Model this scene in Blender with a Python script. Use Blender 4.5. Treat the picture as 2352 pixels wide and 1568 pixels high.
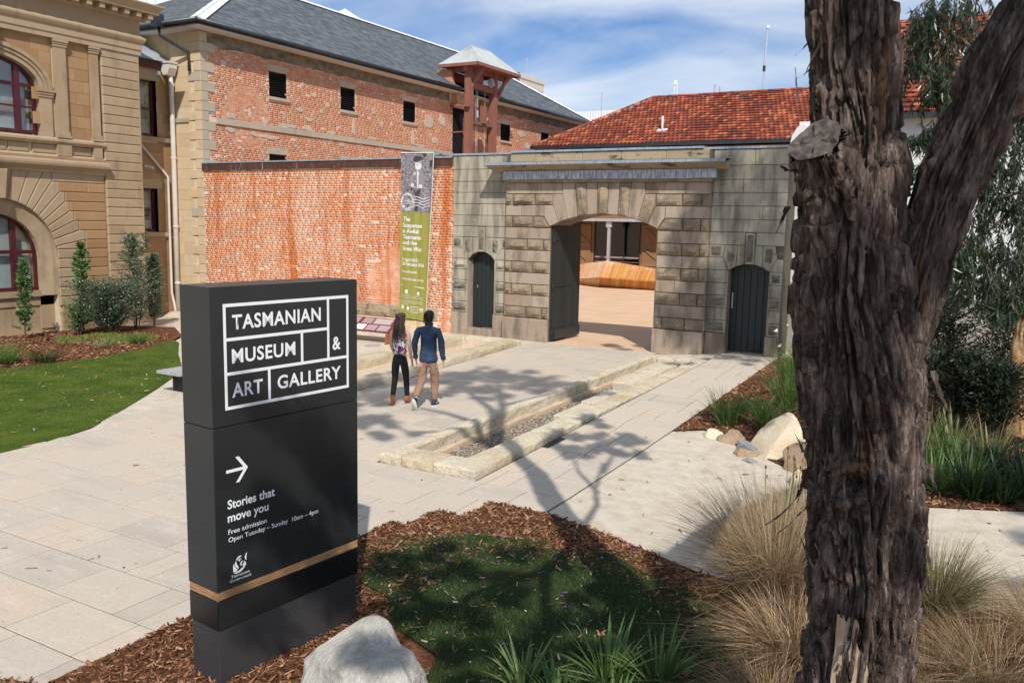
import bpy, bmesh, math, random
import numpy as np
from mathutils import Vector, Matrix, noise as mnoise

# ------------------------------------------------------------------ scene, camera, sky, sun, exposure
S = bpy.context.scene
COL = S.collection
for _o in list(bpy.data.objects):
    bpy.data.objects.remove(_o)
RAD = math.radians
# world axes: x runs along the gate wall (to the right), y away from the viewer through the gate, z up
A = RAD(-29.67)
cA, sA = math.cos(A), math.sin(A)
def turned(x, y, z):
    return Vector((x*cA + y*sA, -x*sA + y*cA, z))
PITCH, ROLL = RAD(7.84), RAD(1.17)
CAM = Vector((11.949, -20.975, 3.4))
_R = turned(1, 0, 0)
_F = turned(0, math.cos(PITCH), -math.sin(PITCH))
_U = turned(0, math.sin(PITCH), math.cos(PITCH))
_R2 = _R*math.cos(ROLL) + _U*math.sin(ROLL)
_U2 = -_R*math.sin(ROLL) + _U*math.cos(ROLL)
cam = bpy.data.cameras.new('camera')
cam.sensor_width = 36.0
cam.lens = 36.0*1970/2352
cam.clip_start = 0.05
cam.clip_end = 3000
cam_ob = bpy.data.objects.new('camera', cam)
COL.objects.link(cam_ob)
_m = Matrix((_R2, _U2, -_F)).transposed().to_4x4()
_m.translation = CAM
cam_ob.matrix_world = _m
S.camera = cam_ob

SUNL = Vector((-0.613, 0.81, -1.0)).normalized()          # the way the sunlight travels
SUN_EL = math.asin(-SUNL.z)
SUN_ROT = math.atan2(-SUNL.x, -SUNL.y)
sd = bpy.data.lights.new('sun', 'SUN')
sd.energy = 5.0
sd.angle = RAD(0.55)
sd.color = (1.0, 0.945, 0.87)
so = bpy.data.objects.new('sun', sd)
COL.objects.link(so)
so.rotation_euler = SUNL.to_track_quat('-Z', 'Y').to_euler()
so.location = (20, -30, 30)

W = bpy.data.worlds.new('World')
S.world = W
W.use_nodes = True
wn, wl = W.node_tree.nodes, W.node_tree.links
wn.clear()
w_out = wn.new('ShaderNodeOutputWorld')
w_bg = wn.new('ShaderNodeBackground')
sky = wn.new('ShaderNodeTexSky')
sky.sky_type = 'NISHITA'
sky.sun_disc = False
sky.sun_elevation = SUN_EL
sky.sun_rotation = SUN_ROT
sky.altitude = 20
sky.air_density = 1.0
sky.dust_density = 0.6
sky.ozone_density = 2.5
w_bg.inputs['Strength'].default_value = 0.05
tc = wn.new('ShaderNodeTexCoord')
mp = wn.new('ShaderNodeMapping')
mp.inputs['Rotation'].default_value = (0, 0, RAD(30))
mp.inputs['Scale'].default_value = (1.4, 2.2, 7.0)
nz = wn.new('ShaderNodeTexNoise')
nz.inputs['Scale'].default_value = 1.35
nz.inputs['Detail'].default_value = 9
nz.inputs['Roughness'].default_value = 0.52
nz.inputs['Distortion'].default_value = 0.5
rp = wn.new('ShaderNodeValToRGB')
rp.color_ramp.elements[0].position = 0.36
rp.color_ramp.elements[0].color = (0.0, 0.0, 0.0, 1)
rp.color_ramp.elements[1].position = 0.60
rp.color_ramp.elements[1].color = (0.88, 0.88, 0.88, 1)
tint = wn.new('ShaderNodeMix'); tint.data_type = 'RGBA'; tint.blend_type = 'MULTIPLY'
tint.inputs[0].default_value = 1.0
tint.inputs[7].default_value = (1.05, 1.62, 2.35, 1)
mx = wn.new('ShaderNodeMix'); mx.data_type = 'RGBA'
mx.inputs[7].default_value = (18.0, 19.5, 21.5, 1)
wl.new(tc.outputs['Generated'], mp.inputs['Vector'])
wl.new(mp.outputs['Vector'], nz.inputs['Vector'])
wl.new(nz.outputs['Fac'], rp.inputs['Fac'])
wl.new(rp.outputs['Color'], mx.inputs[0])
wl.new(sky.outputs['Color'], tint.inputs[6])
wl.new(tint.outputs[2], mx.inputs[6])
wl.new(mx.outputs[2], w_bg.inputs['Color'])
wl.new(w_bg.outputs['Background'], w_out.inputs['Surface'])

S.render.engine = 'CYCLES'
S.view_settings.view_transform = 'Standard'
S.view_settings.look = 'None'
S.view_settings.gamma = 1.0
S.view_settings.use_curve_mapping = False
S.view_settings.exposure = -0.12

rng = random.Random(7)
NR = np.random.default_rng(11)

# ------------------------------------------------------------------ materials
def ramp_node(n, cols):
    r = n.new('ShaderNodeValToRGB')
    e = r.color_ramp.elements
    while len(e) > 1:
        e.remove(e[-1])
    for i, (p, c) in enumerate(cols):
        el = e[0] if i == 0 else e.new(p)
        el.position = p
        el.color = (c[0], c[1], c[2], 1)
    return r
def even(*cs):
    k = len(cs)
    return [(i/max(1, k-1), c) for i, c in enumerate(cs)]
MATS = {}
def mat(name, cols, rough=0.85, isl=0.0, nscale=3.0, nst=(1, 1, 1), fine=0.25, fscale=40.0, layers=(), bump=0.0,
        bscale=30.0, bst=(1, 1, 1), spec=0.3, metal=0.0, seed=0.0, local=False, voro=False):
    """cols: colours spread by island/object random mixed with noise; layers: (colour, scale, stretch, lo, hi, strength)"""
    m = bpy.data.materials.new(name)
    m.use_nodes = True
    n, l = m.node_tree.nodes, m.node_tree.links
    n.clear()
    out = n.new('ShaderNodeOutputMaterial')
    b = n.new('ShaderNodeBsdfPrincipled')
    l.new(b.outputs[0], out.inputs[0])
    g = n.new('ShaderNodeNewGeometry')
    if local:
        t = n.new('ShaderNodeTexCoord'); pos = t.outputs['Object']
    else:
        pos = g.outputs['Position']
    def nz_(scale, st, det=4, off=0.0):
        mpn = n.new('ShaderNodeMapping')
        mpn.inputs['Scale'].default_value = (st[0], st[1], st[2])
        mpn.inputs['Location'].default_value = (seed+off, seed*1.7+off, off)
        l.new(pos, mpn.inputs['Vector'])
        t = n.new('ShaderNodeTexNoise')
        t.inputs['Scale'].default_value = scale
        t.inputs['Detail'].default_value = det
        t.inputs['Roughness'].default_value = 0.6
        l.new(mpn.outputs[0], t.inputs['Vector'])
        return t.outputs['Fac']
    if isinstance(cols, tuple):
        cols = [(0.0, cols)]
    r = ramp_node(n, cols)
    oi = n.new('ShaderNodeObjectInfo')
    ad = n.new('ShaderNodeMath'); ad.operation = 'ADD'
    l.new(oi.outputs['Random'], ad.inputs[0]); l.new(g.outputs['Random Per Island'], ad.inputs[1])
    fr = n.new('ShaderNodeMath'); fr.operation = 'FRACT'
    l.new(ad.outputs[0], fr.inputs[0])
    f1 = nz_(nscale, nst)
    st1 = n.new('ShaderNodeMapRange')
    st1.inputs['From Min'].default_value = 0.3; st1.inputs['From Max'].default_value = 0.7
    l.new(f1, st1.inputs['Value'])
    mx1 = n.new('ShaderNodeMix'); mx1.data_type = 'FLOAT'
    mx1.inputs[0].default_value = isl
    l.new(st1.outputs[0], mx1.inputs[2]); l.new(fr.outputs[0], mx1.inputs[3])
    l.new(mx1.outputs[0], r.inputs['Fac'])
    c = r.outputs['Color']
    for k, (lc, sc, st, lo, hi, am) in enumerate(layers):
        f = nz_(sc, st, 6, 3.1*(k+1))
        mr = n.new('ShaderNodeMapRange')
        mr.inputs['From Min'].default_value = lo; mr.inputs['From Max'].default_value = hi
        mr.inputs['To Max'].default_value = am
        l.new(f, mr.inputs['Value'])
        mm = n.new('ShaderNodeMix'); mm.data_type = 'RGBA'
        l.new(mr.outputs[0], mm.inputs[0]); l.new(c, mm.inputs[6])
        mm.inputs[7].default_value = (lc[0], lc[1], lc[2], 1)
        c = mm.outputs[2]
    if fine:
        f = nz_(fscale, bst, 5, 9.0)
        mr = n.new('ShaderNodeMapRange')
        mr.inputs['From Min'].default_value = 0.25; mr.inputs['From Max'].default_value = 0.75
        mr.inputs['To Min'].default_value = 1-fine; mr.inputs['To Max'].default_value = 1+fine
        l.new(f, mr.inputs['Value'])
        mm = n.new('ShaderNodeVectorMath'); mm.operation = 'SCALE'
        l.new(c, mm.inputs[0]); l.new(mr.outputs[0], mm.inputs['Scale'])
        c = mm.outputs[0]
    l.new(c, b.inputs['Base Color'])
    b.inputs['Roughness'].default_value = rough
    b.inputs['Specular IOR Level'].default_value = spec
    b.inputs['Metallic'].default_value = metal
    if bump:
        f = nz_(bscale, bst, 7, 5.0)
        bp = n.new('ShaderNodeBump')
        bp.inputs['Strength'].default_value = 1.0
        bp.inputs['Distance'].default_value = bump
        l.new(f, bp.inputs['Height'])
        l.new(bp.outputs[0], b.inputs['Normal'])
    MATS[name] = m
    return m

def leafmat(name, cols, rough=0.5, trans=0.35, spec=0.35):
    m = mat(name, cols, rough=rough, isl=0.85, nscale=1.5, fine=0.0, spec=spec)
    n, l = m.node_tree.nodes, m.node_tree.links
    b = [x for x in n if x.type == 'BSDF_PRINCIPLED'][0]
    out = [x for x in n if x.type == 'OUTPUT_MATERIAL'][0]
    src = b.inputs['Base Color'].links[0].from_socket
    t = n.new('ShaderNodeBsdfTranslucent')
    l.new(src, t.inputs[0])
    ms = n.new('ShaderNodeMixShader'); ms.inputs[0].default_value = trans
    l.new(b.outputs[0], ms.inputs[1]); l.new(t.outputs[0], ms.inputs[2])
    l.new(ms.outputs[0], out.inputs[0])
    return m

def glassmat(name, tint=(0.75, 0.82, 0.85), mixf=0.25):
    m = bpy.data.materials.new(name); m.use_nodes = True
    n, l = m.node_tree.nodes, m.node_tree.links
    n.clear()
    out = n.new('ShaderNodeOutputMaterial')
    tr = n.new('ShaderNodeBsdfTransparent'); tr.inputs[0].default_value = (*tint, 1)
    gl = n.new('ShaderNodeBsdfGlossy'); gl.inputs['Roughness'].default_value = 0.04
    gl.inputs['Color'].default_value = (0.9, 0.95, 1, 1)
    ms = n.new('ShaderNodeMixShader'); ms.inputs[0].default_value = mixf
    l.new(tr.outputs[0], ms.inputs[1]); l.new(gl.outputs[0], ms.inputs[2])
    l.new(ms.outputs[0], out.inputs[0])
    MATS[name] = m
    return m

# stone
SAND = [(0.0, (0.30, 0.215, 0.132)), (0.35, (0.35, 0.255, 0.158)), (0.7, (0.39, 0.295, 0.192)), (1.0, (0.31, 0.21, 0.115))]
mat('sandstone_ashlar', SAND, isl=0.7, nscale=1.2, fine=0.12, fscale=60, bump=0.003, bscale=60, bst=(1, 1, 3),
    layers=[((0.30, 0.19, 0.10), 3.0, (1, 1, 4), 0.55, 0.75, 0.35), ((0.16, 0.12, 0.085), 1.6, (1, 1.6, 0.5), 0.55, 0.72, 0.5)])
mat('sandstone_warm', [(0.0, (0.281, 0.164, 0.081)), (0.5, (0.34, 0.205, 0.104)), (1.0, (0.391, 0.246, 0.135))], isl=0.7, nscale=1.2,
    fine=0.15, fscale=50, bump=0.004, bscale=50, bst=(1, 1, 3), layers=[((0.55, 0.44, 0.3), 5.0, (1, 1, 3), 0.6, 0.75, 0.4)])
mat('stone_joint', (0.55, 0.45, 0.32), fine=0.2)
mat('dark_joint', (0.10, 0.085, 0.065), fine=0.2)
mat('gate_grey_stone', [(0.0, (0.34, 0.3, 0.23)), (0.5, (0.391, 0.35, 0.276)), (1.0, (0.443, 0.389, 0.299))], isl=0.55, nscale=0.9,
    fine=0.2, fscale=35, bump=0.006, bscale=45, layers=[((0.11, 0.10, 0.078), 1.6, (2.2, 1, 0.28), 0.45, 0.62, 0.72),
    ((0.48, 0.43, 0.33), 2.2, (1, 1, 2), 0.6, 0.72, 0.5), ((0.05, 0.05, 0.045), 9.0, (1, 1, 1), 0.63, 0.72, 0.6)])
mat('gate_rock_stone', [(0.0, (0.221, 0.166, 0.111)), (0.5, (0.297, 0.228, 0.157)), (1.0, (0.365, 0.278, 0.187))], isl=0.6, nscale=1.4,
    fine=0.35, fscale=25, bump=0.02, bscale=22, layers=[((0.09, 0.08, 0.062), 2.2, (1, 1, 0.8), 0.47, 0.64, 0.5),
    ((0.50, 0.40, 0.28), 4.0, (1, 1, 2), 0.6, 0.74, 0.5)])
mat('gate_pink_stone', [(0.0, (0.27, 0.20, 0.145)), (0.5, (0.368, 0.288, 0.221)), (1.0, (0.386, 0.32, 0.253))], isl=0.6, nscale=1.0,
    fine=0.2, fscale=35, bump=0.005, bscale=45, layers=[((0.12, 0.10, 0.07), 1.8, (2.0, 1, 0.5), 0.47, 0.64, 0.7)])
mat('gate_dark_patch', [(0.0, (0.09, 0.08, 0.062)), (1.0, (0.30, 0.265, 0.21))], isl=0.2, nscale=6, fine=0.4, fscale=40, bump=0.02, bscale=35)
mat('parapet_stone', [(0.0, (0.295, 0.227, 0.142)), (1.0, (0.394, 0.311, 0.209))], isl=0.4, nscale=2, fine=0.2, fscale=25, bump=0.008, bscale=30,
    layers=[((0.04, 0.04, 0.03), 2.2, (1, 1, 2.5), 0.56, 0.66, 0.85)])
mat('warehouse_stone', [(0.0, (0.36, 0.32, 0.25)), (0.5, (0.44, 0.38, 0.29)), (1.0, (0.40, 0.33, 0.235))], isl=0.6, nscale=2.0,
    fine=0.2, fscale=30, bump=0.008, bscale=35, layers=[((0.18, 0.15, 0.11), 3.0, (1, 1, 1), 0.6, 0.75, 0.5)])
mat('cream_stone', [(0.0, (0.50, 0.37, 0.22)), (0.5, (0.58, 0.44, 0.28)), (1.0, (0.60, 0.49, 0.34))], isl=0.5, nscale=1.4,
    fine=0.2, fscale=25, bump=0.006, bscale=30, layers=[((0.30, 0.25, 0.18), 2.6, (1, 1, 0.8), 0.58, 0.74, 0.5)])
# brick
mat('wall_brick', [(0.0, (0.44, 0.146, 0.0578)), (0.15, (0.56, 0.20, 0.085)), (0.4, (0.62, 0.25, 0.12)), (0.75, (0.66, 0.31, 0.17)), (0.95, (0.64, 0.40, 0.27)), (0.985, (0.20, 0.13, 0.11)), (1.0, (0.38, 0.32, 0.28))],
    isl=0.75, nscale=1.2, fine=0.18, fscale=60, bump=0.001, bscale=90, rough=0.92, spec=0.15,
    layers=[((0.74, 0.50, 0.38), 1.1, (1, 1, 0.8), 0.45, 0.66, 0.50), ((0.74, 0.64, 0.57), 4.5, (1, 1, 1.5), 0.56, 0.63, 0.6),
            ((0.50, 0.13, 0.03), 0.95, (2.2, 1, 0.16), 0.52, 0.60, 0.85), ((0.16, 0.08, 0.05), 3.5, (2.0, 1, 0.8), 0.66, 0.72, 0.6)])
mat('wall_mortar', [(0.0, (0.70, 0.50, 0.37)), (1.0, (0.78, 0.62, 0.50))], nscale=3, fine=0.2, bump=0.005,
    layers=[((0.56, 0.19, 0.06), 0.95, (2.2, 1, 0.16), 0.52, 0.60, 0.85)])
mat('warehouse_brick', [(0.0, (0.20, 0.09, 0.06)), (0.04, (0.42, 0.155, 0.08)), (0.45, (0.53, 0.215, 0.115)), (0.8, (0.57, 0.29, 0.18)), (0.97, (0.58, 0.38, 0.28)), (1.0, (0.15, 0.12, 0.10))],
    isl=0.7, nscale=1.2, fine=0.15, fscale=60, bump=0.001, bscale=90, rough=0.92, spec=0.15,
    layers=[((0.62, 0.50, 0.40), 1.6, (1, 1, 1.2), 0.57, 0.72, 0.6), ((0.66, 0.54, 0.44), 6.0, (1, 1, 1.6), 0.60, 0.67, 0.8),
            ((0.12, 0.11, 0.09), 0.9, (1, 0.7, 3.0), 0.60, 0.75, 0.3)])
mat('warehouse_mortar', [(0.0, (0.58, 0.41, 0.30)), (1.0, (0.70, 0.54, 0.42))], nscale=3, fine=0.2)
mat('old_plaster', [(0.0, (0.42, 0.33, 0.25)), (1.0, (0.60, 0.49, 0.38))], isl=0.4, nscale=6, fine=0.25, bump=0.01, bscale=25)
mat('soot_render', [(0.0, (0.09, 0.075, 0.055)), (1.0, (0.26, 0.21, 0.15))], nscale=3, nst=(1, 1, 2), fine=0.3, bump=0.01, bscale=20,
    layers=[((0.34, 0.22, 0.14), 2.2, (1, 1, 1), 0.62, 0.7, 0.7)])
# roofs and metal
mat('slate', [(0.0, (0.065, 0.075, 0.085)), (0.35, (0.10, 0.115, 0.13)), (0.7, (0.14, 0.155, 0.17)), (0.93, (0.19, 0.20, 0.205)), (1.0, (0.30, 0.30, 0.28))],
    isl=0.75, nscale=1.3, fine=0.2, fscale=30, rough=0.6, spec=0.35, layers=[((0.24, 0.24, 0.21), 0.8, (1, 1, 1), 0.52, 0.72, 0.35)])
mat('white_flashing', [(0.0, (0.62, 0.66, 0.68)), (1.0, (0.78, 0.80, 0.80))], nscale=4, fine=0.1, rough=0.45)
mat('terracotta_tile', [(0.0, (0.101, 0.032, 0.022)), (0.35, (0.20, 0.045, 0.026)), (0.7, (0.30, 0.07, 0.035)), (0.88, (0.46, 0.15, 0.065)), (1.0, (0.10, 0.035, 0.03))],
    isl=0.8, nscale=1.5, fine=0.2, fscale=25, rough=0.75, layers=[((0.13, 0.05, 0.04), 1.4, (1, 1, 1), 0.55, 0.7, 0.5)])
mat('lead_cap', [(0.0, (0.19, 0.235, 0.29)), (0.5, (0.28, 0.33, 0.385)), (1.0, (0.38, 0.42, 0.46))], nscale=3, nst=(6, 6, 1), fine=0.3, fscale=10,
    bst=(8, 8, 0.6), rough=0.5, metal=0.15)
mat('lead_stained', [(0.0, (0.16, 0.18, 0.26)), (0.4, (0.30, 0.34, 0.43)), (0.7, (0.50, 0.52, 0.56)), (1.0, (0.70, 0.68, 0.68))], nscale=5, nst=(4, 4, 0.8), fine=0.2,
    fscale=14, bst=(6, 6, 0.7), rough=0.5, metal=0.1, layers=[((0.20, 0.10, 0.12), 6, (5, 5, 0.8), 0.6, 0.7, 0.5)])
mat('rusty_capping', [(0.0, (0.055, 0.026, 0.018)), (1.0, (0.12, 0.055, 0.038))], nscale=3, nst=(3, 1, 1), fine=0.25, rough=0.6,
    layers=[((0.55, 0.55, 0.55), 9.0, (3.2, 1, 0.12), 0.64, 0.70, 0.8)])
mat('black_gutter', [(0.0, (0.018, 0.022, 0.026)), (1.0, (0.035, 0.04, 0.045))], nscale=3, rough=0.35, fine=0.1, spec=0.5)
mat('white_soffit', (0.62, 0.58, 0.52), fine=0.1, rough=0.7)
mat('louvre_black', (0.012, 0.013, 0.015), rough=0.5, fine=0.1)
mat('black_void', (0.006, 0.006, 0.007), rough=0.9, fine=0)
mat('hoist_timber', [(0.0, (0.208, 0.0808, 0.057)), (1.0, (0.288, 0.123, 0.0902))], nscale=3, nst=(3, 3, 0.5), fine=0.2, rough=0.7)
mat('old_timber', [(0.0, (0.10, 0.065, 0.05)), (1.0, (0.22, 0.155, 0.12))], nscale=5, nst=(3, 3, 0.5), fine=0.3, rough=0.8)
mat('pale_metal_roof', [(0.0, (0.364, 0.399, 0.385)), (1.0, (0.462, 0.49, 0.476))], nscale=2, fine=0.08, rough=0.45)
mat('corrugated_grey', [(0.0, (0.33, 0.36, 0.40)), (1.0, (0.45, 0.48, 0.52))], nscale=3, fine=0.15, rough=0.4, metal=0.3)
mat('cream_pipe', [(0.0, (0.55, 0.50, 0.44)), (1.0, (0.66, 0.62, 0.56))], nscale=3, fine=0.1, rough=0.5)
mat('maroon_paint', [(0.0, (0.055, 0.007, 0.012)), (1.0, (0.085, 0.012, 0.02))], nscale=3, fine=0.1, rough=0.35, spec=0.45)
mat('dark_red_fascia', (0.10, 0.03, 0.03), fine=0.1, rough=0.5)
mat('blind', [(0.0, (0.62, 0.66, 0.66)), (1.0, (0.76, 0.78, 0.77))], isl=0.6, fine=0.05, rough=0.6)
mat('room_dark', (0.035, 0.04, 0.045), fine=0.1)
glassmat('window_glass', (0.86, 0.9, 0.9), 0.13)
glassmat('gallery_glass', (0.16, 0.18, 0.18), 0.06)
glassmat('skylight_glass', (0.2, 0.28, 0.33), 0.5)
mat('door_green_black', [(0.0, (0.014, 0.019, 0.020)), (1.0, (0.026, 0.034, 0.034))], isl=0.5, nscale=4, nst=(4, 4, 0.5), fine=0.2, rough=0.45, bump=0.002, bst=(4, 4, 0.3), spec=0.4)
mat('galv_metal', [(0.0, (0.45, 0.47, 0.50)), (1.0, (0.6, 0.62, 0.66))], nscale=3, fine=0.1, rough=0.4, metal=0.5)
# sign
mat('sign_charcoal', [(0.0, (0.017, 0.019, 0.020)), (1.0, (0.022, 0.024, 0.025))], nscale=2, fine=0.05, rough=0.30, spec=0.4, bump=0.0004, bscale=400)
mat('sign_plinth', [(0.0, (0.036, 0.036, 0.038)), (1.0, (0.046, 0.046, 0.047))], nscale=2, fine=0.08, rough=0.42, spec=0.45)
mat('sign_black', (0.006, 0.006, 0.008), fine=0.05, rough=0.3, spec=0.5)
mat('sign_white', (0.80, 0.82, 0.84), fine=0.0, rough=0.5)
mat('oak_strip', [(0.0, (0.20, 0.095, 0.04)), (0.5, (0.36, 0.19, 0.085)), (1.0, (0.45, 0.29, 0.16))], nscale=9, nst=(0.8, 0.8, 14), fine=0.3, fscale=60, bst=(1, 1, 12), rough=0.6)
# ground
mat('paving_slab', [(0.0, (0.391, 0.346, 0.282)), (0.3, (0.484, 0.425, 0.352)), (0.6, (0.521, 0.449, 0.362)), (0.85, (0.539, 0.439, 0.338)), (1.0, (0.409, 0.383, 0.338))], isl=0.65, nscale=1.3, nst=(0.5, 2.5, 1),
    fine=0.10, fscale=18, bst=(1, 3, 1), bump=0.0015, bscale=60, rough=0.8, spec=0.2, layers=[((0.36, 0.33, 0.29), 2.5, (1, 2.5, 1), 0.6, 0.8, 0.3), ((0.62, 0.55, 0.46), 1.7, (1.5, 4, 1), 0.57, 0.75, 0.5)])
mat('paving_bed', (0.07, 0.06, 0.05), fine=0.3, fscale=60)
mat('bluestone_slab', [(0.0, (0.27, 0.29, 0.31)), (1.0, (0.36, 0.38, 0.39))], isl=0.6, fine=0.15, bump=0.002)
mat('sandy_gravel', [(0.0, (0.47, 0.40, 0.31)), (0.5, (0.56, 0.49, 0.395)), (1.0, (0.61, 0.545, 0.45))], nscale=4, fine=0.3, fscale=120, bump=0.006, bscale=160, rough=0.95, spec=0.1,
    layers=[((0.36, 0.29, 0.20), 1.3, (1, 1, 1), 0.58, 0.75, 0.4)])
mat('courtyard_sand', [(0.0, (0.57, 0.39, 0.25)), (1.0, (0.66, 0.46, 0.31))], nscale=1.0, fine=0.1, fscale=80, bump=0.003, bscale=150, rough=0.95, spec=0.1)
mat('mulch_bed', [(0.0, (0.055, 0.025, 0.014)), (0.5, (0.14, 0.06, 0.03)), (1.0, (0.26, 0.13, 0.075))], nscale=14, fine=0.5, fscale=60, bump=0.03, bscale=45, rough=0.95, spec=0.1)
mat('mulch_chip', [(0.0, (0.0396, 0.0172, 0.0103)), (0.4, (0.141, 0.0602, 0.0301)), (0.7, (0.299, 0.138, 0.0688)), (0.92, (0.405, 0.232, 0.138)), (1.0, (0.528, 0.396, 0.292))], isl=0.95, fine=0.2, rough=0.9, spec=0.1)
mat('leaf_litter', [(0.0, (0.12, 0.07, 0.045)), (0.5, (0.28, 0.18, 0.12)), (0.85, (0.42, 0.32, 0.24)), (1.0, (0.58, 0.50, 0.42))], isl=0.95, fine=0.1, rough=0.8)
mat('dry_leaf', [(0.0, (0.24, 0.10, 0.05)), (1.0, (0.44, 0.23, 0.13))], isl=0.9, fine=0.15, rough=0.7)
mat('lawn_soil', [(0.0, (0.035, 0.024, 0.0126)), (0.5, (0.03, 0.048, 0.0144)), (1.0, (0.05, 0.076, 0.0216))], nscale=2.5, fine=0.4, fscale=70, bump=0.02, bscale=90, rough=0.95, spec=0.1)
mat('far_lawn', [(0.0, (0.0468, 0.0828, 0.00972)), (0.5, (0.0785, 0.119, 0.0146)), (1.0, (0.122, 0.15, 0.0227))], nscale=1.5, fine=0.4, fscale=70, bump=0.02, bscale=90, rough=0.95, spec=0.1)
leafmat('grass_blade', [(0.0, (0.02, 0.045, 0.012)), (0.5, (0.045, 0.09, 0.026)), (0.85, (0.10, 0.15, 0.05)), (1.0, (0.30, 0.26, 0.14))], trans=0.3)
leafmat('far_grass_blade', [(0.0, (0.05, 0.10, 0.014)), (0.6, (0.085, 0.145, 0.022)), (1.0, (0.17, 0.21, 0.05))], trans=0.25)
leafmat('lime_ground_cover', [(0.0, (0.12, 0.19, 0.03)), (1.0, (0.24, 0.30, 0.07))], trans=0.3)
leafmat('eucalypt_leaf', [(0.0, (0.015, 0.028, 0.014)), (0.6, (0.035, 0.055, 0.028)), (0.9, (0.07, 0.095, 0.055)), (1.0, (0.14, 0.16, 0.11))], rough=0.32, trans=0.2, spec=0.5)
leafmat('olive_leaf', [(0.0, (0.035, 0.042, 0.016)), (1.0, (0.10, 0.11, 0.05))], rough=0.45, trans=0.3, spec=0.4)
leafmat('shrub_leaf', [(0.0, (0.04, 0.10, 0.025)), (0.6, (0.10, 0.20, 0.055)), (1.0, (0.22, 0.30, 0.11))], trans=0.25)
leafmat('grey_green_leaf', [(0.0, (0.05, 0.09, 0.05)), (0.6, (0.11, 0.17, 0.10)), (1.0, (0.22, 0.27, 0.18))], trans=0.2)
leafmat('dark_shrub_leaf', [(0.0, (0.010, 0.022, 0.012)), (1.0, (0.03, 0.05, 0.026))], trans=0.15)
leafmat('strap_leaf', [(0.0, (0.05, 0.10, 0.025)), (0.6, (0.11, 0.19, 0.05)), (1.0, (0.20, 0.29, 0.10))], rough=0.42, trans=0.3, spec=0.45)
leafmat('strap_leaf_dark', [(0.0, (0.02, 0.045, 0.012)), (1.0, (0.05, 0.09, 0.025))], rough=0.42, trans=0.25, spec=0.45)
leafmat('rush_leaf', [(0.0, (0.055, 0.12, 0.02)), (0.6, (0.10, 0.20, 0.04)), (0.9, (0.20, 0.24, 0.07)), (1.0, (0.38, 0.30, 0.16))], trans=0.35)
leafmat('straw', [(0.0, (0.13, 0.08, 0.04)), (0.35, (0.42, 0.29, 0.16)), (0.8, (0.62, 0.49, 0.32)), (1.0, (0.75, 0.64, 0.48))], trans=0.4, spec=0.2)
leafmat('straw_green', [(0.0, (0.07, 0.08, 0.025)), (0.5, (0.20, 0.19, 0.08)), (1.0, (0.52, 0.43, 0.26))], trans=0.35, spec=0.2)
leafmat('straw_brown', [(0.0, (0.06, 0.03, 0.018)), (0.5, (0.26, 0.15, 0.08)), (1.0, (0.56, 0.41, 0.25))], trans=0.35, spec=0.2)
mat('purple_petal', (0.32, 0.05, 0.55), rough=0.5, fine=0)
mat('white_petal', (0.75, 0.75, 0.70), rough=0.5, fine=0)
# bark, rocks
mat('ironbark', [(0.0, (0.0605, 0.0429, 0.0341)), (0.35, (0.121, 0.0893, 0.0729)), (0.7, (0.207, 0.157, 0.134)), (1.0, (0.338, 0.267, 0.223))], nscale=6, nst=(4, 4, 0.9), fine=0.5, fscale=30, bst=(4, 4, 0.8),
    bump=0.035, bscale=22, rough=0.95, spec=0.15, layers=[((0.03, 0.024, 0.02), 5.0, (4, 4, 0.9), 0.50, 0.58, 0.7), ((0.26, 0.13, 0.06), 2.5, (3, 3, 0.7), 0.60, 0.70, 0.6), ((0.40, 0.33, 0.27), 6.0, (4, 4, 0.5), 0.62, 0.72, 0.4)])  # darkest layer paints the shade of bark cracks into the colour
mat('bare_wood', [(0.0, (0.34, 0.24, 0.16)), (1.0, (0.50, 0.38, 0.27))], nscale=6, nst=(5, 5, 0.5), fine=0.25, fscale=40, bst=(4, 4, 0.4), bump=0.006, bscale=26, rough=0.85)
mat('cut_wood', [(0.0, (0.078, 0.06, 0.0527)), (1.0, (0.162, 0.135, 0.118))], nscale=5, fine=0.4, fscale=30, bump=0.012, bscale=30, rough=0.9, layers=[((0.035, 0.028, 0.024), 14, (1, 1, 1), 0.48, 0.60, 0.75), ((0.25, 0.21, 0.17), 9, (1, 1, 1), 0.62, 0.7, 0.5)])
mat('orange_bark', [(0.0, (0.24, 0.12, 0.05)), (0.6, (0.42, 0.25, 0.12)), (1.0, (0.52, 0.36, 0.21))], nscale=4, nst=(2, 2, 0.8), fine=0.3, fscale=20, bump=0.03, bscale=14, rough=0.9,
    layers=[((0.07, 0.045, 0.03), 5, (3, 3, 0.8), 0.58, 0.66, 0.8)])
mat('twig', (0.10, 0.07, 0.05), rough=0.9)
mat('grey_boulder', [(0.0, (0.36, 0.34, 0.30)), (0.5, (0.48, 0.455, 0.40)), (1.0, (0.58, 0.545, 0.47))], nscale=2.5, fine=0.25, fscale=30, bump=0.018, bscale=25, bst=(3, 0.6, 1), rough=0.85,
    layers=[((0.20, 0.18, 0.15), 3.0, (1, 1, 5), 0.6, 0.72, 0.5), ((0.62, 0.60, 0.55), 24, (3.5, 0.5, 1), 0.58, 0.68, 0.4)])
mat('cream_boulder', [(0.0, (0.52, 0.42, 0.28)), (1.0, (0.68, 0.59, 0.44))], nscale=3, fine=0.15, fscale=30, bump=0.01, bscale=30, rough=0.85, isl=0.0,
    layers=[((0.40, 0.27, 0.14), 3.0, (1, 1, 3), 0.58, 0.7, 0.5)])
mat('brown_boulder', [(0.0, (0.252, 0.171, 0.104)), (1.0, (0.405, 0.297, 0.199))], nscale=3, fine=0.2, fscale=30, bump=0.012, bscale=30, rough=0.85)
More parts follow.
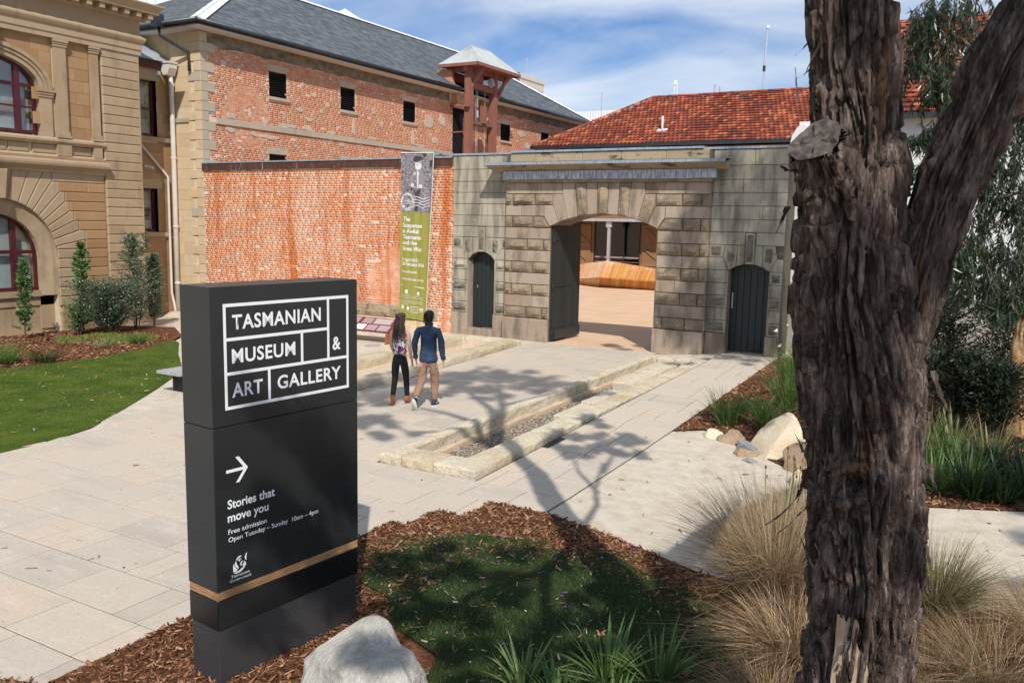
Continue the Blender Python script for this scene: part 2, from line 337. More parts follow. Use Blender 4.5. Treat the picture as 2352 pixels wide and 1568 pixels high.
mat('blue_rock', [(0.0, (0.2, 0.212, 0.218)), (1.0, (0.32, 0.331, 0.336))], nscale=3, fine=0.15, bump=0.006, rough=0.8)
mat('kerb_stone', [(0.0, (0.42, 0.33, 0.20)), (0.35, (0.53, 0.45, 0.32)), (0.7, (0.58, 0.51, 0.39)), (1.0, (0.50, 0.43, 0.33))], isl=0.6, nscale=2.0, fine=0.25, fscale=25, bump=0.015, bscale=28, rough=0.95, spec=0.1,
    layers=[((0.20, 0.17, 0.10), 3.0, (1, 1, 1), 0.57, 0.72, 0.55), ((0.40, 0.24, 0.11), 1.6, (1, 1, 1), 0.62, 0.72, 0.5)])
mat('trough_wall', [(0.0, (0.48, 0.36, 0.24)), (1.0, (0.58, 0.46, 0.33))], isl=0.5, nscale=2.0, fine=0.15, fscale=30, rough=0.9)
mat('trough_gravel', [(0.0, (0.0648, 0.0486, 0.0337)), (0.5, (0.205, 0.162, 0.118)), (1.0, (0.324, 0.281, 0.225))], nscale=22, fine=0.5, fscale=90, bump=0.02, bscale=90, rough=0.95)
mat('pebble', [(0.0, (0.162, 0.125, 0.0842)), (0.6, (0.297, 0.248, 0.185)), (1.0, (0.389, 0.351, 0.292))], isl=0.95, fine=0.1)
# buildings right/back
mat('white_wall', [(0.0, (0.60, 0.60, 0.60)), (1.0, (0.68, 0.68, 0.67))], nscale=1, fine=0.05, rough=0.8)
mat('grey_render', [(0.0, (0.30, 0.27, 0.235)), (1.0, (0.36, 0.33, 0.285))], nscale=1.5, fine=0.08, rough=0.9)
mat('brown_panel', [(0.0, (0.25, 0.135, 0.065)), (1.0, (0.31, 0.17, 0.085))], isl=0.6, fine=0.08, rough=0.6)
mat('beige_office', [(0.0, (0.50, 0.46, 0.40)), (1.0, (0.56, 0.52, 0.45))], nscale=2, fine=0.05)
mat('office_window', (0.12, 0.15, 0.15), rough=0.3, fine=0)
mat('white_metal', (0.72, 0.75, 0.76), fine=0.05, rough=0.5)
mat('honey_slat', [(0.0, (0.42, 0.16, 0.035)), (0.5, (0.56, 0.26, 0.075)), (0.85, (0.60, 0.33, 0.13)), (1.0, (0.62, 0.46, 0.30))], isl=0.9, fine=0.15, fscale=30, bst=(3, 3, 1), rough=0.5,
    layers=[((0.66, 0.55, 0.44), 0.35, (1, 1, 1), 0.52, 0.66, 0.5)])
mat('weathered_slat', [(0.0, (0.30, 0.29, 0.29)), (1.0, (0.42, 0.41, 0.40))], isl=0.6, nscale=3, nst=(6, 1, 6), fine=0.2, rough=0.8)
mat('dark_steel', (0.03, 0.035, 0.035), rough=0.5, fine=0.1)
mat('corten', [(0.0, (0.24, 0.085, 0.045)), (1.0, (0.34, 0.13, 0.07))], nscale=4, fine=0.2, rough=0.8)
mat('panel_maroon', (0.17, 0.035, 0.045), rough=0.4, fine=0.05)
mat('panel_print', [(0.0, (0.34, 0.22, 0.23)), (0.7, (0.45, 0.36, 0.36)), (1.0, (0.72, 0.68, 0.66))], isl=1.0, rough=0.5, fine=0.15, fscale=60, bst=(1, 6, 1))
# banner
mat('banner_olive', [(0.0, (0.27, 0.255, 0.055)), (1.0, (0.33, 0.31, 0.07))], nscale=1.5, nst=(6, 1, 0.4), fine=0.05, rough=0.7)
mat('banner_photo_ground', [(0.0, (0.06, 0.055, 0.065)), (0.5, (0.21, 0.19, 0.21)), (1.0, (0.46, 0.43, 0.45))], nscale=14, nst=(1, 1, 1.4), fine=0.5, fscale=45, rough=0.7)
mat('print_dark', (0.055, 0.05, 0.06), fine=0.3, rough=0.7)
mat('print_mid', (0.27, 0.25, 0.26), fine=0.25, rough=0.7)
mat('print_light', (0.66, 0.64, 0.65), fine=0.1, rough=0.7)
mat('print_white', (0.80, 0.80, 0.78), fine=0.0, rough=0.6)
# people
mat('skin', (0.52, 0.30, 0.21), rough=0.55, fine=0.05)
mat('dark_hair', [(0.0, (0.010, 0.007, 0.006)), (1.0, (0.035, 0.02, 0.014))], nscale=20, nst=(5, 5, 0.5), fine=0.3, rough=0.45, spec=0.5)
mat('brown_hair', [(0.0, (0.018, 0.009, 0.006)), (1.0, (0.07, 0.03, 0.018))], nscale=20, nst=(6, 6, 0.4), fine=0.4, rough=0.4, spec=0.5, bump=0.01, bscale=20, bst=(6, 6, 0.4))
mat('denim_shirt', [(0.0, (0.018, 0.036, 0.078)), (1.0, (0.045, 0.075, 0.135))], nscale=9, fine=0.25, fscale=80, rough=0.85, bump=0.012, bscale=14)
mat('tan_chino', [(0.0, (0.22, 0.13, 0.085)), (1.0, (0.31, 0.19, 0.13))], nscale=6, fine=0.1, rough=0.9, bump=0.012, bscale=14)
mat('black_jeans', [(0.0, (0.010, 0.010, 0.014)), (1.0, (0.022, 0.022, 0.028))], nscale=6, fine=0.15, rough=0.8, bump=0.008, bscale=14)
mat('floral_blouse', [(0.0, (0.72, 0.68, 0.70)), (1.0, (0.78, 0.76, 0.76))], nscale=8, fine=0.05, rough=0.8, bump=0.008, bscale=14,
    layers=[((0.42, 0.02, 0.16), 9.0, (1, 1, 1), 0.51, 0.53, 1.0), ((0.02, 0.17, 0.10), 12.0, (1, 1, 1), 0.54, 0.56, 1.0), ((0.03, 0.03, 0.10), 16.0, (1, 1, 1), 0.54, 0.56, 1.0)])
mat('tan_leather', (0.34, 0.105, 0.04), rough=0.5, fine=0.15)
mat('navy_canvas', (0.02, 0.035, 0.08), rough=0.8, fine=0.1)
mat('sole_white', (0.62, 0.62, 0.58), rough=0.7, fine=0.1)
# ------------------------------------------------------------------ object helpers
def link(o, parent=None):
    COL.objects.link(o)
    if parent is not None:
        o.parent = parent
    return o
def thing(name, label, cat, group=None, loc=(0, 0, 0)):
    o = bpy.data.objects.new(name, None)
    o.empty_display_size = 0.2
    COL.objects.link(o)
    o.location = loc
    tag(o, label, cat, group)
    return o
def tag(o, label=None, cat=None, group=None, kind=None):
    if label: o['label'] = label
    if cat: o['category'] = cat
    if group: o['group'] = group
    if kind: o['kind'] = kind
    return o
def mesh_np(name, v, f, m, smooth=False):
    """v (N,3), f (M,k) all faces of k corners"""
    v = np.asarray(v, np.float32); f = np.asarray(f, np.int32)
    me = bpy.data.meshes.new(name)
    me.vertices.add(len(v)); me.vertices.foreach_set('co', v.ravel())
    k = f.shape[1]
    me.loops.add(f.size); me.loops.foreach_set('vertex_index', f.ravel())
    me.polygons.add(len(f))
    me.polygons.foreach_set('loop_start', np.arange(0, f.size, k, dtype=np.int32))
    me.polygons.foreach_set('loop_total', np.full(len(f), k, np.int32))
    if smooth:
        me.polygons.foreach_set('use_smooth', np.ones(len(f), bool))
    me.update(calc_edges=True)
    me.materials.append(MATS[m] if isinstance(m, str) else m)
    return me
def obj(name, me, parent=None, loc=None, **kw):
    o = bpy.data.objects.new(name, me)
    link(o, parent)
    if loc is not None:
        if parent is not None:
            loc = Vector(loc) - parent.location
        o.location = loc
    elif parent is not None and parent.type == 'EMPTY' and kw.pop('world', True):
        o.location = -parent.location           # vertices given in world coordinates
    kw.pop('world', None)
    tag(o, **kw)
    return o
def holed(nm, m, parent, x0, x1, a0, a1, z0, z1, hs):
    """wall slab between x0 and x1 with rectangular openings (a,a,z,z)"""
    A_ = sorted({a0, a1, *[q for h in hs for q in h[:2] if a0 < q < a1]}); Z_ = sorted({z0, z1, *[q for h in hs for q in h[2:] if z0 < q < z1]})
    b = MB()
    for i in range(len(A_)-1):
        j = 0
        while j < len(Z_)-1:
            f = lambda j: any(h[0] <= A_[i]+1e-4 and h[1] >= A_[i+1]-1e-4 and h[2] <= Z_[j]+1e-4 and h[3] >= Z_[j+1]-1e-4 for h in hs)
            if f(j): j += 1; continue
            k = j
            while k+1 < len(Z_)-1 and not f(k+1): k += 1
            b.box(x0, x1, A_[i], A_[i+1], Z_[j], Z_[k+1]); j = k+1
    return b.build(nm, m, parent)
class MB:
    def __init__(s): s.v = []; s.f = []
    def add(s, vs, fs):
        b = len(s.v); s.v.extend(tuple(p) for p in vs); s.f.extend(tuple(i+b for i in f) for f in fs)
        return s
    def box(s, x0, x1, y0, y1, z0, z1):
        return s.add([(x0,y0,z0),(x1,y0,z0),(x1,y1,z0),(x0,y1,z0),(x0,y0,z1),(x1,y0,z1),(x1,y1,z1),(x0,y1,z1)],
              [(0,3,2,1),(4,5,6,7),(0,1,5,4),(1,2,6,5),(2,3,7,6),(3,0,4,7)])
    def obox(s, c, ax, ay, az):
        """box with centre c and half-axis vectors"""
        c, ax, ay, az = map(Vector, (c, ax, ay, az))
        P = [c+ax*i+ay*j+az*k for k in (-1, 1) for (i, j) in ((-1,-1),(1,-1),(1,1),(-1,1))]
        return s.add(P, [(0,3,2,1),(4,5,6,7),(0,1,5,4),(1,2,6,5),(2,3,7,6),(3,0,4,7)])
    def bar(s, a, b, w, h, up=(0, 0, 1)):
        a, b = Vector(a), Vector(b); d = (b-a)
        t = d.normalized(); u = Vector(up)
        sx = t.cross(u)
        if sx.length < 1e-3: sx = t.cross(Vector((1, 0, 0)))
        sx.normalize(); uu = sx.cross(t)
        return s.obox((a+b)/2, d/2, sx*w/2, uu*h/2)
    def tube(s, pts, rad, n=10, cap=True):
        pts = [Vector(p) for p in pts]
        if not hasattr(rad, '__len__'): rad = [rad]*len(pts)
        rings = []
        pu = None
        for i, p in enumerate(pts):
            t = (pts[min(i+1, len(pts)-1)]-pts[max(i-1, 0)]).normalized()
            u = pu if pu is not None else (Vector((1, 0, 0)) if abs(t.x) < .8 else Vector((0, 1, 0)))
            u = (u - t*u.dot(t)).normalized(); w = t.cross(u); pu = u
            rings.append([p+(u*math.cos(2*math.pi*k/n)+w*math.sin(2*math.pi*k/n))*rad[i] for k in range(n)])
        b = len(s.v)
        for r in rings: s.v.extend(tuple(q) for q in r)
        for i in range(len(rings)-1):
            for k in range(n):
                s.f.append((b+i*n+k, b+i*n+(k+1)%n, b+(i+1)*n+(k+1)%n, b+(i+1)*n+k))
        if cap:
            s.f.append(tuple(b+k for k in range(n))[::-1]); s.f.append(tuple(b+(len(rings)-1)*n+k for k in range(n)))
        return s
    def prism(s, poly, y0, y1, plane='y'):
        """extrude polygon (a,b) -> plane y: (a,y,b); plane x: (x,a,b); plane z: (a,b,z)"""
        def P(a, b, d):
            return (a, d, b) if plane == 'y' else ((d, a, b) if plane == 'x' else (a, b, d))
        n = len(poly)
        vs = [P(a, b, y0) for a, b in poly]+[P(a, b, y1) for a, b in poly]
        fs = [tuple(range(n)), tuple(range(2*n-1, n-1, -1))]+[(i, i+n, (i+1) % n+n, (i+1) % n) for i in range(n)]
        return s.add(vs, fs)
    def mesh(s, name, m, smooth=False):
        me = bpy.data.meshes.new(name)
        me.from_pydata(s.v, [], s.f); me.update()
        bm = bmesh.new(); bm.from_mesh(me); bmesh.ops.recalc_face_normals(bm, faces=bm.faces); bm.to_mesh(me); bm.free()
        if smooth:
            for p in me.polygons: p.use_smooth = True
        me.materials.append(MATS[m])
        return me
    def build(s, name, m, parent=None, smooth=False, **kw):
        return obj(name, s.mesh(name, m, smooth), parent, **kw)

def clip_poly(poly, a, b, c):
    """keep a*x+b*y<=c"""
    out = []
    for i in range(len(poly)):
        p, q = poly[i], poly[(i+1) % len(poly)]
        dp, dq = a*p[0]+b*p[1]-c, a*q[0]+b*q[1]-c
        if dp <= 0: out.append(p)
        if (dp < 0 < dq) or (dq < 0 < dp):
            t = dp/(dp-dq); out.append((p[0]+(q[0]-p[0])*t, p[1]+(q[1]-p[1])*t))
    return out

def stone_mesh(name, poly, T, proud, back, m, ch=0.012, gap=0.005, rough=0.0, seed=0):
    """poly in facade coordinates (a, z); T(a, z, out) -> world point. chamfered block; rough>0 gives a quarry face"""
    n = len(poly)
    area = sum(poly[i][0]*poly[(i+1) % n][1]-poly[(i+1) % n][0]*poly[i][1] for i in range(n))
    if area < 0: poly = poly[::-1]
    def inset(pl_, d):
        k = len(pl_); res = []
        for i in range(k):
            p0, p1, p2 = Vector(pl_[i-1]), Vector(pl_[i]), Vector(pl_[(i+1) % k])
            e1, e2 = (p1-p0), (p2-p1)
            if e1.length < 1e-6 or e2.length < 1e-6: res.append(tuple(p1)); continue
            e1.normalize(); e2.normalize()
            n1, n2 = Vector((-e1.y, e1.x)), Vector((-e2.y, e2.x))
            b = n1+n2
            if b.length < 1e-4: b = n1
            b.normalize(); s_ = d/max(0.6, b.dot(n1))
            res.append((p1.x+b.x*s_, p1.y+b.y*s_))
        return res
    base = inset(poly, gap)
    r = random.Random(seed)
    vs = []; fs = []
    for q in base: vs.append(T(q[0], q[1], -back))
    for q in base: vs.append(T(q[0], q[1], proud-ch))
    for i in range(n): fs.append((i, (i+1) % n, n+(i+1) % n, n+i))
    ins = inset(base, ch if not rough else max(ch, 0.02))
    if not rough or n != 4:
        for q in ins: vs.append(T(q[0], q[1], proud+(0 if not rough else rough*0.5)))
        for i in range(n): fs.append((n+i, n+(i+1) % n, 2*n+(i+1) % n, 2*n+i))
        if rough:
            cx_ = sum(q[0] for q in ins)/n; cz_ = sum(q[1] for q in ins)/n
            ii = []
            for q in ins:
                for tt in (0.45,):
                    vs.append(T(q[0]+(cx_-q[0])*tt, q[1]+(cz_-q[1])*tt, proud+rough*(0.7+0.6*r.random())))
            for i in range(n): fs.append((2*n+i, 2*n+(i+1) % n, 3*n+(i+1) % n, 3*n+i))
            fs.append(tuple(3*n+i for i in range(n)))
        else:
            fs.append(tuple(2*n+i for i in range(n)))
    else:
        L = max(abs(ins[0][0]-ins[2][0]), abs(ins[1][0]-ins[3][0]))
        nx = max(3, min(9, int(L/0.09))); ny = 3
        idx = {}
        for j in range(ny+1):
            for i in range(nx+1):
                s_, t_ = i/nx, j/ny
                x = (ins[0][0]*(1-s_)+ins[1][0]*s_)*(1-t_)+(ins[3][0]*(1-s_)+ins[2][0]*s_)*t_
                z = (ins[0][1]*(1-s_)+ins[1][1]*s_)*(1-t_)+(ins[3][1]*(1-s_)+ins[2][1]*s_)*t_
                edge = i in (0, nx) or j in (0, ny)
                o_ = proud + (0.0 if edge else rough*(0.75+0.6*r.random()+(0.35 if j == 1 else 0)))
                if not edge:
                    x += (r.random()-.5)*0.03; z += (r.random()-.5)*0.035
                idx[i, j] = len(vs); vs.append(T(x, z, o_))
        for j in range(ny):
            for i in range(nx): fs.append((idx[i, j], idx[i+1, j], idx[i+1, j+1], idx[i, j+1]))
        cs = [idx[0, 0], idx[nx, 0], idx[nx, ny], idx[0, ny]]
        # chamfer ring as four strips
        fs.append(tuple([n+0, n+1]+[idx[i, 0] for i in range(nx, -1, -1)]))
        fs.append(tuple([n+1, n+2]+[idx[nx, j] for j in range(ny, -1, -1)]))
        fs.append(tuple([n+2, n+3]+[idx[i, ny] for i in range(0, nx+1)]))
        fs.append(tuple([n+3, n+0]+[idx[0, j] for j in range(0, ny+1)]))
    me = bpy.data.meshes.new(name)
    me.from_pydata([tuple(p) for p in vs], [], fs); me.update()
    me.materials.append(MATS[m])
    return me
def stone(name, poly, T, parent, m, proud=0.0, back=0.1, **kw):
    me = stone_mesh(name, poly, T, proud, back, m, **kw)
    return obj(name, me, parent)
def rect(a0, a1, z0, z1): return [(a0, z0), (a1, z0), (a1, z1), (a0, z1)]
def Ty(y, s=-1): return lambda a, z, o: (a, y+s*o, z)             # facade looking towards -y
def Tx(x, s=1): return lambda a, z, o: (x+s*o, a, z)              # facade looking towards +x

# ------------------------------------------------------------------ lie of the land
_US = [-60, -14, -8, -1, 0.85, 4.4, 6.05, 7.5, 12, 60]
_VS = [-60, -11.6, -9, -5, -1, 1, 80]
_Z = [[0, 0, 0, 0, 0, 0, 0, 0, 0, 0],
      [-.05, -.05, -.03, -.02, 0, 0, 0, 0, 0, 0],
      [-.1, -.1, -.05, -.03, -.03, .12, .08, .05, .03, .03],
      [-.12, -.12, -.05, 0, .02, .15, .2, .18, .15, .15],
      [-.12, -.12, .05, .15, .17, .19, .31, .33, .34, .34],
      [.17, .17, .17, .17, .17, .17, .36, .37, .38, .38],
      [.17, .17, .17, .17, .17, .17, .30, .30, .30, .30]]
def gz(u, v):
    i = max(0, min(len(_US)-2, next((k-1 for k, a in enumerate(_US) if a > u), len(_US)-2)))
    j = max(0, min(len(_VS)-2, next((k-1 for k, a in enumerate(_VS) if a > v), len(_VS)-2)))
    s = min(1, max(0, (u-_US[i])/(_US[i+1]-_US[i]))); t = min(1, max(0, (v-_VS[j])/(_VS[j+1]-_VS[j])))
    return (_Z[j][i]*(1-s)+_Z[j][i+1]*s)*(1-t)+(_Z[j+1][i]*(1-s)+_Z[j+1][i+1]*s)*t
_gza = np.vectorize(gz)
def patch(name, poly, m, off, step=0.8, label=None, rough=0.0):
    """a sheet over polygon poly, draped on the land"""
    bm = bmesh.new()
    vs = [bm.verts.new((p[0], p[1], 0)) for p in poly]
    bm.faces.new(vs)
    xs = [p[0] for p in poly]; ys = [p[1] for p in poly]
    cuts = [('x', u) for u in _US]+[('y', v) for v in _VS]
    if step:
        cuts += [('x', min(xs)+k*step) for k in range(1, int((max(xs)-min(xs))/step)+1)]
        cuts += [('y', min(ys)+k*step) for k in range(1, int((max(ys)-min(ys))/step)+1)]
    for ax, c in cuts:
        if ax == 'x' and min(xs) < c < max(xs):
            bmesh.ops.bisect_plane(bm, geom=bm.verts[:]+bm.edges[:]+bm.faces[:], plane_co=(c, 0, 0), plane_no=(1, 0, 0))
        elif ax == 'y' and min(ys) < c < max(ys):
            bmesh.ops.bisect_plane(bm, geom=bm.verts[:]+bm.edges[:]+bm.faces[:], plane_co=(0, c, 0), plane_no=(0, 1, 0))
    for v in bm.verts:
        r = mnoise.noise(Vector((v.co.x*1.3, v.co.y*1.3, 0)))*rough
        v.co.z = gz(v.co.x, v.co.y)+off+max(0, r)
    bmesh.ops.triangulate(bm, faces=bm.faces)
    bmesh.ops.recalc_face_normals(bm, faces=bm.faces)
    for f in bm.faces:
        if f.normal.z < 0: f.normal_flip()
    me = bpy.data.meshes.new(name); bm.to_mesh(me); bm.free()
    me.materials.append(MATS[m])
    return obj(name, me, None, kind='structure', label=label)
def inpoly(px, py, poly):
    px = np.asarray(px); py = np.asarray(py)
    c = np.zeros(px.shape, bool); j = len(poly)-1
    for i in range(len(poly)):
        xi, yi = poly[i]; xj, yj = poly[j]
        t = ((yi > py) != (yj > py)) & (px < (xj-xi)*(py-yi)/((yj-yi) or 1e-9)+xi)
        c ^= t; j = i
    return c
def scatter(poly, n):
    xs = [p[0] for p in poly]; ys = [p[1] for p in poly]
    out = []
    tot = 0
    while tot < n:
        x = NR.uniform(min(xs), max(xs), n); y = NR.uniform(min(ys), max(ys), n)
        k = inpoly(x, y, poly); out.append(np.stack([x[k], y[k]], 1)); tot += k.sum()
        if tot == 0 and len(out) > 20: break
    return np.concatenate(out)[:n]

# ------------------------------------------------------------------ foliage geometry (numpy)
def frames(d):
    d = d/np.maximum(1e-6, np.linalg.norm(d, axis=1, keepdims=True))
    r = NR.normal(size=d.shape)
    a = np.cross(d, r); a /= np.maximum(1e-6, np.linalg.norm(a, axis=1, keepdims=True))
    return d, a, np.cross(d, a)
def leaves(pos, d, length, width):
    """a folded lance-shaped leaf (4 corners, 2 triangles as one quad) for every position/direction"""
    d, a, b = frames(d)
    L = np.broadcast_to(np.asarray(length, float), (len(pos),))[:, None]; Wd = np.broadcast_to(np.asarray(width, float), (len(pos),))[:, None]
    p0 = pos; p1 = pos+d*L*.42+a*Wd*.5+b*L*.06; p2 = pos+d*L; p3 = pos+d*L*.42-a*Wd*.5+b*L*.06
    v = np.stack([p0, p1, p2, p3], 1).reshape(-1, 3)
    f = np.arange(len(pos)*4).reshape(-1, 4)
    return v, f
def blades(base, tip_dir, length, width, bend, seg=3, flat=None):
    """tapered grass blades that bend over; quads strips (last one narrow)"""
    n = len(base)
    d = tip_dir/np.linalg.norm(tip_dir, axis=1, keepdims=True)
    side = np.cross(d, np.array([0, 0, 1.0])) + NR.normal(size=(n, 3))*0.25
    side /= np.maximum(1e-6, np.linalg.norm(side, axis=1, keepdims=True))
    L = np.broadcast_to(np.asarray(length, float), (n,))[:, None]; Wd = np.broadcast_to(np.asarray(width, float), (n,))[:, None]
    hd = d.copy(); hd[:, 2] = 0; hl = np.linalg.norm(hd, axis=1, keepdims=True); hd = hd/np.maximum(hl, 1e-3)
    bend = np.broadcast_to(np.asarray(bend, float), (n,))[:, None]
    rows = []
    for s in range(seg+1):
        t = s/seg
        p = base+d*L*t+hd*L*bend*t*t*.8-np.array([0, 0, 1.0])*L*bend*t*t*.55
        w = Wd*.5*(1-t**1.6*.93)
        rows.append(p-side*w); rows.append(p+side*w)
    V = np.stack(rows, 1)
    k = (seg+1)*2
    f = []
    for s in range(seg): f.append([2*s, 2*s+1, 2*s+3, 2*s+2])
    f = np.array(f)
    F = (np.arange(n)[:, None, None]*k+f[None]).reshape(-1, 4)
    return V.reshape(-1, 3), F
def join(parts):
    v = []; f = []; b = 0
    for a, c in parts:
        v.append(a); f.append(c+b); b += len(a)
    return np.concatenate(v), np.concatenate(f)

def text_mesh(txt, size=1.0, bold=0.0, sx=1.0, spacing=1.0):
    """glyph outlines as flat points: returns a mesh whose x spans from 0 and baseline is y=0 (built-in font)"""
    c = bpy.data.curves.new('t', 'FONT')
    c.body = txt; c.size = size; c.offset = bold; c.space_character = spacing
    c.resolution_u = 4
    o = bpy.data.objects.new('t', c); COL.objects.link(o)
    dg = bpy.context.evaluated_depsgraph_get()
    me = bpy.data.meshes.new_from_object(o.evaluated_get(dg))
    bpy.data.objects.remove(o); bpy.data.curves.remove(c)
    return me
def text_on(txt, fn, a0, a1, z0, z1, m, name, parent, bold=0.0, cap=True, spacing=1.0, ref=None):
    """fit text into a0..a1 (width) and z0..z1 (height of ref glyphs); fn(a,z)->world"""
    me = text_mesh(txt, 1.0, bold, spacing=spacing)
    n = len(me.vertices)
    co = np.empty(n*3, np.float32); me.vertices.foreach_get('co', co); co = co.reshape(-1, 3)
    h = {'cap': 0.729, 'x': 0.56}[ref or 'cap']
    if ref is None:
        pass
    xmin, xmax = co[:, 0].min(), co[:, 0].max()
    X = a0+(co[:, 0]-xmin)/(xmax-xmin)*(a1-a0)
    Z = z0+co[:, 1]/CAPH*(z1-z0)
    out = np.array([fn(float(x), float(z)) for x, z in zip(X, Z)], np.float32)
    me.vertices.foreach_set('co', out.ravel()); me.update()
    me.name = name
    me.materials.clear(); me.materials.append(MATS[m])
    return obj(name, me, parent)
_t = text_mesh('H'); CAPH = max(v.co.y for v in _t.vertices); bpy.data.meshes.remove(_t)
def flat_on(poly, fn, m, name, parent):
    me = bpy.data.meshes.new(name)
    me.from_pydata([tuple(fn(a, z)) for a, z in poly], [], [tuple(range(len(poly)))]); me.update()
    me.materials.append(MATS[m])
    return obj(name, me, parent)
# ------------------------------------------------------------------ ground and paving
def ground_sheet():
    b = MB()
    us = [-1500, -300, -60, -14, -8, -1.22, -1, .8, .85, 4.4, 4.55, 6.03, 6.05, 7.5, 12, 60, 300, 1500]
    vs = [-1500, -300, -60, -11.6, -11.5, -9.5, -9, -5, -1.05, -1, 1, 80, 300, 1500]
    pts = [(u, v, gz(max(-60, min(60, u)), max(-60, min(80, v)))-.05) for v in vs for u in us]
    n = len(us)
    b.add(pts, [(j*n+i, j*n+i+1, (j+1)*n+i+1, (j+1)*n+i) for j in range(len(vs)-1) for i in range(n-1)
        if not (us[i] >= 4.55 and us[i+1] <= 6.03 and vs[j] >= -11.5 and vs[j+1] <= -1.05)
        and not (us[i] >= -1.22 and us[i+1] <= .8 and vs[j] >= -9.5 and vs[j+1] <= -1.05)])
    b.build('ground', 'sandy_gravel', None, kind='structure')
ground_sheet()
TR = (4.5, 6.08, -11.62, -0.85)     # right trough outer rectangle
TL = (-1.25, 0.85, -9.6, -1.0)      # left trough
patch('courtyard_floor', [(-12.4, 0.95), (7.3, 0.95), (7.3, 22), (-12.4, 22)], 'courtyard_sand', 0.0, step=0)
patch('gateway_floor', [(1.2, -0.35), (4.25, -0.35), (4.25, 0.95), (1.2, 0.95)], 'courtyard_sand', 0.004, step=0)
patch('gravel_path', [(-12.3, -3.4), (-10.5, -3.0), (-8, -4.75), (-7.6, -5.2), (-5.9, -6.6), (-3.9, -8.1), (-2.5, -9.9), (-1.5, -11.3), (-0.6, -12.6), (-0.3, -13.6), (-0.3, -14.2), (1.5, -13.5), (1.5, -9.65), (-1.27, -9.65), (-1.27, -.98), (.9, -.98), (1.2, 0.0), (-14.05, 0.0), (-14.05, -2.4), (-12.4, -2.5)],
      'sandy_gravel', 0.0, step=0)
patch('sandy_path', [(7.475, -13.2), (7.475, -7.8), (7.9, -7.45), (9.4, -8.7), (11.2, -9.6), (12.3, -9.1), (14.2, -8.0), (18, -7.2), (24, -7), (24, -12.4), (18, -11.6), (13.2, -12.0), (11.8, -12.5), (10.6, -13.1), (9.6, -13.0), (8.4, -12.6), (7.6, -12.5)],
      'sandy_gravel', 0.0, step=0)

def slab_field(rows, name, mname, parent, h=0.03, gap=0.0065):
    for (v0, v1, segs) in rows:
        for (u0, u1) in segs:
            u = u0 - rng.random()*0.4
            while u < u1:
                w = rng.choice((0.6, 0.75, 0.9, 0.9, 0.55, 0.3, 0.66))
                a, c = max(u, u0), min(u+w, u1)
                if u1-c < .14: c = u1
                u = c if c > a else u+w
                if c-a < 0.12: continue
                t = rng.uniform(0, 0.002)
                b = MB()
                P = [(a+gap, v0+gap), (c-gap, v0+gap), (c-gap, v1-gap), (a+gap, v1-gap)]
                e = 0.003
                Q = [(P[0][0]+e, P[0][1]+e), (P[1][0]-e, P[1][1]+e), (P[2][0]-e, P[2][1]-e), (P[3][0]+e, P[3][1]-e)]
                V = [(x, y, gz(x, y)-0.04) for x, y in P]+[(x, y, gz(x, y)+0.008+t) for x, y in P]+[(x, y, gz(x, y)+0.012+t) for x, y in Q]
                b.v = V
                b.f = [(i, (i+1) % 4, 4+(i+1) % 4, 4+i) for i in range(4)]+[(4+i, 4+(i+1) % 4, 8+(i+1) % 4, 8+i) for i in range(4)]+[(8, 9, 10, 11)]
                me = bpy.data.meshes.new(name); me.from_pydata(b.v, [], b.f); me.update(); me.materials.append(MATS[mname])
                obj(name, me, parent)
paving = patch('paving', [(-0.3, -17.7), (6.15, -17.7), (6.15, -13.5), (6.35, -13.5), (6.35, -12.88), (6.75, -12.88), (6.75, -12.26), (7.48, -12.26), (7.48, -0.3), (6.1, -0.3), (6.1, -11.64), (4.48, -11.64), (4.48, -0.3), (0.87, -0.3), (0.87, -9.6), (-0.9, -9.6), (-0.9, -11.2), (-0.3, -12.4)],
               'paving_bed', 0.005, step=0.5)
rows = []
v = -17.84
while v < -0.35:
    v1 = min(v+0.62, -0.32)
    vm = (v+v1)/2
    segs = []
    if vm < -14.2: left = -1.3+((vm+17.6)*0.3)
    elif vm < -12.4: left = -0.42+rng.choice((0, 0.04, -0.2))
    elif vm < -9.6: left = -0.95+rng.choice((0, -0.1, -0.25))
    else: left = 0.88
    right = 6.15 if vm < -13.5 else (6.36 if vm < -12.88 else (6.75 if vm < -12.26 else 7.47))
    if vm < -11.7: segs.append((left, right))
    else:
        segs.append((left, 4.46)); segs.append((6.12, 7.47))
    rows.append((v, v1, segs)); v = v1
slab_field(rows, 'slab', 'paving_slab', paving)
blue = patch('bluestone_paving', [(0.5, -19.5), (6.1, -19.5), (6.1, -17.62), (0.5, -17.62)], 'paving_bed', 0.005, step=0)
slab_field([(-18.2, -17.62, [(0.5, 5.75)]), (-18.8, -18.2, [(0.5, 6.1)]), (-19.4, -18.8, [(0.5, 6.1)])], 'bluestone_slab', 'bluestone_slab', blue)

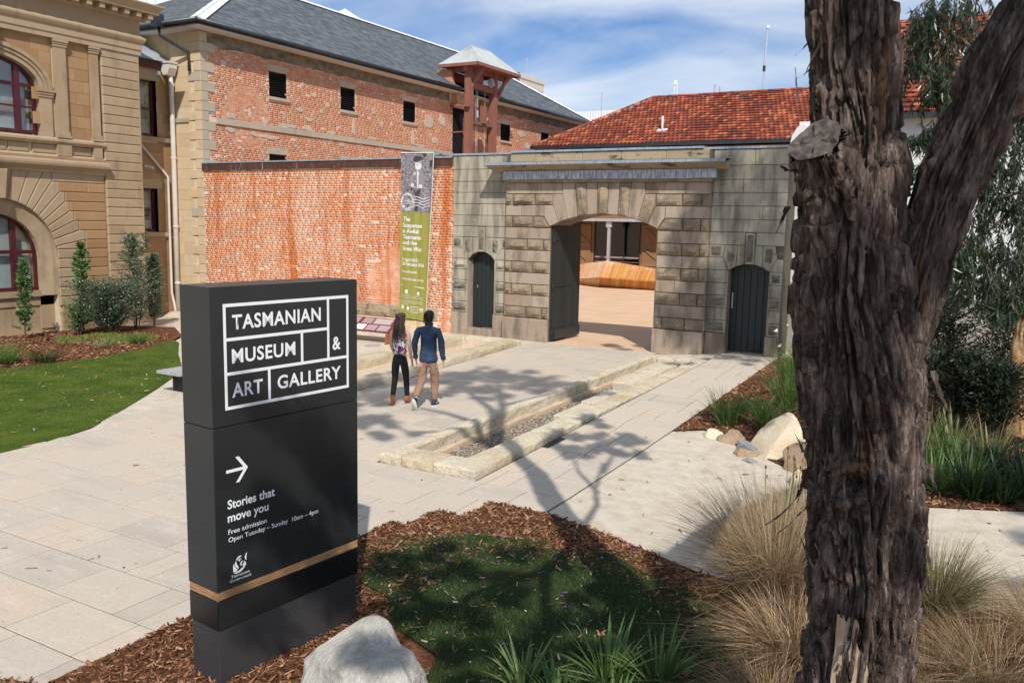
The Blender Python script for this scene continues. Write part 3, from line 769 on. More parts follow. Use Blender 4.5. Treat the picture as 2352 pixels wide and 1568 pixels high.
# beds and lawns
NEAR_BED = [(5.75, -18.8), (5.75, -17.7), (6.17, -17.56), (6.14, -13.49), (6.35, -13.49), (6.35, -12.87), (6.74, -12.87), (6.74, -12.25), (7.5, -12.25), (8.4, -12.5), (9.6, -13.0), (10.6, -13.1), (11.8, -12.5), (13.2, -12.0), (18, -11.6), (18, -24), (5.75, -24)]
patch('garden_soil', NEAR_BED, 'mulch_bed', 0.012, step=0.6, rough=0.03)
NEAR_LAWN = [(6.7, -14.45), (6.85, -13.75), (7.2, -13.35), (7.9, -13.1), (8.3, -13.35), (8.6, -13.05), (9.2, -13.35), (9.9, -13.6), (10.3, -14.1), (10.9, -15.0), (11.6, -16.2), (11.9, -17.6), (9.2, -17.4), (8.6, -16.4), (8.35, -15.75), (7.8, -15.55), (7.35, -15.1), (6.95, -15.0)]
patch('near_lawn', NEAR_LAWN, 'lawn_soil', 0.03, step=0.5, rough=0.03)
RIGHT_BED = [(7.5, -7.8), (7.5, -0.4), (7.9, 0.0), (20, 0.3), (24, -7), (18, -7.2), (14.2, -8.0), (12.3, -9.1), (11.2, -9.6), (9.4, -8.7), (7.9, -7.45)]
patch('side_garden_soil', RIGHT_BED, 'mulch_bed', 0.012, step=0.6, rough=0.04)
FAR_BED = [(-12.5, -3.6), (-12.7, -12), (-8.5, -12.5), (-7.2, -10.9), (-7.1, -9.5), (-7.0, -8.2), (-7.3, -6.6), (-8.1, -5.0), (-8.7, -4.2), (-10.5, -3.0)]
patch('far_garden_soil', FAR_BED, 'mulch_bed', 0.008, step=0.6, rough=0.03)
FAR_LAWN = [(-7.0, -8.2), (-7.3, -6.6), (-8.1, -5.0), (-7.6, -5.2), (-5.9, -6.6), (-3.9, -8.1), (-2.5, -9.9), (-1.5, -11.3), (-0.6, -12.6), (-0.3, -13.6), (-0.25, -14.3), (-0.6, -17), (-8, -17), (-8.5, -12.5), (-7.2, -10.9), (-7.1, -9.5)]
patch('far_lawn', FAR_LAWN, 'far_lawn', 0.012, step=0.6, rough=0.01)

def vary(n, lo, hi): return NR.uniform(lo, hi, n)
def chips(name, poly, n, size, m, off, label=None, hump=0.02, clear=None):
    p = scatter(poly, n)
    if clear is not None:
        k = ~inpoly(p[:, 0], p[:, 1], clear); p = p[k]
    n = len(p)
    z = _gza(p[:, 0], p[:, 1])+off+vary(n, 0, hump)
    c = np.concatenate([p, z[:, None]], 1)
    ang = vary(n, 0, 2*math.pi); tilt = NR.normal(0, .35, n); L = size*(.3+1.5*vary(n, 0, 1)**3); Wd = L*vary(n, .14, .36)
    ax = np.stack([np.cos(ang)*np.cos(tilt), np.sin(ang)*np.cos(tilt), np.sin(tilt)], 1)
    t2 = NR.normal(0, .4, n)
    ay = np.stack([-np.sin(ang)*np.cos(t2), np.cos(ang)*np.cos(t2), np.sin(t2)], 1)
    az = np.cross(ax, ay)*0.12
    V = []
    for (i, j, k) in ((-1, -1, 1), (1, -.6, 1), (.8, 1, 1), (-1.1, .7, 1), (-1, -1, -1), (1, -.6, -1), (.8, 1, -1), (-1.1, .7, -1)):
        V.append(c+ax*(L*.5*i)[:, None]+ay*(Wd*.5*j)[:, None]+az*(Wd*k)[:, None])
    V = np.stack(V, 1).reshape(-1, 3)
    f = np.array([(0, 1, 2, 3), (0, 4, 5, 1), (1, 5, 6, 2), (2, 6, 7, 3), (3, 7, 4, 0)])
    F = (np.arange(n)[:, None, None]*8+f[None]).reshape(-1, 4)
    return obj(name, mesh_np(name, V, F, m), None, kind='stuff', label=label, cat='wood chips' if 'chip' in m else 'fallen leaves')
NB1 = [(5.6, -18.6), (5.75, -17.7), (6.17, -17.56), (6.13, -13.48), (6.34, -13.48), (6.34, -12.86), (6.73, -12.86), (6.73, -12.24), (7.5, -12.24), (8.4, -12.5), (9.6, -13.0), (10.6, -13.1), (10.6, -14.2), (8, -14), (8.2, -16), (9.0, -18), (8.4, -19), (7.0, -19.2)]
chips('bark_mulch', NB1, 34000, 0.055, 'mulch_chip', 0.015, 'loose brown bark chips spread around the sign and foreground lawn edge', clear=[(7.6, -15.5), (7.5, -13.7), (9.0, -13.6), (10.3, -14.4), (10.6, -16.5), (8.8, -16.3)])
RB1 = [(7.5, -7.8), (7.5, -0.6), (8.6, -0.8), (9.6, -3.5), (10.8, -6), (11, -8.9), (9.4, -8.3), (8.0, -7.4)]
chips('bark_mulch', RB1, 12000, 0.075, 'mulch_chip', 0.015, 'reddish bark mulch in the bed beside the paved path at right')
RB2 = [(11, -9.3), (11.5, -9.5), (12.3, -9.1), (14.2, -8.0), (16, -7.4), (16, -4), (11, -4)]
chips('bark_mulch', RB2, 9000, 0.08, 'mulch_chip', 0.015, 'dark bark mulch under the strappy plants at far right')
chips('bark_mulch', [(-12.5, -4.2), (-12.7, -11), (-8.5, -11.5), (-7.25, -10.4), (-7.0, -8.2), (-7.3, -6.6), (-8.3, -5.0), (-9.2, -4.2)], 9000, 0.11, 'mulch_chip', 0.01, 'brown bark mulch in the bed below the sandstone museum wall')
# scattered chips and leaves over lawns and paths
chips('leaf_litter', NEAR_LAWN, 1500, 0.036, 'leaf_litter', 0.05, 'pale fallen gum leaves lying on the shaded foreground lawn', hump=0.04)
chips('leaf_litter', FAR_LAWN, 1300, 0.05, 'leaf_litter', 0.035, 'pale fallen leaves dotted over the bright lawn at left', hump=0.01)
chips('leaf_litter', [(-0.5, -17.5), (6, -17.5), (6, -13.5), (7.4, -12.5), (7.4, -8), (4.4, -11.5), (2, -8), (1, -5), (0, -11)], 130, 0.06, 'leaf_litter', 0.016, 'few curled brown leaves scattered on the pale paving', hump=0.004)
chips('leaf_litter', [(7.5, -12.4), (7.5, -7.9), (9.4, -9), (11.8, -9.8), (15, -9), (15, -11.6), (11, -12.8)], 170, 0.06, 'leaf_litter', 0.006, 'thin scatter of twigs and leaves on the sandy path', hump=0.004)

def turf(name, poly, n, h, w, m, off, label, thr=(-.45, .25)):
    p = scatter(poly, n); n = len(p)
    dens = np.array([mnoise.noise(Vector((a*1.1, b*1.1, 3))) for a, b in p])
    k = dens > NR.uniform(thr[0], thr[1], n); p = p[k]; n = len(p)
    base = np.concatenate([p, (_gza(p[:, 0], p[:, 1])+off)[:, None]], 1)
    d = np.stack([NR.normal(0, .45, n), NR.normal(0, .45, n), np.ones(n)], 1)
    v, f = blades(base, d, h*vary(n, .5, 1.3), w, vary(n, 0, .7), seg=1)
    o = obj(name, mesh_np(name, v, f, m), None, kind='stuff', label=label, cat='grass')
    return o
turf('lawn_grass', [(6.3, -14.9), (6.5, -13.6), (7.1, -13.0), (8.3, -12.8), (9.6, -13.2), (11.5, -14.2), (12.6, -16.5), (12.2, -18), (8.8, -17.6), (8.5, -16.0), (7.9, -15.75)], 42000, 0.06, 0.006, 'grass_blade', 0.02, 'ragged grass tufts straggling through the mulch around the foreground lawn', thr=(-.1, .45))
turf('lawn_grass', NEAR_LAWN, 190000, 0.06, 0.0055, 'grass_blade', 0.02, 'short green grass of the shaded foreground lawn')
turf('lawn_grass', [(-7.0, -8.2), (-7.3, -6.6), (-8.1, -5.0), (-7.6, -5.2), (-5.9, -6.6), (-3.9, -8.1), (-2.5, -9.9), (-1.5, -11.3), (-0.6, -12.6), (-0.3, -13.6), (-0.3, -14.6), (-3, -15), (-6.5, -11.5), (-7.1, -9.5)], 90000, 0.04, 0.012, 'far_grass_blade', 0.0, 'short bright green grass of the curved lawn at left')
turf('ground_cover', [(-11.0, -5.2), (-9.6, -4.6), (-8.7, -4.8), (-8.2, -5.6), (-8.9, -6.8), (-10.0, -7.2), (-11.2, -6.5)], 9000, 0.10, 0.03, 'lime_ground_cover', 0.0, 'lime green low ground cover in the mulch below the shrubs')

# ------------------------------------------------------------------ stone-kerbed troughs
def kerb_stone(name, parent, a0, a1, w0, w1, zt, zb, along='y', seed=0, m='kerb_stone'):
    """block with slightly lumpy top and sides; a along, w across; zt/zb functions of (u,v)"""
    r = random.Random(seed)
    nx, ny = 4, 2
    e = 0.018
    vs = []; idx = {}
    for j in range(ny+1):
        for i in range(nx+1):
            a = a0+(a1-a0)*i/nx; w = w0+(w1-w0)*j/ny
            if i in (0, nx): a += e*(1 if i == 0 else -1)
            if j in (0, ny): w += e*(1 if j == 0 else -1)
            jt = (r.random()-.5)*.014
            if i not in (0, nx): a += (r.random()-.5)*.04
            u, v_ = (w+jt, a) if along == 'y' else (a, w+jt)
            drop = 0.012 if (i in (0, nx) or j in (0, ny)) else 0
            idx[i, j] = len(vs); vs.append((u, v_, zt(u, v_)-drop+(r.random()-.5)*.010))
    ring = [(i, 0) for i in range(nx)]+[(nx, j) for j in range(ny)]+[(i, ny) for i in range(nx, 0, -1)]+[(0, j) for j in range(ny, 0, -1)]
    fs = [(idx[i, j], idx[i+1, j], idx[i+1, j+1], idx[i, j+1]) for j in range(ny) for i in range(nx)]
    low = []
    for lev, (fr, push) in enumerate(((0.15, .010), (0.55, .016), (1.0, .008))):
        cur = []
        for (i, j) in ring:
            t = vs[idx[i, j]]
            cu = (w0+w1)/2 if along == 'y' else (a0+a1)/2; cv = (a0+a1)/2 if along == 'y' else (w0+w1)/2
            a = a0+(a1-a0)*i/nx; w = w0+(w1-w0)*j/ny
            U, V_ = (w, a) if along == 'y' else (a, w)
            p = push*(r.random()*1.2-.6)
            sx = (1 if U > cu+1e-3 else -1 if U < cu-1e-3 else 0)*(j in (0, ny) if along == 'y' else i in (0, nx))
            sy = (1 if V_ > cv+1e-3 else -1 if V_ < cv-1e-3 else 0)*(i in (0, nx) if along == 'y' else j in (0, ny))
            z = t[2]+(zb(U, V_)-t[2])*fr
            cur.append(len(vs)); vs.append((U+sx*(p-.004), V_+sy*(p-.004), z))
        low.append(cur)
    prev = [idx[q] for q in ring]
    for cur in low:
        k = len(ring)
        for i in range(k): fs.append((prev[i], cur[i], cur[(i+1) % k], prev[(i+1) % k]))
        prev = cur
    me = bpy.data.meshes.new(name); me.from_pydata(vs, [], fs); me.update()
    bm = bmesh.new(); bm.from_mesh(me); bmesh.ops.recalc_face_normals(bm, faces=bm.faces); bm.to_mesh(me); bm.free()
    me.materials.append(MATS[m])
    return obj(name, me, parent)
def ktop(u, v): return 0.165+0.10*min(1, max(0, (v+11.6)/10.8))
trough = thing('stone_trough', 'long sandstone kerbed trench with gravel floor running beside the right path to the gate', 'trough', loc=(5.3, -6, 0))
flo = lambda u, v: ktop(u, v)-0.30
# near end stones
for i, (a, b) in enumerate(((4.5, 4.88), (4.88, 5.42), (5.42, 6.10))):
    kerb_stone('kerb_stone', trough, a, b, -11.62, -11.16, ktop, lambda u, v: -0.08, along='x', seed=10+i)
v = -11.16; k = 0
while v < -0.95:
    L = rng.choice((0.5, 0.7, 0.85, 0.62, 0.42)); e_ = min(v+L, -0.9)
    kerb_stone('kerb_stone', trough, v, e_, 5.68, 6.08, ktop, lambda u, v: gz(u, v)-.08, seed=30+k); v = e_; k += 1
v = -11.16
while v < -1.35:
    L = rng.choice((0.45, 0.6, 0.75, 0.55, 0.38)); e_ = min(v+L, -1.3)
    kerb_stone('kerb_stone', trough, v, e_, 4.5, 4.72, ktop, lambda u, v: ktop(u, v)-0.19, seed=80+k); v = e_; k += 1
for i, (a, b) in enumerate(((4.5, 4.8), (4.8, 5.25), (5.25, 5.62))):
    kerb_stone('kerb_stone', trough, a, b, -1.3, -0.88, lambda u, v: ktop(u, v), lambda u, v: ktop(u, v)-.4, along='x', seed=170+i)
v = -11.1
while v < -1.4:
    L = rng.choice((0.8, 1.1, 0.95)); e_ = min(v+L, -1.32)
    kerb_stone('ledge_stone', trough, v, e_, 4.55, 4.78, lambda u, v: ktop(u, v)-0.185, lambda u, v: ktop(u, v)-0.4, seed=120+k, m='trough_wall'); v = e_; k += 1
b = MB(); n_ = 12
for i in range(n_):
    a, c = -11.2+i*(9.95/n_), -11.2+(i+1)*(9.95/n_)
    b.add([(4.7, a, flo(0, a)), (5.75, a, flo(0, a)), (5.75, c, flo(0, c)), (4.7, c, flo(0, c))], [(0, 1, 2, 3)])
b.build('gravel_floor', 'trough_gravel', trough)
b = MB().box(4.46, 4.6, -11.5, -1.0, -0.45, 0.10).box(6.0, 6.05, -11.5, -0.95, -0.45, 0.05).box(4.5, 6.05, -11.55, -11.3, -0.45, 0.05).box(4.5, 6.05, -1.1, -0.95, -.45, .1)
b.build('trench_side', 'trough_wall', trough)
# slabs fallen inside the far half of the trench
for i, (a, c, w0, w1, dz) in enumerate(((-7.5, -6.3, 5.15, 5.58, .12), (-6.25, -4.9, 5.1, 5.58, .14), (-4.6, -3.2, 5.05, 5.55, .26), (-3.1, -1.7, 5.0, 5.55, .27))):
    kerb_stone('laid_stone', trough, a, c, w0, w1, lambda u, v, dz=dz: flo(u, v)+dz, lambda u, v: flo(u, v)-.02, seed=150+i, m='kerb_stone')
p = scatter([(4.78, -11.1), (5.7, -11.1), (5.7, -1.4), (4.78, -1.4)], 6000)
q = np.stack([p[:, 0], p[:, 1], 0.165+0.10*np.clip((p[:, 1]+11.6)/10.8, 0, 1)-.295], 1)
def pebbles(q, size, m, name, parent, **kw):
    n = len(q); s = size*vary(n, .5, 1.4)
    V = []
    for dx, dy, dz in ((-1, -.7, 0), (.2, -1, .1), (1, .2, 0), (-.1, 1, .1), (0, 0, .9)):
        V.append(q+np.stack([dx*s*vary(n, .7, 1.2), dy*s*vary(n, .7, 1.2), dz*s], 1))
    V = np.stack(V, 1).reshape(-1, 3)
    f = np.array([(0, 1, 4), (1, 2, 4), (2, 3, 4), (3, 0, 4)])
    F = (np.arange(n)[:, None, None]*5+f[None]).reshape(-1, 3)
    return obj(name, mesh_np(name, V, F, m), parent, **kw)
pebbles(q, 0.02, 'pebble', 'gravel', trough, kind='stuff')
# left trough
tro2 = thing('stone_trough', 'sandstone kerbed trench left of the central path, beyond the walking couple', 'trough', loc=(0, -5, 0))
def k2(u, v): return 0.02+0.22*min(1, max(0, (v+9.6)/8))+.08
v = -9.6
while v < -1.1:
    L = rng.choice((0.7, 0.9, 1.1)); e_ = min(v+L, -1.0)
    kerb_stone('kerb_stone', tro2, v, e_, 0.40, 0.86, k2, lambda u, v: gz(u, v)-.12, seed=200+k)
    kerb_stone('kerb_stone', tro2, v, e_, -1.25, -0.8, k2, lambda u, v: k2(u, v)-.45, seed=240+k); v = e_; k += 1
for i, (a, b_) in enumerate(((-.8, -.2), (-.2, .4))):
    kerb_stone('kerb_stone', tro2, a, b_, -1.4, -1.0, k2, lambda u, v: k2(u, v)-.4, along='x', seed=270+i)
    kerb_stone('kerb_stone', tro2, a, b_, -9.6, -9.2, k2, lambda u, v: k2(u, v)-.4, along='x', seed=280+i)
MB().add([(-.85, -9.3, -.1), (.45, -9.3, -.1), (.45, -1.3, .04), (-.85, -1.3, .04)], [(0, 1, 2, 3)]).build('trench_floor', 'trough_wall', tro2)
# ------------------------------------------------------------------ the stone gate wall
gate = thing('stone_gateway', 'weathered sandstone gateway wall with a wide arch, projecting cornice and two small doors', 'gateway', loc=(2.7, 0.5, 0.17))
GB = Ty(0.0)          # side walls face
GP = Ty(-0.16)        # centre bay face
AX, AZ, AR = 2.73, 0.16, 3.52          # arch centre and radius
H1 = [5.36-0.06, 4.89, 4.55, 4.24, 3.92, 3.60, 3.29, 2.98, 2.67, 2.36, 2.05, 1.74, 1.43, 1.12, 0.80]
def arc_pts(cx, cz, r, a0, a1, n):
    return [(cx+r*math.sin(a0+(a1-a0)*i/n), cz+r*math.cos(a0+(a1-a0)*i/n)) for i in range(n+1)]
# core masonry (recessed behind the facing stones); 0.9 m thick
def core():
    b = MB()
    y0, y1 = 0.03, 0.9
    door1 = (-1.52, -0.63, 2.33, 2.58); door2 = (6.08, 7.07, 2.36, 2.53)
    for (x0, x1, dr) in ((-2.07, -0.19, door1), (5.56, 7.38, door2)):
        l, r, sp, cr = dr
        b.prism([(x0, -.2), (l-.02, -.2), (l-.02, 5.28), (x0, 5.28)], y0, y1)
        b.prism([(r+.02, -.2), (x1, -.2), (x1, 5.28), (r+.02, 5.28)], y0, y1)
        n = 8; w = (r-l)/2; R_ = (w*w+(cr-sp)**2)/(2*(cr-sp)); th = math.asin(w/R_)
        arc = arc_pts((l+r)/2, cr-R_+.02, R_, -th, th, n)
        b.prism([(l-.02, 5.28)]+[(l-.02, sp+.02)]+arc+[(r+.02, sp+.02), (r+.02, 5.28)], y0+.001, y1-.001)
    y0 = -0.13
    b.prism([(-0.19, -.2), (1.22, -.2), (1.22, 5.26), (-0.19, 5.26)], y0, y1)
    b.prism([(4.24, -.2), (5.56, -.2), (5.56, 5.26), (4.24, 5.26)], y0, y1)
    th = math.asin(1.52/AR)
    ap_ = arc_pts(AX, AZ, AR+.02, -th, th, 16); b.prism([(ap_[0][0], 5.26)]+ap_+[(ap_[-1][0], 5.26)], y0+.001, y1-.001)
    b.build('wall_core', 'dark_joint', gate)
core()
sid = [500]
def gs(poly, T, m, rough=0.0, proud=0.0, nm='stone', **kw):
    sid[0] += 1
    if len(poly) < 3: return
    return stone(nm, poly, T, gate, m, proud=proud, back=0.05, rough=rough, seed=sid[0], **kw)
def door_bay(x0, x1, dl, dr, sp, cr, base):
    """one side bay: courses with a small arched door opening"""
    cx_ = (dl+dr)/2; w = (dr-dl)/2
    R_ = (w*w+(cr-sp)**2)/(2*(cr-sp)); cz_ = cr-R_
    # parapet course
    gs(rect(x0, (x0+x1)/2+.1, H1[1], 5.28), GB, 'gate_grey_stone'); gs(rect((x0+x1)/2+.1, x1, H1[1], 5.28), GB, 'gate_grey_stone')
    for k in range(1, 7):
        z1, z0 = H1[k], H1[k+1]
        if k < 6:
            c = x0+(x1-x0)*rng.uniform(.3, .7)
            if k in (2, 4): gs(rect(x0, c, z0, z1), GB, 'gate_grey_stone', gap=0.004); gs(rect(c, x1, z0, z1), GB, 'gate_grey_stone', gap=0.004)
            else: gs(rect(x0, x1, z0, z1), GB, 'gate_grey_stone', gap=.004, ch=.016)
        else:                                    # the course cut by the raised keystone
            gs(rect(x0, cx_-.13, z0, z1), GB, 'gate_grey_stone'); gs(rect(cx_+.13, x1, z0, z1), GB, 'gate_grey_stone')
    # voussoirs around the small arch
    top = H1[7]
    ang = math.asin(min(.99, w/R_))
    P = lambda t: (cx_+R_*math.sin(t), cz_+R_*math.cos(t))
    kh = 0.17
    e1, e2 = P(-ang*kh*1.3), P(ang*kh*1.3)
    gs([e1, e2, (cx_+.12, H1[6]-.01), (cx_-.12, H1[6]-.01)], GB, 'gate_grey_stone')
    gs([(e1[0]+.03, e1[1]+.06), (e2[0]-.03, e2[1]+.06), (cx_+.075, H1[6]-.05), (cx_-.075, H1[6]-.05)], GB, 'gate_dark_patch', rough=0.03, proud=0.012, nm='keystone_face')
    for s in (-1, 1):
        a = P(s*ang*kh*1.3); b_ = P(s*ang*.62); c = P(s*ang)
        X = x0 if s < 0 else x1
        def o(pl_): return pl_ if s > 0 else pl_[::-1]
        gs(o([a, (cx_+s*.12, top), (cx_+s*.31, top), b_]), GB, 'gate_grey_stone')
        gs(o([b_, (cx_+s*.31, top), (cx_+s*.60, top), (cx_+s*.66, top-.31), c]), GB, 'gate_grey_stone')
        gs(o([(cx_+s*.36, c[1]+.24), (cx_+s*.37, top-.06), (cx_+s*.56, top-.06), (cx_+s*.53, c[1]+.20)]), GB, 'gate_dark_patch', rough=0.03, proud=0.012, nm='voussoir_face')
        if abs(X-(cx_+s*.62)) > .22:
            gs(o([(cx_+s*.60, top), (X, top), (X, top-.31), (cx_+s*.66, top-.31)]), GB, 'gate_grey_stone')
            q0, q1 = sorted((cx_+s*.70, X-s*.05))
            gs(rect(q0, q1, top-.27, top-.04), GB, 'gate_dark_patch', rough=0.03, proud=0.012, nm='dressed_face')
        # jamb blocks
        D = dl if s < 0 else dr
        zz = [z for z in H1 if z < top-.2]
        up = top-.31
        zl = zz[1] if up-zz[0] < .05 else zz[0]
        gs(o([(c[0], c[1]), (cx_+s*.66, up), (X, up), (X, zl), (D, zl)] if c[1] > zl+.05 else [(D, zl), (cx_+s*.66, up), (X, up), (X, zl)]), GB, 'gate_grey_stone')
        st = 2 if up-zz[0] < .05 else 1
        prev = zz[st-1]
        for i, z in enumerate(zz[st:]):
            q0, q1 = sorted((D, X))
            gs(rect(q0, q1, z, prev), GB, 'gate_grey_stone')
            if i % 2 == 0:
                gs(rect(q0+.05, q1-.05, z+.045, prev-.045), GB, 'gate_dark_patch' if rng.random() < .6 else 'gate_grey_stone', rough=0.035, proud=0.012, nm='dressed_face')
            prev = z
        q0, q1 = sorted((D-s*.02, X))
        gs(rect(q0, q1, -.1, prev), GB, 'gate_pink_stone', proud=0.05, rough=0.012)
door_bay(-2.07, -0.20, -1.52, -0.63, 2.33, 2.58, .39)
door_bay(5.57, 7.38, 6.08, 7.07, 2.36, 2.53, .36)
gs(rect(-1.62, -.55, -.05, .38), Ty(-.22), 'gate_pink_stone', nm='door_step', proud=.0)
MB().box(-1.60, -.57, -.19, .2, -.1, .365).build('door_step', 'gate_pink_stone', gate)
# reveals of the little doors and the arch soffit
for (l, r, sp) in ((-1.52, -.63, 2.33), (6.08, 7.07, 2.36)):
    b = MB(); b.box(l-.019, l, 0.0, .5, 0.1, sp).box(r, r+.019, 0.0, .5, .1, sp)
    b.build('door_reveal', 'gate_pink_stone', gate)
# centre bay: courses on both piers, alternately smooth and quarry faced
ZC = [4.50, 4.20, 3.90, 3.60, 3.29, 2.98, 2.67, 2.36, 2.05, 1.74, 1.43, 1.11, 0.80]
NV = 11
th = math.asin(1.53/AR)
angs = [-th+2*th*i/NV for i in range(NV+1)]
def inner(i): return (AX+AR*math.sin(angs[i]), AZ+AR*math.cos(angs[i]))
XO = [1.71, 1.45, 1.17, .80, .47, .16]; ZO = [3.60, 3.90, 4.20, 4.50, 4.50, 4.50]
for i in range(NV):
    flip = i > 5
    j = NV-1-i if flip else i
    if j == 5: poly = [inner(5), inner(6), (AX+.16, 4.5), (AX-.16, 4.5)]
    else:
        f = 1 if flip else -1
        Pj = inner(NV-j) if flip else inner(j); Pk = inner(NV-j-1) if flip else inner(j+1)
        poly = [Pj, (AX+f*XO[j], ZO[j])]
        if ZO[j+1 if j < 3 else j] > ZO[j]+.01: poly.append((AX+f*XO[j], ZO[j+1]))
        poly += [(AX+f*XO[j+1], ZO[j+1]), Pk]
    rk = i in (3, 5, 7, 9)
    if rk and len(poly) == 4: gs(poly, GP, 'gate_rock_stone', rough=0.05, proud=.05, ch=.03, nm='voussoir')
    else: gs(poly, GP, 'gate_rock_stone' if rk else 'gate_pink_stone', rough=.04 if rk else 0, proud=.03, nm='voussoir')
    a, b_ = inner(i), inner(i+1)
    MB().add([(a[0], -.15, a[1]), (b_[0], -.15, b_[1]), (b_[0], .9, b_[1]), (a[0], .9, a[1])], [(0, 1, 2, 3)]).build('soffit_stone', 'gate_pink_stone', gate)
for s, (P0, P1) in ((-1, (-0.20, 1.20)), (1, (4.26, 5.57))):
    outer, jamb = (P0, P1) if s < 0 else (P1, P0)
    for k in range(len(ZC)-1):
        z1, z0 = ZC[k], ZC[k+1]
        lim = jamb
        if k < 3: lim = AX+s*[1.17, 1.45, 1.71][k]
        q0, q1 = sorted((outer, lim))
        rk = (k % 2 == 1)
        def cut(poly, s=s, k=k, outer=outer, jamb=jamb):
            if k != 3: return poly
            m_ = max(p[0] for p in poly) if s < 0 else min(p[0] for p in poly)
            if abs(m_-jamb) > .01: return poly
            o_ = min(p[0] for p in poly) if s < 0 else max(p[0] for p in poly)
            return [(o_, 3.29), (jamb, 3.29), (jamb, 3.33), (AX+s*1.71, 3.6), (o_, 3.6)]
        split = [q0, q0+(q1-q0)*rng.uniform(.35, .65), q1] if (rk or rng.random() < .5) else [q0, q1]
        if rk and q1-q0 > .9:
            split = [q0, q0+.22, q0+(q1-q0)*.62, q1] if rng.random() < .5 else [q0, q0+(q1-q0)*.5, q1-.2, q1]
        for a, b_ in zip(split[:-1], split[1:]):
            poly = cut(rect(a, b_, z0, z1))
            if rk: gs(poly, GP, 'gate_rock_stone', rough=rng.uniform(.03, .065), proud=.01, ch=.02, gap=.010)
            else: gs(poly, GP, 'gate_pink_stone', proud=.005)
        # reveal stones inside the passage and outer return
        y0, y1 = -.15, .9
        gsx = Tx(jamb, 1 if s < 0 else -1)
        if k >= 4:
            me = stone_mesh('jamb_stone', rect(y0, y1, z0, z1), gsx, 0.012, .02, 'gate_pink_stone', seed=sid[0]); obj('jamb_stone', me, gate)
        gsx = Tx(outer, -1 if s < 0 else 1)
        me = stone_mesh('return_stone', rect(-.16, .03, z0, z1), gsx, 0.004, .02, 'gate_pink_stone', seed=sid[0]); obj('return_stone', me, gate)
    q0, q1 = sorted((outer, jamb))
    gs(rect(q0-.03, q1+.0, -.15, .80), Ty(-.16), 'gate_pink_stone', rough=.012, proud=.06, nm='base_stone')
    MB().box(q0-.02, q1+(.012 if s < 0 else 0), -.2, .9, -.2, .785).build('base_stone', 'gate_pink_stone', gate)
# frieze, lead band, cornice, parapet, coping
MB().box(-.16, 5.62, -.22, .0, 4.50, 4.585).build('frieze', 'gate_rock_stone', gate)
n = 9
for i in range(n):
    a, c = -.22+i*5.95/n, -.22+(i+1)*5.95/n
    MB().box(a+.002, c-.002, -.30, -.15, 4.585+rng.uniform(-.012, .004), 4.80).build('lead_apron', 'lead_stained', gate)
b = MB()
prof = [(-.16, 4.80), (-.26, 4.80), (-.30, 4.84), (-.46, 4.87), (-.62, 4.92), (-.66, 4.96), (-.66, 5.0), (-.16, 5.04)]
b.prism(prof, -.58, 6.02, plane='x')
b.build('cornice', 'parapet_stone', gate)
for i in range(8):
    a, c = -.62+i*6.68/8, -.62+(i+1)*6.68/8
    bb = MB(); bb.prism([(-.16, 5.042), (-.70, 5.004), (-.70, 4.945), (-.672, 4.945), (-.672, 5.016), (-.16, 5.055)], a+.002, c-.002, plane='x')
    bb.build('cornice_flashing', 'lead_cap', gate)
for i, (a, c) in enumerate(((-.08, .95), (.95, 2.1), (2.1, 3.2), (3.2, 4.4), (4.4, 5.5))):
    gs(rect(a, c, 5.05, 5.30), Ty(-.16), 'parapet_stone', proud=0, nm='parapet_stone')
MB().box(-.07, 5.49, -.14, .8, 5.0, 5.27).build('parapet_core', 'parapet_stone', gate)
for i in range(14):
    a, c = -2.10+i*9.5/14, -2.10+(i+1)*9.5/14
    up = 0.02 if -.2 < (a+c)/2 < 5.6 else 0
    MB().box(a+.002, c-.002, -.03 if not up else -.2, .93, 5.285+up, 5.335+up+rng.uniform(0, .008)).build('coping_flashing', 'lead_cap', gate)

def plank_door(name, label, l, r, z0, sp, cr, y, hx=None):
    t = thing(name, label, 'door', loc=((l+r)/2, y, z0))
    w = (r-l)/2; cx_ = (l+r)/2
    R_ = (w*w+(cr-sp)**2)/(2*(cr-sp)); cz_ = cr-R_
    n = 6
    for i in range(n):
        a, c = l+(r-l)*i/n, l+(r-l)*(i+1)/n
        f = lambda x: cz_+math.sqrt(R_*R_-(x-cx_)**2)
        poly = [(a+.004, z0), (c-.004, z0), (c-.004, f(c)), ((a+c)/2, f((a+c)/2)), (a+.004, f(a))]
        me = stone_mesh('board', poly, Ty(y), 0.0, .04, 'door_green_black', ch=.006, gap=.001); obj('board', me, t)
    MB().box(l, r, y+.02, y+.06, z0, sp).build('backing', 'door_green_black', t)
    return t
d1 = plank_door('side_door', 'small dark green arched plank door left of the gateway, above a stone step', -1.515, -.635, .38, 2.33, 2.575, .28)
MB().box(-1.36, -1.345, .262, .28, 1.52, 1.60).build('keyhole_plate', 'galv_metal', d1)
d2 = plank_door('side_door', 'dark arched plank door right of the gateway with a pale metal handle', 6.085, 7.065, .34, 2.36, 2.525, .28)
MB().box(6.13, 6.16, .25, .28, 1.42, 1.80).box(6.15, 6.17, .21, .25, 1.42, 1.50).build('handle', 'galv_metal', d2)
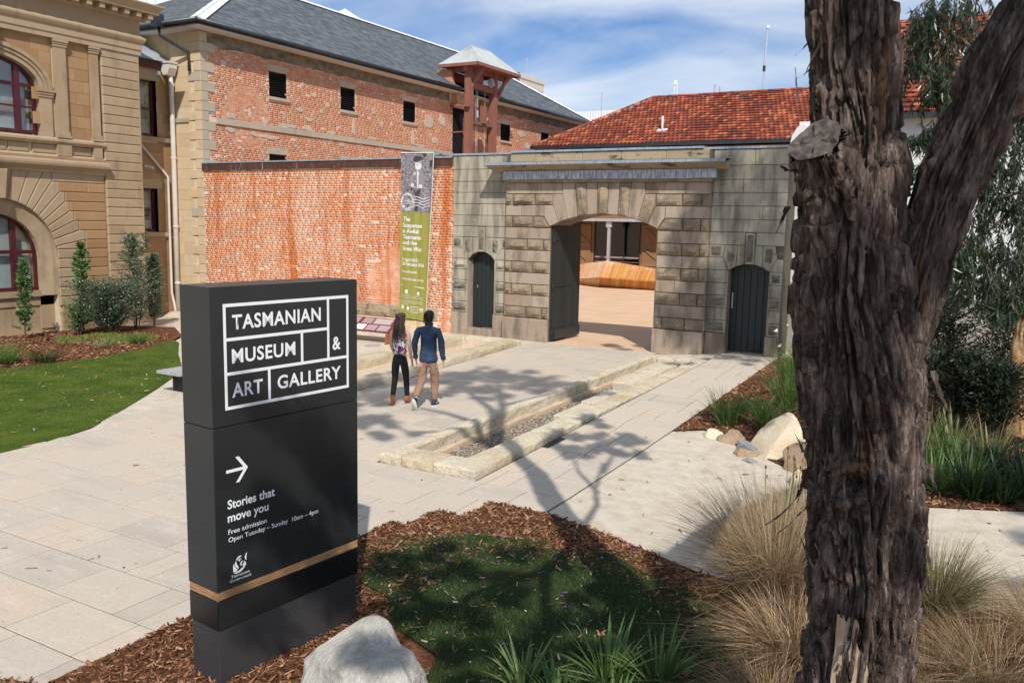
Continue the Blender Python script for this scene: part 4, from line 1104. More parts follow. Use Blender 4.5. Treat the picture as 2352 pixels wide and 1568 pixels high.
# the big open leaf standing inside the arch, against the left jamb
leaf = thing('gate_leaf', 'tall dark green plank gate leaf folded open inside the arch', 'gate', loc=(1.23, .55, .2))
x_ = 1.31
ny_ = 9
ya, yb = .0, 1.62
th_ = RAD(9)
def LF(y, z, o):      # leaf plane hinged at ya, swung slightly
    return (1.27+(y-ya)*math.sin(th_)*-.0+o, y, z)
for i in range(ny_):
    a, c = ya+(yb-ya)*i/ny_, ya+(yb-ya)*(i+1)/ny_
    def zt(y): return 3.34+.38*math.sin(min(1, (y-ya)/(yb-ya))*1.5)
    poly = [(a+.004, .24), (c-.004, .24), (c-.004, zt(c)), (a+.004, zt(a))]
    me = stone_mesh('board', poly, LF, 0.03, .03, 'door_green_black', ch=.007, gap=.001); obj('board', me, leaf)
MB().box(1.30, 1.345, ya+.02, yb-.02, .24, .52).build('kick_rail', 'door_green_black', leaf)
MB().box(1.225, 1.30, ya-.06, ya+.0, .22, 3.34).build('hinge_stile', 'door_green_black', leaf)
for z in (.42, 1.7, 2.95):
    MB().box(1.30, 1.32, ya-.02, yb-.5, z, z+.05).build('hinge_strap', 'dark_steel', leaf)
    MB().tube([(1.30, ya-.08, z-.05), (1.30, ya-.08, z+.11)], .03, 8).build('hinge_knuckle', 'dark_steel', leaf)

# ------------------------------------------------------------------ individual bricks helper
def brick_meshes(L, Hh, D, m, nv, jit=.0015, T=None):
    """brick meshes for faces towards -y (T='y') or +x (T='x'), centred on their front face"""
    out = []
    r = random.Random(int(L*1000)+int(Hh*1e4))
    for k in range(nv):
        g = .0052
        j = lambda: (r.random()-.5)*2*jit
        f = [(-L/2+g+j(), -Hh/2+g+j()), (L/2-g+j(), -Hh/2+g+j()), (L/2-g+j(), Hh/2-g+j()), (-L/2+g+j(), Hh/2-g+j())]
        o = [r.random()*.0006 for _ in range(4)]
        vs = [(a, -o[i], b) for i, (a, b) in enumerate(f)]+[(a, D, b) for a, b in f]
        if T == 'x': vs = [(-p[1], p[0], p[2]) for p in vs]
        fs = [(0, 1, 2, 3), (0, 4, 5, 1), (1, 5, 6, 2), (2, 6, 7, 3), (3, 7, 4, 0)]
        me = bpy.data.meshes.new('brick'); me.from_pydata(vs, [], fs); me.update(); me.materials.append(MATS[m])
        out.append((me, np.array(vs), np.array(fs)))
    return out
def brickwork(parent, T, a0, a1, z0, z1, fixed, m, holes, bl=.235, bh=.0745, n_ind=300, jit_d=.004, missing=0.0, D=.05, near=None, headers=2):
    """bricks over a facade; the nearest n_ind as parts, the rest one stuff part"""
    S_ = brick_meshes(bl, bh, D, m, 6, T=T); Hd = brick_meshes(bl/2, bh, D, m, 6, T=T)
    items = []
    z = z0; row = 0
    while z+bh <= z1+.02:
        hd = (row % headers == 0)
        L = bl/2 if hd else bl
        a = a0-rng.random()*bl
        while a < a1:
            c = a+L/2
            ok = a >= a0-.09 and a+L <= a1+.09
            if ok:
                for h in holes:
                    if h(c, z+bh/2): ok = False; break
            if ok:
                d = -rng.random()**3*jit_d
                if rng.random() < missing: d += rng.uniform(.015, .04)
                if rng.random() < .003 and missing: a += L; continue
                p = (c, fixed+d, z+bh/2) if T == 'y' else (fixed-d, c, z+bh/2)
                items.append((p, hd, rng.randrange(6)))
            a += L
        z += bh; row += 1
    ref = CAM if near is None else Vector(near)
    items.sort(key=lambda t: (Vector(t[0])-ref).length)
    for p, hd, k in items[:n_ind]:
        o = bpy.data.objects.new('brick', (Hd if hd else S_)[k][0]); COL.objects.link(o)
        o.parent = parent; o.location = Vector(p)-parent.location
    rest = items[n_ind:]
    if rest:
        V = np.concatenate([(Hd if hd else S_)[k][1]+np.array(p) for p, hd, k in rest])
        F = (np.arange(len(rest))[:, None, None]*8+S_[0][2][None]).reshape(-1, 4)
        obj('brick_courses', mesh_np('brick_courses', V, F, m), parent, kind='stuff')
# ------------------------------------------------------------------ low brick boundary wall
bw = thing('brick_wall', 'weathered orange brick boundary wall with rusty metal capping between the banner and the warehouse', 'brick wall', loc=(-7.3, .3, 0))
MB().box(-12.47, -2.09, .0012, .5, -.2, 5.2).build('mortar_core', 'wall_mortar', bw)
brickwork(bw, 'y', -12.48, -2.10, .86, 5.0, 0.0, 'wall_brick', [], missing=.018, jit_d=.0015, near=(-4, -12, 1.5))
# a narrow pier of plain brick by the gate runs lower, beside rubble plinth stones
brickwork(bw, 'y', -2.55, -2.10, .15, .86, 0.0, 'wall_brick', [], missing=.05, n_ind=24)
a = -12.45; k = 700
while a < -2.6:
    L = rng.choice((.7, .9, 1.1, .55)); e_ = min(a+L, -2.56)
    me = stone_mesh('plinth_stone', rect(a, e_, .45, .86), Ty(0), .03, .05, 'parapet_stone', rough=.03, seed=k, ch=.02); obj('plinth_stone', me, bw)
    me = stone_mesh('plinth_stone', rect(a-.2, e_-.2, -.1, .45), Ty(0), .05, .05, 'cream_stone', rough=.03, seed=k+1, ch=.02); obj('plinth_stone', me, bw)
    a = e_; k += 2
a = -12.5
while a < -2.1:
    e_ = min(a+.95, -2.08)
    MB().box(a+.003, e_-.003, -.06, .0, 5.0, 5.235).build('capping_face', 'rusty_capping', bw)
    bb = MB(); bb.prism([(-.085, 5.225), (-.085, 5.27), (.52, 5.31), (.52, 5.27)], a+.002, e_-.002, plane='x'); bb.build('capping_top', 'lead_cap', bw)
    a = e_
# ------------------------------------------------------------------ banner on the brick wall
ban = thing('banner', 'tall olive green exhibition banner with a grey soldier photograph on the brick wall', 'banner', loc=(-3.2, -.15, .5))
def BN(a, t):
    """a across 0..1, t down from the top 0..1 -> point on the cloth"""
    TL, TR_, BL, BR = Vector((-3.77, -.22, 5.38)), Vector((-2.60, -.22, 5.36)), Vector((-3.93, -.09, .50)), Vector((-2.93, -.09, .44))
    p = TL*(1-a)*(1-t)+TR_*a*(1-t)+BL*(1-a)*t+BR*a*t
    p.y += .012*math.sin(a*9+t*2)*min(1, t*3)+.008*math.sin(a*23)
    return p
b = MB(); nx, nz_ = 24, 60
P = [BN(i/nx, j/nz_) for j in range(nz_+1) for i in range(nx+1)]
T0 = int(nz_*.352)
def grid_faces(j0, j1): return [(j*(nx+1)+i, (j+1)*(nx+1)+i, (j+1)*(nx+1)+i+1, j*(nx+1)+i+1) for j in range(j0, j1) for i in range(nx)]
b.v = P[T0*(nx+1):]; b.f = grid_faces(0, nz_-T0); b.build('cloth', 'banner_olive', ban, smooth=True)
b = MB(); b.v = P[:(T0+1)*(nx+1)]; b.f = grid_faces(0, T0); b.build('photo_print', 'banner_photo_ground', ban, smooth=True)
ban.children[-1].data.polygons
def BF(a, t, o=.006):
    p = BN(a, t); return (p.x, p.y-o, p.z)
TS = T0/nz_
def bt(txt, a0, a1, t0, t1, bold=.02, m='print_white', sp=1.0):
    """text with cap top at t0 and baseline at t1 (fractions down)"""
    return text_on(txt, lambda a, z: BF(a, z), a0, a1, t1, t0, m, 'lettering', ban, bold=bold, spacing=sp)
for txt, a0, a1, y0, y1, bo in (('The', .10, .335, 587, 622, .022), ('Suspense', .09, .73, 638, 672, .022), ('is Awful:', .09, .645, 686, 720, .022), ('Tasmania', .09, .71, 736, 770, .022),
        ('and the', .09, .58, 784, 817, .022), ('Great War', .09, .76, 834, 868, .022), ('17 April 2015 \u2013', .08, .69, 932, 957, .02), ('28 February 2016', .08, .84, 968, 995, .02),
        ('free admission', .08, .61, 1034, 1055, .012), ('www.tmag.tas.gov.au', .08, .845, 1096, 1117, .015)):
    bt(txt, a0, a1, (y0-62)/1385, (y1-62)/1385, bo)
flat_on([(.07, .798), (.88, .803), (.88, .7985), (.07, .7935)], BF, 'print_white', 'rule', ban)
def crest(cx_, cy_, s):
    pts = []
    for i in range(18):
        r_ = s*(1.0+.28*math.sin(i*2.9)+.15*math.cos(i*5))
        pts.append((cx_+r_*math.cos(i*2*math.pi/18), cy_+r_*.25*math.sin(i*2*math.pi/18)))
    flat_on(pts, BF, 'print_white', 'crest', ban)
crest(.27, .834, .052); crest(.68, .839, .052)
for (txt, a0, a1, t0, t1) in (('Australian Government', .10, .44, .853, .858), ('Department of Veterans Affairs', .07, .48, .863, .868), ('Anzac Centenary', .14, .40, .873, .878),
        ('Australian Government', .50, .82, .857, .862), ('Ministry for the Arts', .49, .85, .867, .872),
        ('Supported by the Australian Government through the Anzac', .06, .84, .8875, .8925), ('Centenary Arts and Culture Fund and the Visions', .06, .82, .898, .903), ('Touring Program', .06, .34, .909, .914)):
    bt(txt, a0, a1, t0, t1, .01)
# logos along the bottom edge
def rr(cx_, cy_, w, h, m='print_white', nm='logo', o=.006): return flat_on([(cx_-w, cy_-h), (cx_+w, cy_-h), (cx_+w, cy_+h), (cx_-w, cy_+h)], lambda a, z: BF(a, z, o), m, nm, ban)
rr(.135, .932, .052, .0115); bt('tmag', .09, .18, .936, .942, .01, 'banner_olive'); bt('ARTS', .09, .18, .949, .954, .01)
flat_on([(.29, .945), (.30, .928), (.335, .922), (.345, .93), (.375, .925), (.37, .945)], BF, 'print_white', 'logo', ban); bt('Tasmania', .28, .39, .951, .956, .01)
for (x0, x1, y0, y1) in ((.44, .69, .921, .9235), (.44, .69, .9575, .960), (.44, .45, .921, .96), (.68, .69, .921, .96), (.44, .60, .931, .9325), (.44, .69, .940, .9415), (.44, .69, .949, .9505), (.65, .655, .921, .94)):
    rr((x0+x1)/2, (y0+y1)/2, (x1-x0)/2, (y1-y0)/2)
bt('100', .745, .885, .925, .940, .03); bt('ANZAC', .745, .885, .944, .950, .01); rr(.718, .941, .002, .02)
# photographed young soldier (flat print)
def pr_(poly, m, o=.006): flat_on(poly, lambda a, z: BF(a, z*TS, o), m, 'printed_figure', ban)
def ell(cx_, cy_, rx, ry, n=20, a0=0, a1=2*math.pi): return [(cx_+rx*math.cos(a0+(a1-a0)*i/n), cy_+ry*math.sin(a0+(a1-a0)*i/n)) for i in range(n)]
pr_([(.78, 0.0), (.98, 0.0), (.98, .22), (.92, .20), (.88, .10), (.80, .06)], 'print_mid'); pr_([(.68, .01), (.80, .01), (.80, .06), (.70, .07)], 'print_dark', .007)
pr_([(.88, .13), (.98, .11), (.98, .22), (.90, .24)], 'print_dark', .007)
pr_([(.44, .62), (.62, .62), (.60, .75), (.57, .98), (.49, .98), (.50, .76)], 'print_dark', .006)
pr_([(.33, .58), (.63, .60), (.65, .64), (.31, .62)], 'print_dark', .007)
pr_([(.40, .30), (.48, .275), (.58, .275), (.69, .30), (.76, .42), (.77, .50), (.70, .58), (.64, .55), (.64, .60), (.38, .585), (.37, .53), (.31, .50), (.28, .42)], 'print_mid', .007)
pr_(ell(.455, .335, .03, .012), 'print_light', .008); pr_([(.41, .33), (.48, .32), (.48, .36), (.41, .37)], 'print_light', .0075); pr_([(.56, .32), (.64, .34), (.64, .37), (.56, .36)], 'print_light', .0075)
pr_(ell(.385, .54, .06, .035), 'print_light', .009); pr_(ell(.64, .555, .06, .033), 'print_light', .009)
pr_([(.42, .568), (.91, .586), (.91, .592), (.42, .576)], 'print_light', .0095)
pr_(ell(.555, .215, .10, .068), 'print_light', .008)
pr_([(.51, .27), (.60, .27), (.59, .30), (.54, .31)], 'print_light', .0085)
pr_(ell(.535, .105, .145, .058), 'print_dark', .009); pr_([(.42, .12), (.66, .11), (.67, .17), (.43, .175)], 'print_mid', .0095); pr_([(.44, .155), (.66, .145), (.65, .175), (.47, .185)], 'print_light', .0098)
for ex in (.515, .595): pr_(ell(ex, .20, .018, .006), 'print_dark', .0092)
pr_(ell(.56, .245, .022, .005), 'print_dark', .0092); pr_([(.555, .205), (.575, .205), (.575, .232), (.55, .232)], 'print_mid', .0091)
pr_([(.515, .29), (.56, .285), (.57, .58), (.54, .58)], 'print_light', .0078)
# postmark: ring, wavy cancel lines and its lettering
def ring_(cx_, cy_, rx, ry, w, o=.011, n=40):
    b = MB(); 
    for i in range(n):
        t = 2*math.pi*i/n
        b.v.append(BF(cx_+rx*math.cos(t), (cy_+ry*math.sin(t))*TS, o)); b.v.append(BF(cx_+(rx-w)*math.cos(t), (cy_+(ry-w*.62)*math.sin(t))*TS, o))
    b.f = [(2*i, 2*((i+1) % n), 2*((i+1) % n)+1, 2*i+1) for i in range(n)]
    b.build('postmark_ring', 'print_white', ban)
ring_(.235, .825, .215, .152, .018)
for k in range(4):
    b = MB(); n = 30
    for i in range(n+1):
        a = .44+.52*i/n; t = .745+.048*k+.018*math.sin(i/n*2*math.pi*1.25+.3)*-1
        b.v += [BF(a, t*TS, .011), BF(a, (t+.011)*TS, .011)]
    b.f = [(2*i, 2*i+2, 2*i+3, 2*i+1) for i in range(n)]
    b.build('postmark_wave', 'print_white', ban)
def arc_text(txt, cx_, cy_, rx, ry, t0, t1, h, up=True):
    n = len(txt)
    for i, ch in enumerate(txt):
        if ch == ' ': continue
        t = t0+(t1-t0)*(i+.5)/n
        X, Y = cx_+rx*math.cos(t), cy_+ry*math.sin(t)
        tx, ty = -math.sin(t), math.cos(t)*.63
        if not up: tx, ty = -tx, -ty
        def fn(a, z):
            # z up in glyph space
            nx_, ny_ = (math.cos(t), math.sin(t)*.63) if up else (-math.cos(t), -math.sin(t)*.63)
            return BF(X+tx*a+nx_*z, (Y+ty*a+ny_*z)*TS, .0115)
        text_on(ch, fn, -h*.42, h*.42, 0, h, 'print_white', 'postmark_letter', ban, bold=.03)
arc_text('THE SUSPENSE', .235, .825, .150, .108, RAD(170), RAD(368), .048)
arc_text('IS AWFUL', .235, .825, .19, .132, RAD(150), RAD(30), .052, up=False)
bt('Tasmania and', .09, .38, .80*TS, .822*TS, .02, 'print_white'); bt('the Great War', .09, .38, .838*TS, .860*TS, .02, 'print_white')
MB().bar(BN(0, 0)+Vector((0, 0, .01)), BN(1, 0)+Vector((0, 0, .01)), .03, .025).build('top_rail', 'white_metal', ban)
b = MB()
for j in range(40):
    a, c = BN(1, j/40)+Vector((.008, 0, 0)), BN(1, (j+1)/40)+Vector((.008, 0, 0)); b.bar(a, c, .014, .012)
b.build('edge_cord', 'white_metal', ban)
MB().bar((-2.6, -.22, 5.40), (-2.55, .35, 5.36), .05, .03).build('roof_bracket', 'lead_cap', ban)
MB().box(-2.86, -2.20, .1, .16, 5.335, 5.36).build('bracket_plate', 'lead_cap', ban)

# ------------------------------------------------------------------ brick warehouse
wh = thing('brick_warehouse', 'long red brick warehouse with dark slate hipped roof and louvred windows', 'warehouse', loc=(-16, 12, 0))
U0 = -12.5; ZE = 9.72
WX = Tx(U0); WY = Ty(0.0)
MB().box(-27.5, U0-.5, .012, 30.5, -.3, ZE-.02).build('building_mass', 'warehouse_mortar', wh)
wins = [(3.17, 4.08, 7.93, 8.86), (7.17, 8.08, 7.93, 8.86), (11.45, 12.38, 7.93, 8.86), (20.2, 21.25, 7.88, 8.78), (3.12, 4.03, 4.9, 5.81), (7.2, 8.1, 4.9, 5.81), (24.9, 25.9, 7.88, 8.78)]
door_h = (15.5, 16.55, 5.0, 9.05)
holed('wall_core', 'warehouse_mortar', wh, U0-.5, U0-.0012, .012, 30.5, -.3, ZE-.02, wins+[door_h])
holes = [lambda a, z, w=w: w[0]-.05 < a < w[1]+.05 and w[2]-.14 < z < w[3]+.27 for w in wins]
holes += [lambda a, z: door_h[0]-.05 < a < door_h[1]+.05 and z < door_h[3]+.1, lambda a, z: 6.63 < z < 6.87, lambda a, z: z > 9.28+.10*mnoise.noise(Vector((a*1.5, 0, 0))),
          lambda a, z: a < (.60 if int((z-.1)/.33) % 2 else .32)]
# flaked render blobs are real patches standing on the brick face
brickwork(wh, 'x', .3, 30.4, 5.0, 9.55, U0, 'warehouse_brick', holes, n_ind=300, jit_d=.0015, missing=.012, near=(-11, 2, 7))
b = MB()
ns = 60
for i in range(ns):
    a, c = .0+30.4*i/ns, .0+30.4*(i+1)/ns
    z0 = 9.28+.12*mnoise.noise(Vector((a*1.5, 0, 0))); z1_ = 9.28+.12*mnoise.noise(Vector((c*1.5, 0, 0)))
    o = U0+.018
    if door_h[0]-.4 < a < door_h[1]+1.6:
        if b.v: b.build('soot_render_band', 'soot_render', wh); b = MB()
        continue
    b.add([(o, a, z0), (o, c, z1_), (o, c, ZE), (o, a, ZE), (U0-.02, a, z0-.01), (U0-.02, c, z1_-.01)], [(0, 1, 2, 3), (4, 5, 1, 0)])
b.build('soot_render_band', 'soot_render', wh)
r = random.Random(5)
blobs = [(1.0, 8.75, .16, .12), (1.35, 8.8, .1, .05), (1.72, 8.7, .07, .13), (1.1, 7.55, .07, .1), (1.35, 6.98, .3, .12), (2.9, 6.98, .16, .17), (4.0, 6.93, .5, .10), (4.8, 7.6, .3, .1), (5.3, 7.3, .25, .08), (6.4, 8.0, .15, .12), (1.3, 6.5, .25, .1), (2.4, 6.45, .2, .1), (5.2, 6.95, .35, .1), (6.6, 6.93, .3, .08),
         (5.6, 8.3, .14, .1), (9.3, 8.1, .12, .15), (9.9, 7.6, .1, .2), (10.6, 7.7, .12, .12), (8.0, 7.3, .14, .45), (12.2, 7.2, .14, .4), (13.4, 8.1, .4, .35), (14.6, 8.3, .3, .3), (6.0, 7.7, .12, .1), (10.0, 6.45, .2, .12), (3.2, 6.4, .5, .08), (12.8, 6.92, .4, .09), (22.5, 8.4, .5, .2), (23.3, 7.8, .4, .2), (2.2, 7.2, .1, .16), (4.95, 8.6, .1, .12), (14.0, 7.3, .3, .2), (7.2, 6.5, .2, .1), (9.2, 6.93, .4, .07)]
for (a, z, wa, wz) in blobs:
    n = 12; pts = []
    for i in range(n):
        t = 2*math.pi*i/n; rr_ = r.uniform(.6, 1.15)
        pts.append((a+wa*rr_*math.cos(t), z+wz*rr_*math.sin(t)))
    me = stone_mesh('plaster_patch', pts, WX, .022, .03, 'old_plaster', ch=.012, gap=0); obj('plaster_patch', me, wh)
a = .6
while a < 30:
    e_ = min(a+rng.uniform(1.2, 1.9), 30.4)
    if a < door_h[0] < e_: e_ = door_h[0]
    if door_h[0] <= a < door_h[1]: a = door_h[1]; continue
    me = stone_mesh('string_course', rect(a, e_, 6.64, 6.86), WX, .055, .03, 'warehouse_stone', ch=.01, gap=.002); obj('string_course', me, wh); a = e_
for i, (a, c, z0, z1) in enumerate(wins):
    w = obj('window', MB().box(U0-.25, U0-.18, a, c, z0, z1).mesh('window', 'black_void'), wh)
    for k in range(11):
        z = z0+(z1-z0)*(k+.5)/11
        o = MB().obox((U0-.10, (a+c)/2, z), (.045, 0, -.03), (0, (c-a)/2-.01, 0), (.004, 0, .006)).build('louvre', 'louvre_black', None); o.parent = w
    b = MB().box(U0-.2, U0-.02, a-.0, a+.035, z0, z1).box(U0-.2, U0-.02, c-.035, c, z0, z1)
    o = b.build('frame', 'louvre_black', None); o.parent = w
    zz = z1; tp = .11
    me = stone_mesh('lintel', [(a-.03, zz), (c+.03, zz), (c+.03+tp, zz+.25), (a-.03-tp, zz+.25)], WX, .012, .05, 'warehouse_stone' if i != 2 else 'old_plaster', ch=.01); obj('lintel', me, wh)
    MB().box(U0-.2, U0+.075, a-.06, c+.12, z0-.115, z0-.005).build('window_sill', 'warehouse_stone', wh)
    MB().box(U0-.18, U0-.004, a-.05, a-.0, z0, z1).box(U0-.18, U0-.004, c, c+.05, z0, z1).build('jamb', 'warehouse_brick', wh)
# quoins on the corner
z = .1; k = 0
while z < 9.6:
    h = .33; long_ = k % 2 == 1
    L, Lx = (.60, .32) if long_ else (.30, .62)
    sm = 'warehouse_stone'
    b = MB(); o1 = .03
    me = stone_mesh('quoin', rect(0.0-.03, L, z, z+h), WX, o1, .05, sm, ch=.014, seed=900+k); obj('quoin', me, wh)
    me = stone_mesh('quoin', rect(U0-Lx, U0+.03, z, z+h), WY, o1-.004, .05, sm if rng.random() < .12 else 'cream_stone', ch=.014, seed=950+k); obj('quoin', me, wh)
    z += h; k += 1
# rendered gable end: large cream stones
k = 0; z = .0
while z < 9.7:
    h = rng.choice((.42, .5, .36)); z1_ = min(z+h, 9.7)
    a = -16.4
    while a < U0-.55:
        L = rng.choice((.5, .7, .9)); e_ = min(a+L, U0-.45)
        if a < -14.5 and z < 8.7: a = e_; continue
        me = stone_mesh('gable_stone', rect(a, e_, z, z1_), WY, .0, .03, 'cream_stone', ch=.006, gap=.002, seed=1000+k); obj('gable_stone', me, wh)
        a = e_; k += 1
    z = z1_
MB().box(-14.07, -13.12, -.045, .0, 6.66, 6.80).build('string_course', 'warehouse_stone', wh)
# soffit, fascia and gutter
b = MB().box(U0-.1, -11.95, -.55, 30.9, ZE-.02, ZE+.02).box(-27, U0-.05, -.55, .03, ZE-.02, ZE+.02); b.build('soffit', 'white_soffit', wh)
def gutter(b, p, q, r_=.065):
    b.tube([p, q], r_, 8)
hz0, hz1 = 15.25, 18.3
b = MB().box(-11.97, -11.90, -.60, hz0, ZE+.02, ZE+.20).box(-11.97, -11.90, hz1, 30.95, ZE+.02, ZE+.20).box(-27, -11.9, -.62, -.55, ZE+.02, ZE+.20)
b.build('fascia', 'black_gutter', wh)
b = MB(); gutter(b, (-11.84, -.66, ZE+.14), (-11.84, hz0, ZE+.14), .075); gutter(b, (-11.84, hz1, ZE+.14), (-11.84, 31, ZE+.14), .075); gutter(b, (-27, -.68, ZE+.14), (-11.84, -.68, ZE+.14), .075)
b.build('gutter', 'black_gutter', wh, smooth=True)
b = MB().box(-13.75, -13.45, -.95, -.65, ZE-.0, ZE+.42); b.build('rainwater_head', 'black_gutter', wh)
b = MB().tube([(-13.6, -.75, ZE), (-13.6, -.72, ZE-.25), (-12.95, -.1, ZE-.75), (-12.95, -.08, 8.35)], .055, 8); b.build('downpipe', 'black_gutter', wh, smooth=True)
# slate roof
RZ = ZE+.16; RU, RTH = -11.88, .54
RT = 8.1; V0, V1, VT0, VT1 = -.62, 31.0, 9.1, 28.7
def roof_pt(t, v): return (RU-t, v, RZ+t*RTH)
def hip_v0(t): return V0+(VT0-V0)*t/RT
def hip_v1(t): return V1-(V1-VT1)*t/RT
b = MB()
apex0, apex1 = (RU-RT, VT0, RZ+RT*RTH), (RU-RT, VT1, RZ+RT*RTH)
b.add([(RU, V0, RZ-.03), (RU, V1, RZ-.03), (apex1[0], apex1[1], apex1[2]-.03), (apex0[0], apex0[1], apex0[2]-.03)], [(0, 1, 2, 3)])
b.add([(RU, V0, RZ-.03), (apex0[0], apex0[1], apex0[2]-.03), (RU-2*RT, V0, RZ-.03)], [(0, 1, 2)])
b.add([(RU, V1, RZ-.03), (apex1[0], apex1[1], apex1[2]-.03), (RU-2*RT, V1, RZ-.03)], [(0, 1, 2)])
b.add([(RU-2*RT, V0, RZ-.03), (apex0[0], apex0[1], apex0[2]-.03), (apex1[0], apex1[1], apex1[2]-.03), (RU-2*RT, V1, RZ-.03)], [(0, 1, 2, 3)])
b.build('roof_deck', 'slate', wh)
def shingles(parent, O, ea, et, en, nrows, expo, wid, lim, m, name, n_ind=300, thick=.016, skip=None, over=1.25, arch=0.0, key=None):
    """rows of shingles: O origin, ea along, et up the slope (unit), en normal; lim(t)->(a0,a1)"""
    O, ea, et, en = map(lambda q: np.array(q, float), (O, ea, et, en))
    items = []
    for r_ in range(nrows):
        t = r_*expo
        a0, a1 = lim(t+expo*.5)
        a = a0+(wid*.5 if r_ % 2 else 0)-wid
        while a < a1:
            c = a+wid/2
            if a >= a0-wid*.4 and a+wid <= a1+wid*.4 and not (skip and skip(c, t)):
                items.append((c, t, rng.uniform(0, .006), rng.uniform(-.01, .01)))
            a += wid
    hw = wid/2-.003; L = expo*over
    if arch:
        base = np.array([(-hw, 0, thick), (-hw*.3, 0, thick+arch), (hw*.35, 0, thick+.2*arch), (hw, 0, thick+.9*arch), (-hw, L, .004), (-hw*.3, L, .004+arch), (hw*.35, L, .004+.2*arch), (hw, L, .004+.9*arch), (-hw, 0, -.02), (hw, 0, -.02)])
        fs = [(0, 1, 5, 4), (1, 2, 6, 5), (2, 3, 7, 6), (8, 0, 4, 4), (8, 9, 3, 0)]
        fs = [(0, 1, 5, 4), (1, 2, 6, 5), (2, 3, 7, 6), (8, 1, 0, 8), (8, 9, 2, 1), (9, 3, 2, 9)]
        fs = [(0, 1, 5, 4), (1, 2, 6, 5), (2, 3, 7, 6), (8, 9, 2, 1)]
    else:
        base = np.array([(-hw, 0, thick), (hw, 0, thick), (hw, L, .002), (-hw, L, .002), (-hw, 0, -.004), (hw, 0, -.004)])
        fs = [(0, 1, 2, 3), (4, 5, 1, 0)]
    def world(c, t, dz, tw):
        bb = base.copy(); bb[:, 2] += dz
        bb[:, 1] += bb[:, 0]*tw*2
        return O+ea*(bb[:, 0:1]+c)+et*(bb[:, 1:2]+t)+en*bb[:, 2:3]
    cam_ = np.array(CAM)
    items.sort(key=(lambda q: np.linalg.norm(O+ea*q[0]+et*q[1]-cam_)) if key is None else key)
    meshes = []
    for k in range(5):
        w = world(0, 0, k*.0012, (k-2)*.005)-O
        me = bpy.data.meshes.new(name); me.from_pydata([tuple(q) for q in w], [], [tuple(f) for f in fs]); me.update(); me.materials.append(MATS[m]); meshes.append(me)
    for c, t, dz, tw in items[:n_ind]:
        o = bpy.data.objects.new(name, rng.choice(meshes)); COL.objects.link(o); o.parent = parent
        o.location = Vector(O+ea*c+et*t)-parent.location
    rest = items[n_ind:]
    if rest:
        V = np.concatenate([world(*q) for q in rest]); nb = len(base)
        F = (np.arange(len(rest))[:, None, None]*nb+np.array(fs)[None]).reshape(-1, 4)
        obj(name+'_courses', mesh_np(name+'_courses', V, F, m), parent, kind='stuff')
sl = math.hypot(1, RTH)
et = Vector((-1, 0, RTH)).normalized(); en = Vector((RTH, 0, 1)).normalized()
shingles(wh, (RU, 0, RZ), (0, 1, 0), et, en, int(RT*sl/.2), .2, .3, lambda t: (hip_v0(t/sl)+.12, hip_v1(t/sl)-.1), 'slate', 'slate',
         skip=lambda c, t: 15.45 < c < 18.2 and t < 1.0+.3)
k2_ = (VT0-V0)/RT; s2 = RTH/k2_
et2 = Vector((0, 1, s2)).normalized(); en2 = Vector((0, -s2, 1)).normalized(); sl2 = math.hypot(1, s2)
shingles(wh, (0, V0, RZ), (1, 0, 0), et2, en2, int((VT0-V0)*sl2/.2), .2, .3, lambda t: (-22, RU-(t/sl2)/k2_-.12), 'slate', 'slate', n_ind=0)
def flash(a, b_, w, up, m='white_flashing', nm='hip_flashing', segs=10):
    a, b_ = Vector(a), Vector(b_)
    for i in range(segs):
        p, q = a.lerp(b_, i/segs), a.lerp(b_, (i+1)/segs)
        bb = MB(); d = (q-p).normalized(); upv = Vector(up).normalized(); sd_ = d.cross(upv).normalized()
        prf = [(-w/2, -.03), (-.05, .045), (-.03, .085), (.03, .085), (.05, .045), (w/2, -.03)]
        P_ = [p+sd_*x+upv*z for x, z in prf]+[q+sd_*x*.97+upv*(z-.006) for x, z in prf]
        bb.add(P_, [(j, j+1, j+7, j+6) for j in range(5)]+[(0, 5, 4, 3, 2, 1)])
        bb.build(nm, m, wh)
flash((RU-.02, V0+.02, RZ+.03), (apex0[0], apex0[1], apex0[2]+.04), .52, (.3, -.3, 1))
flash((apex0[0], apex0[1]-.1, apex0[2]+.04), (apex1[0], apex1[1]+.1, apex1[2]+.04), .42, (0.1, 0, 1), nm='ridge_flashing', segs=16)
flash((apex1[0], apex1[1], apex1[2]+.04), (RU, V1, RZ+.03), .36, (.3, .4, 1), segs=8)
# ------------------------------------------------------------------ hoist tower
ht = thing('hoist_tower', 'red painted timber hoist frame with pale metal roof on the warehouse front', 'hoist', loc=(-11.9, 16.9, 5))
HU0, HU1, HV0, HV1, HZ = -13.1, -10.8, 15.1, 19.2, 11.05
b = MB()
apA, apB = (-11.95, 16.35, 12.1), (-11.95, 18.0, 12.1)
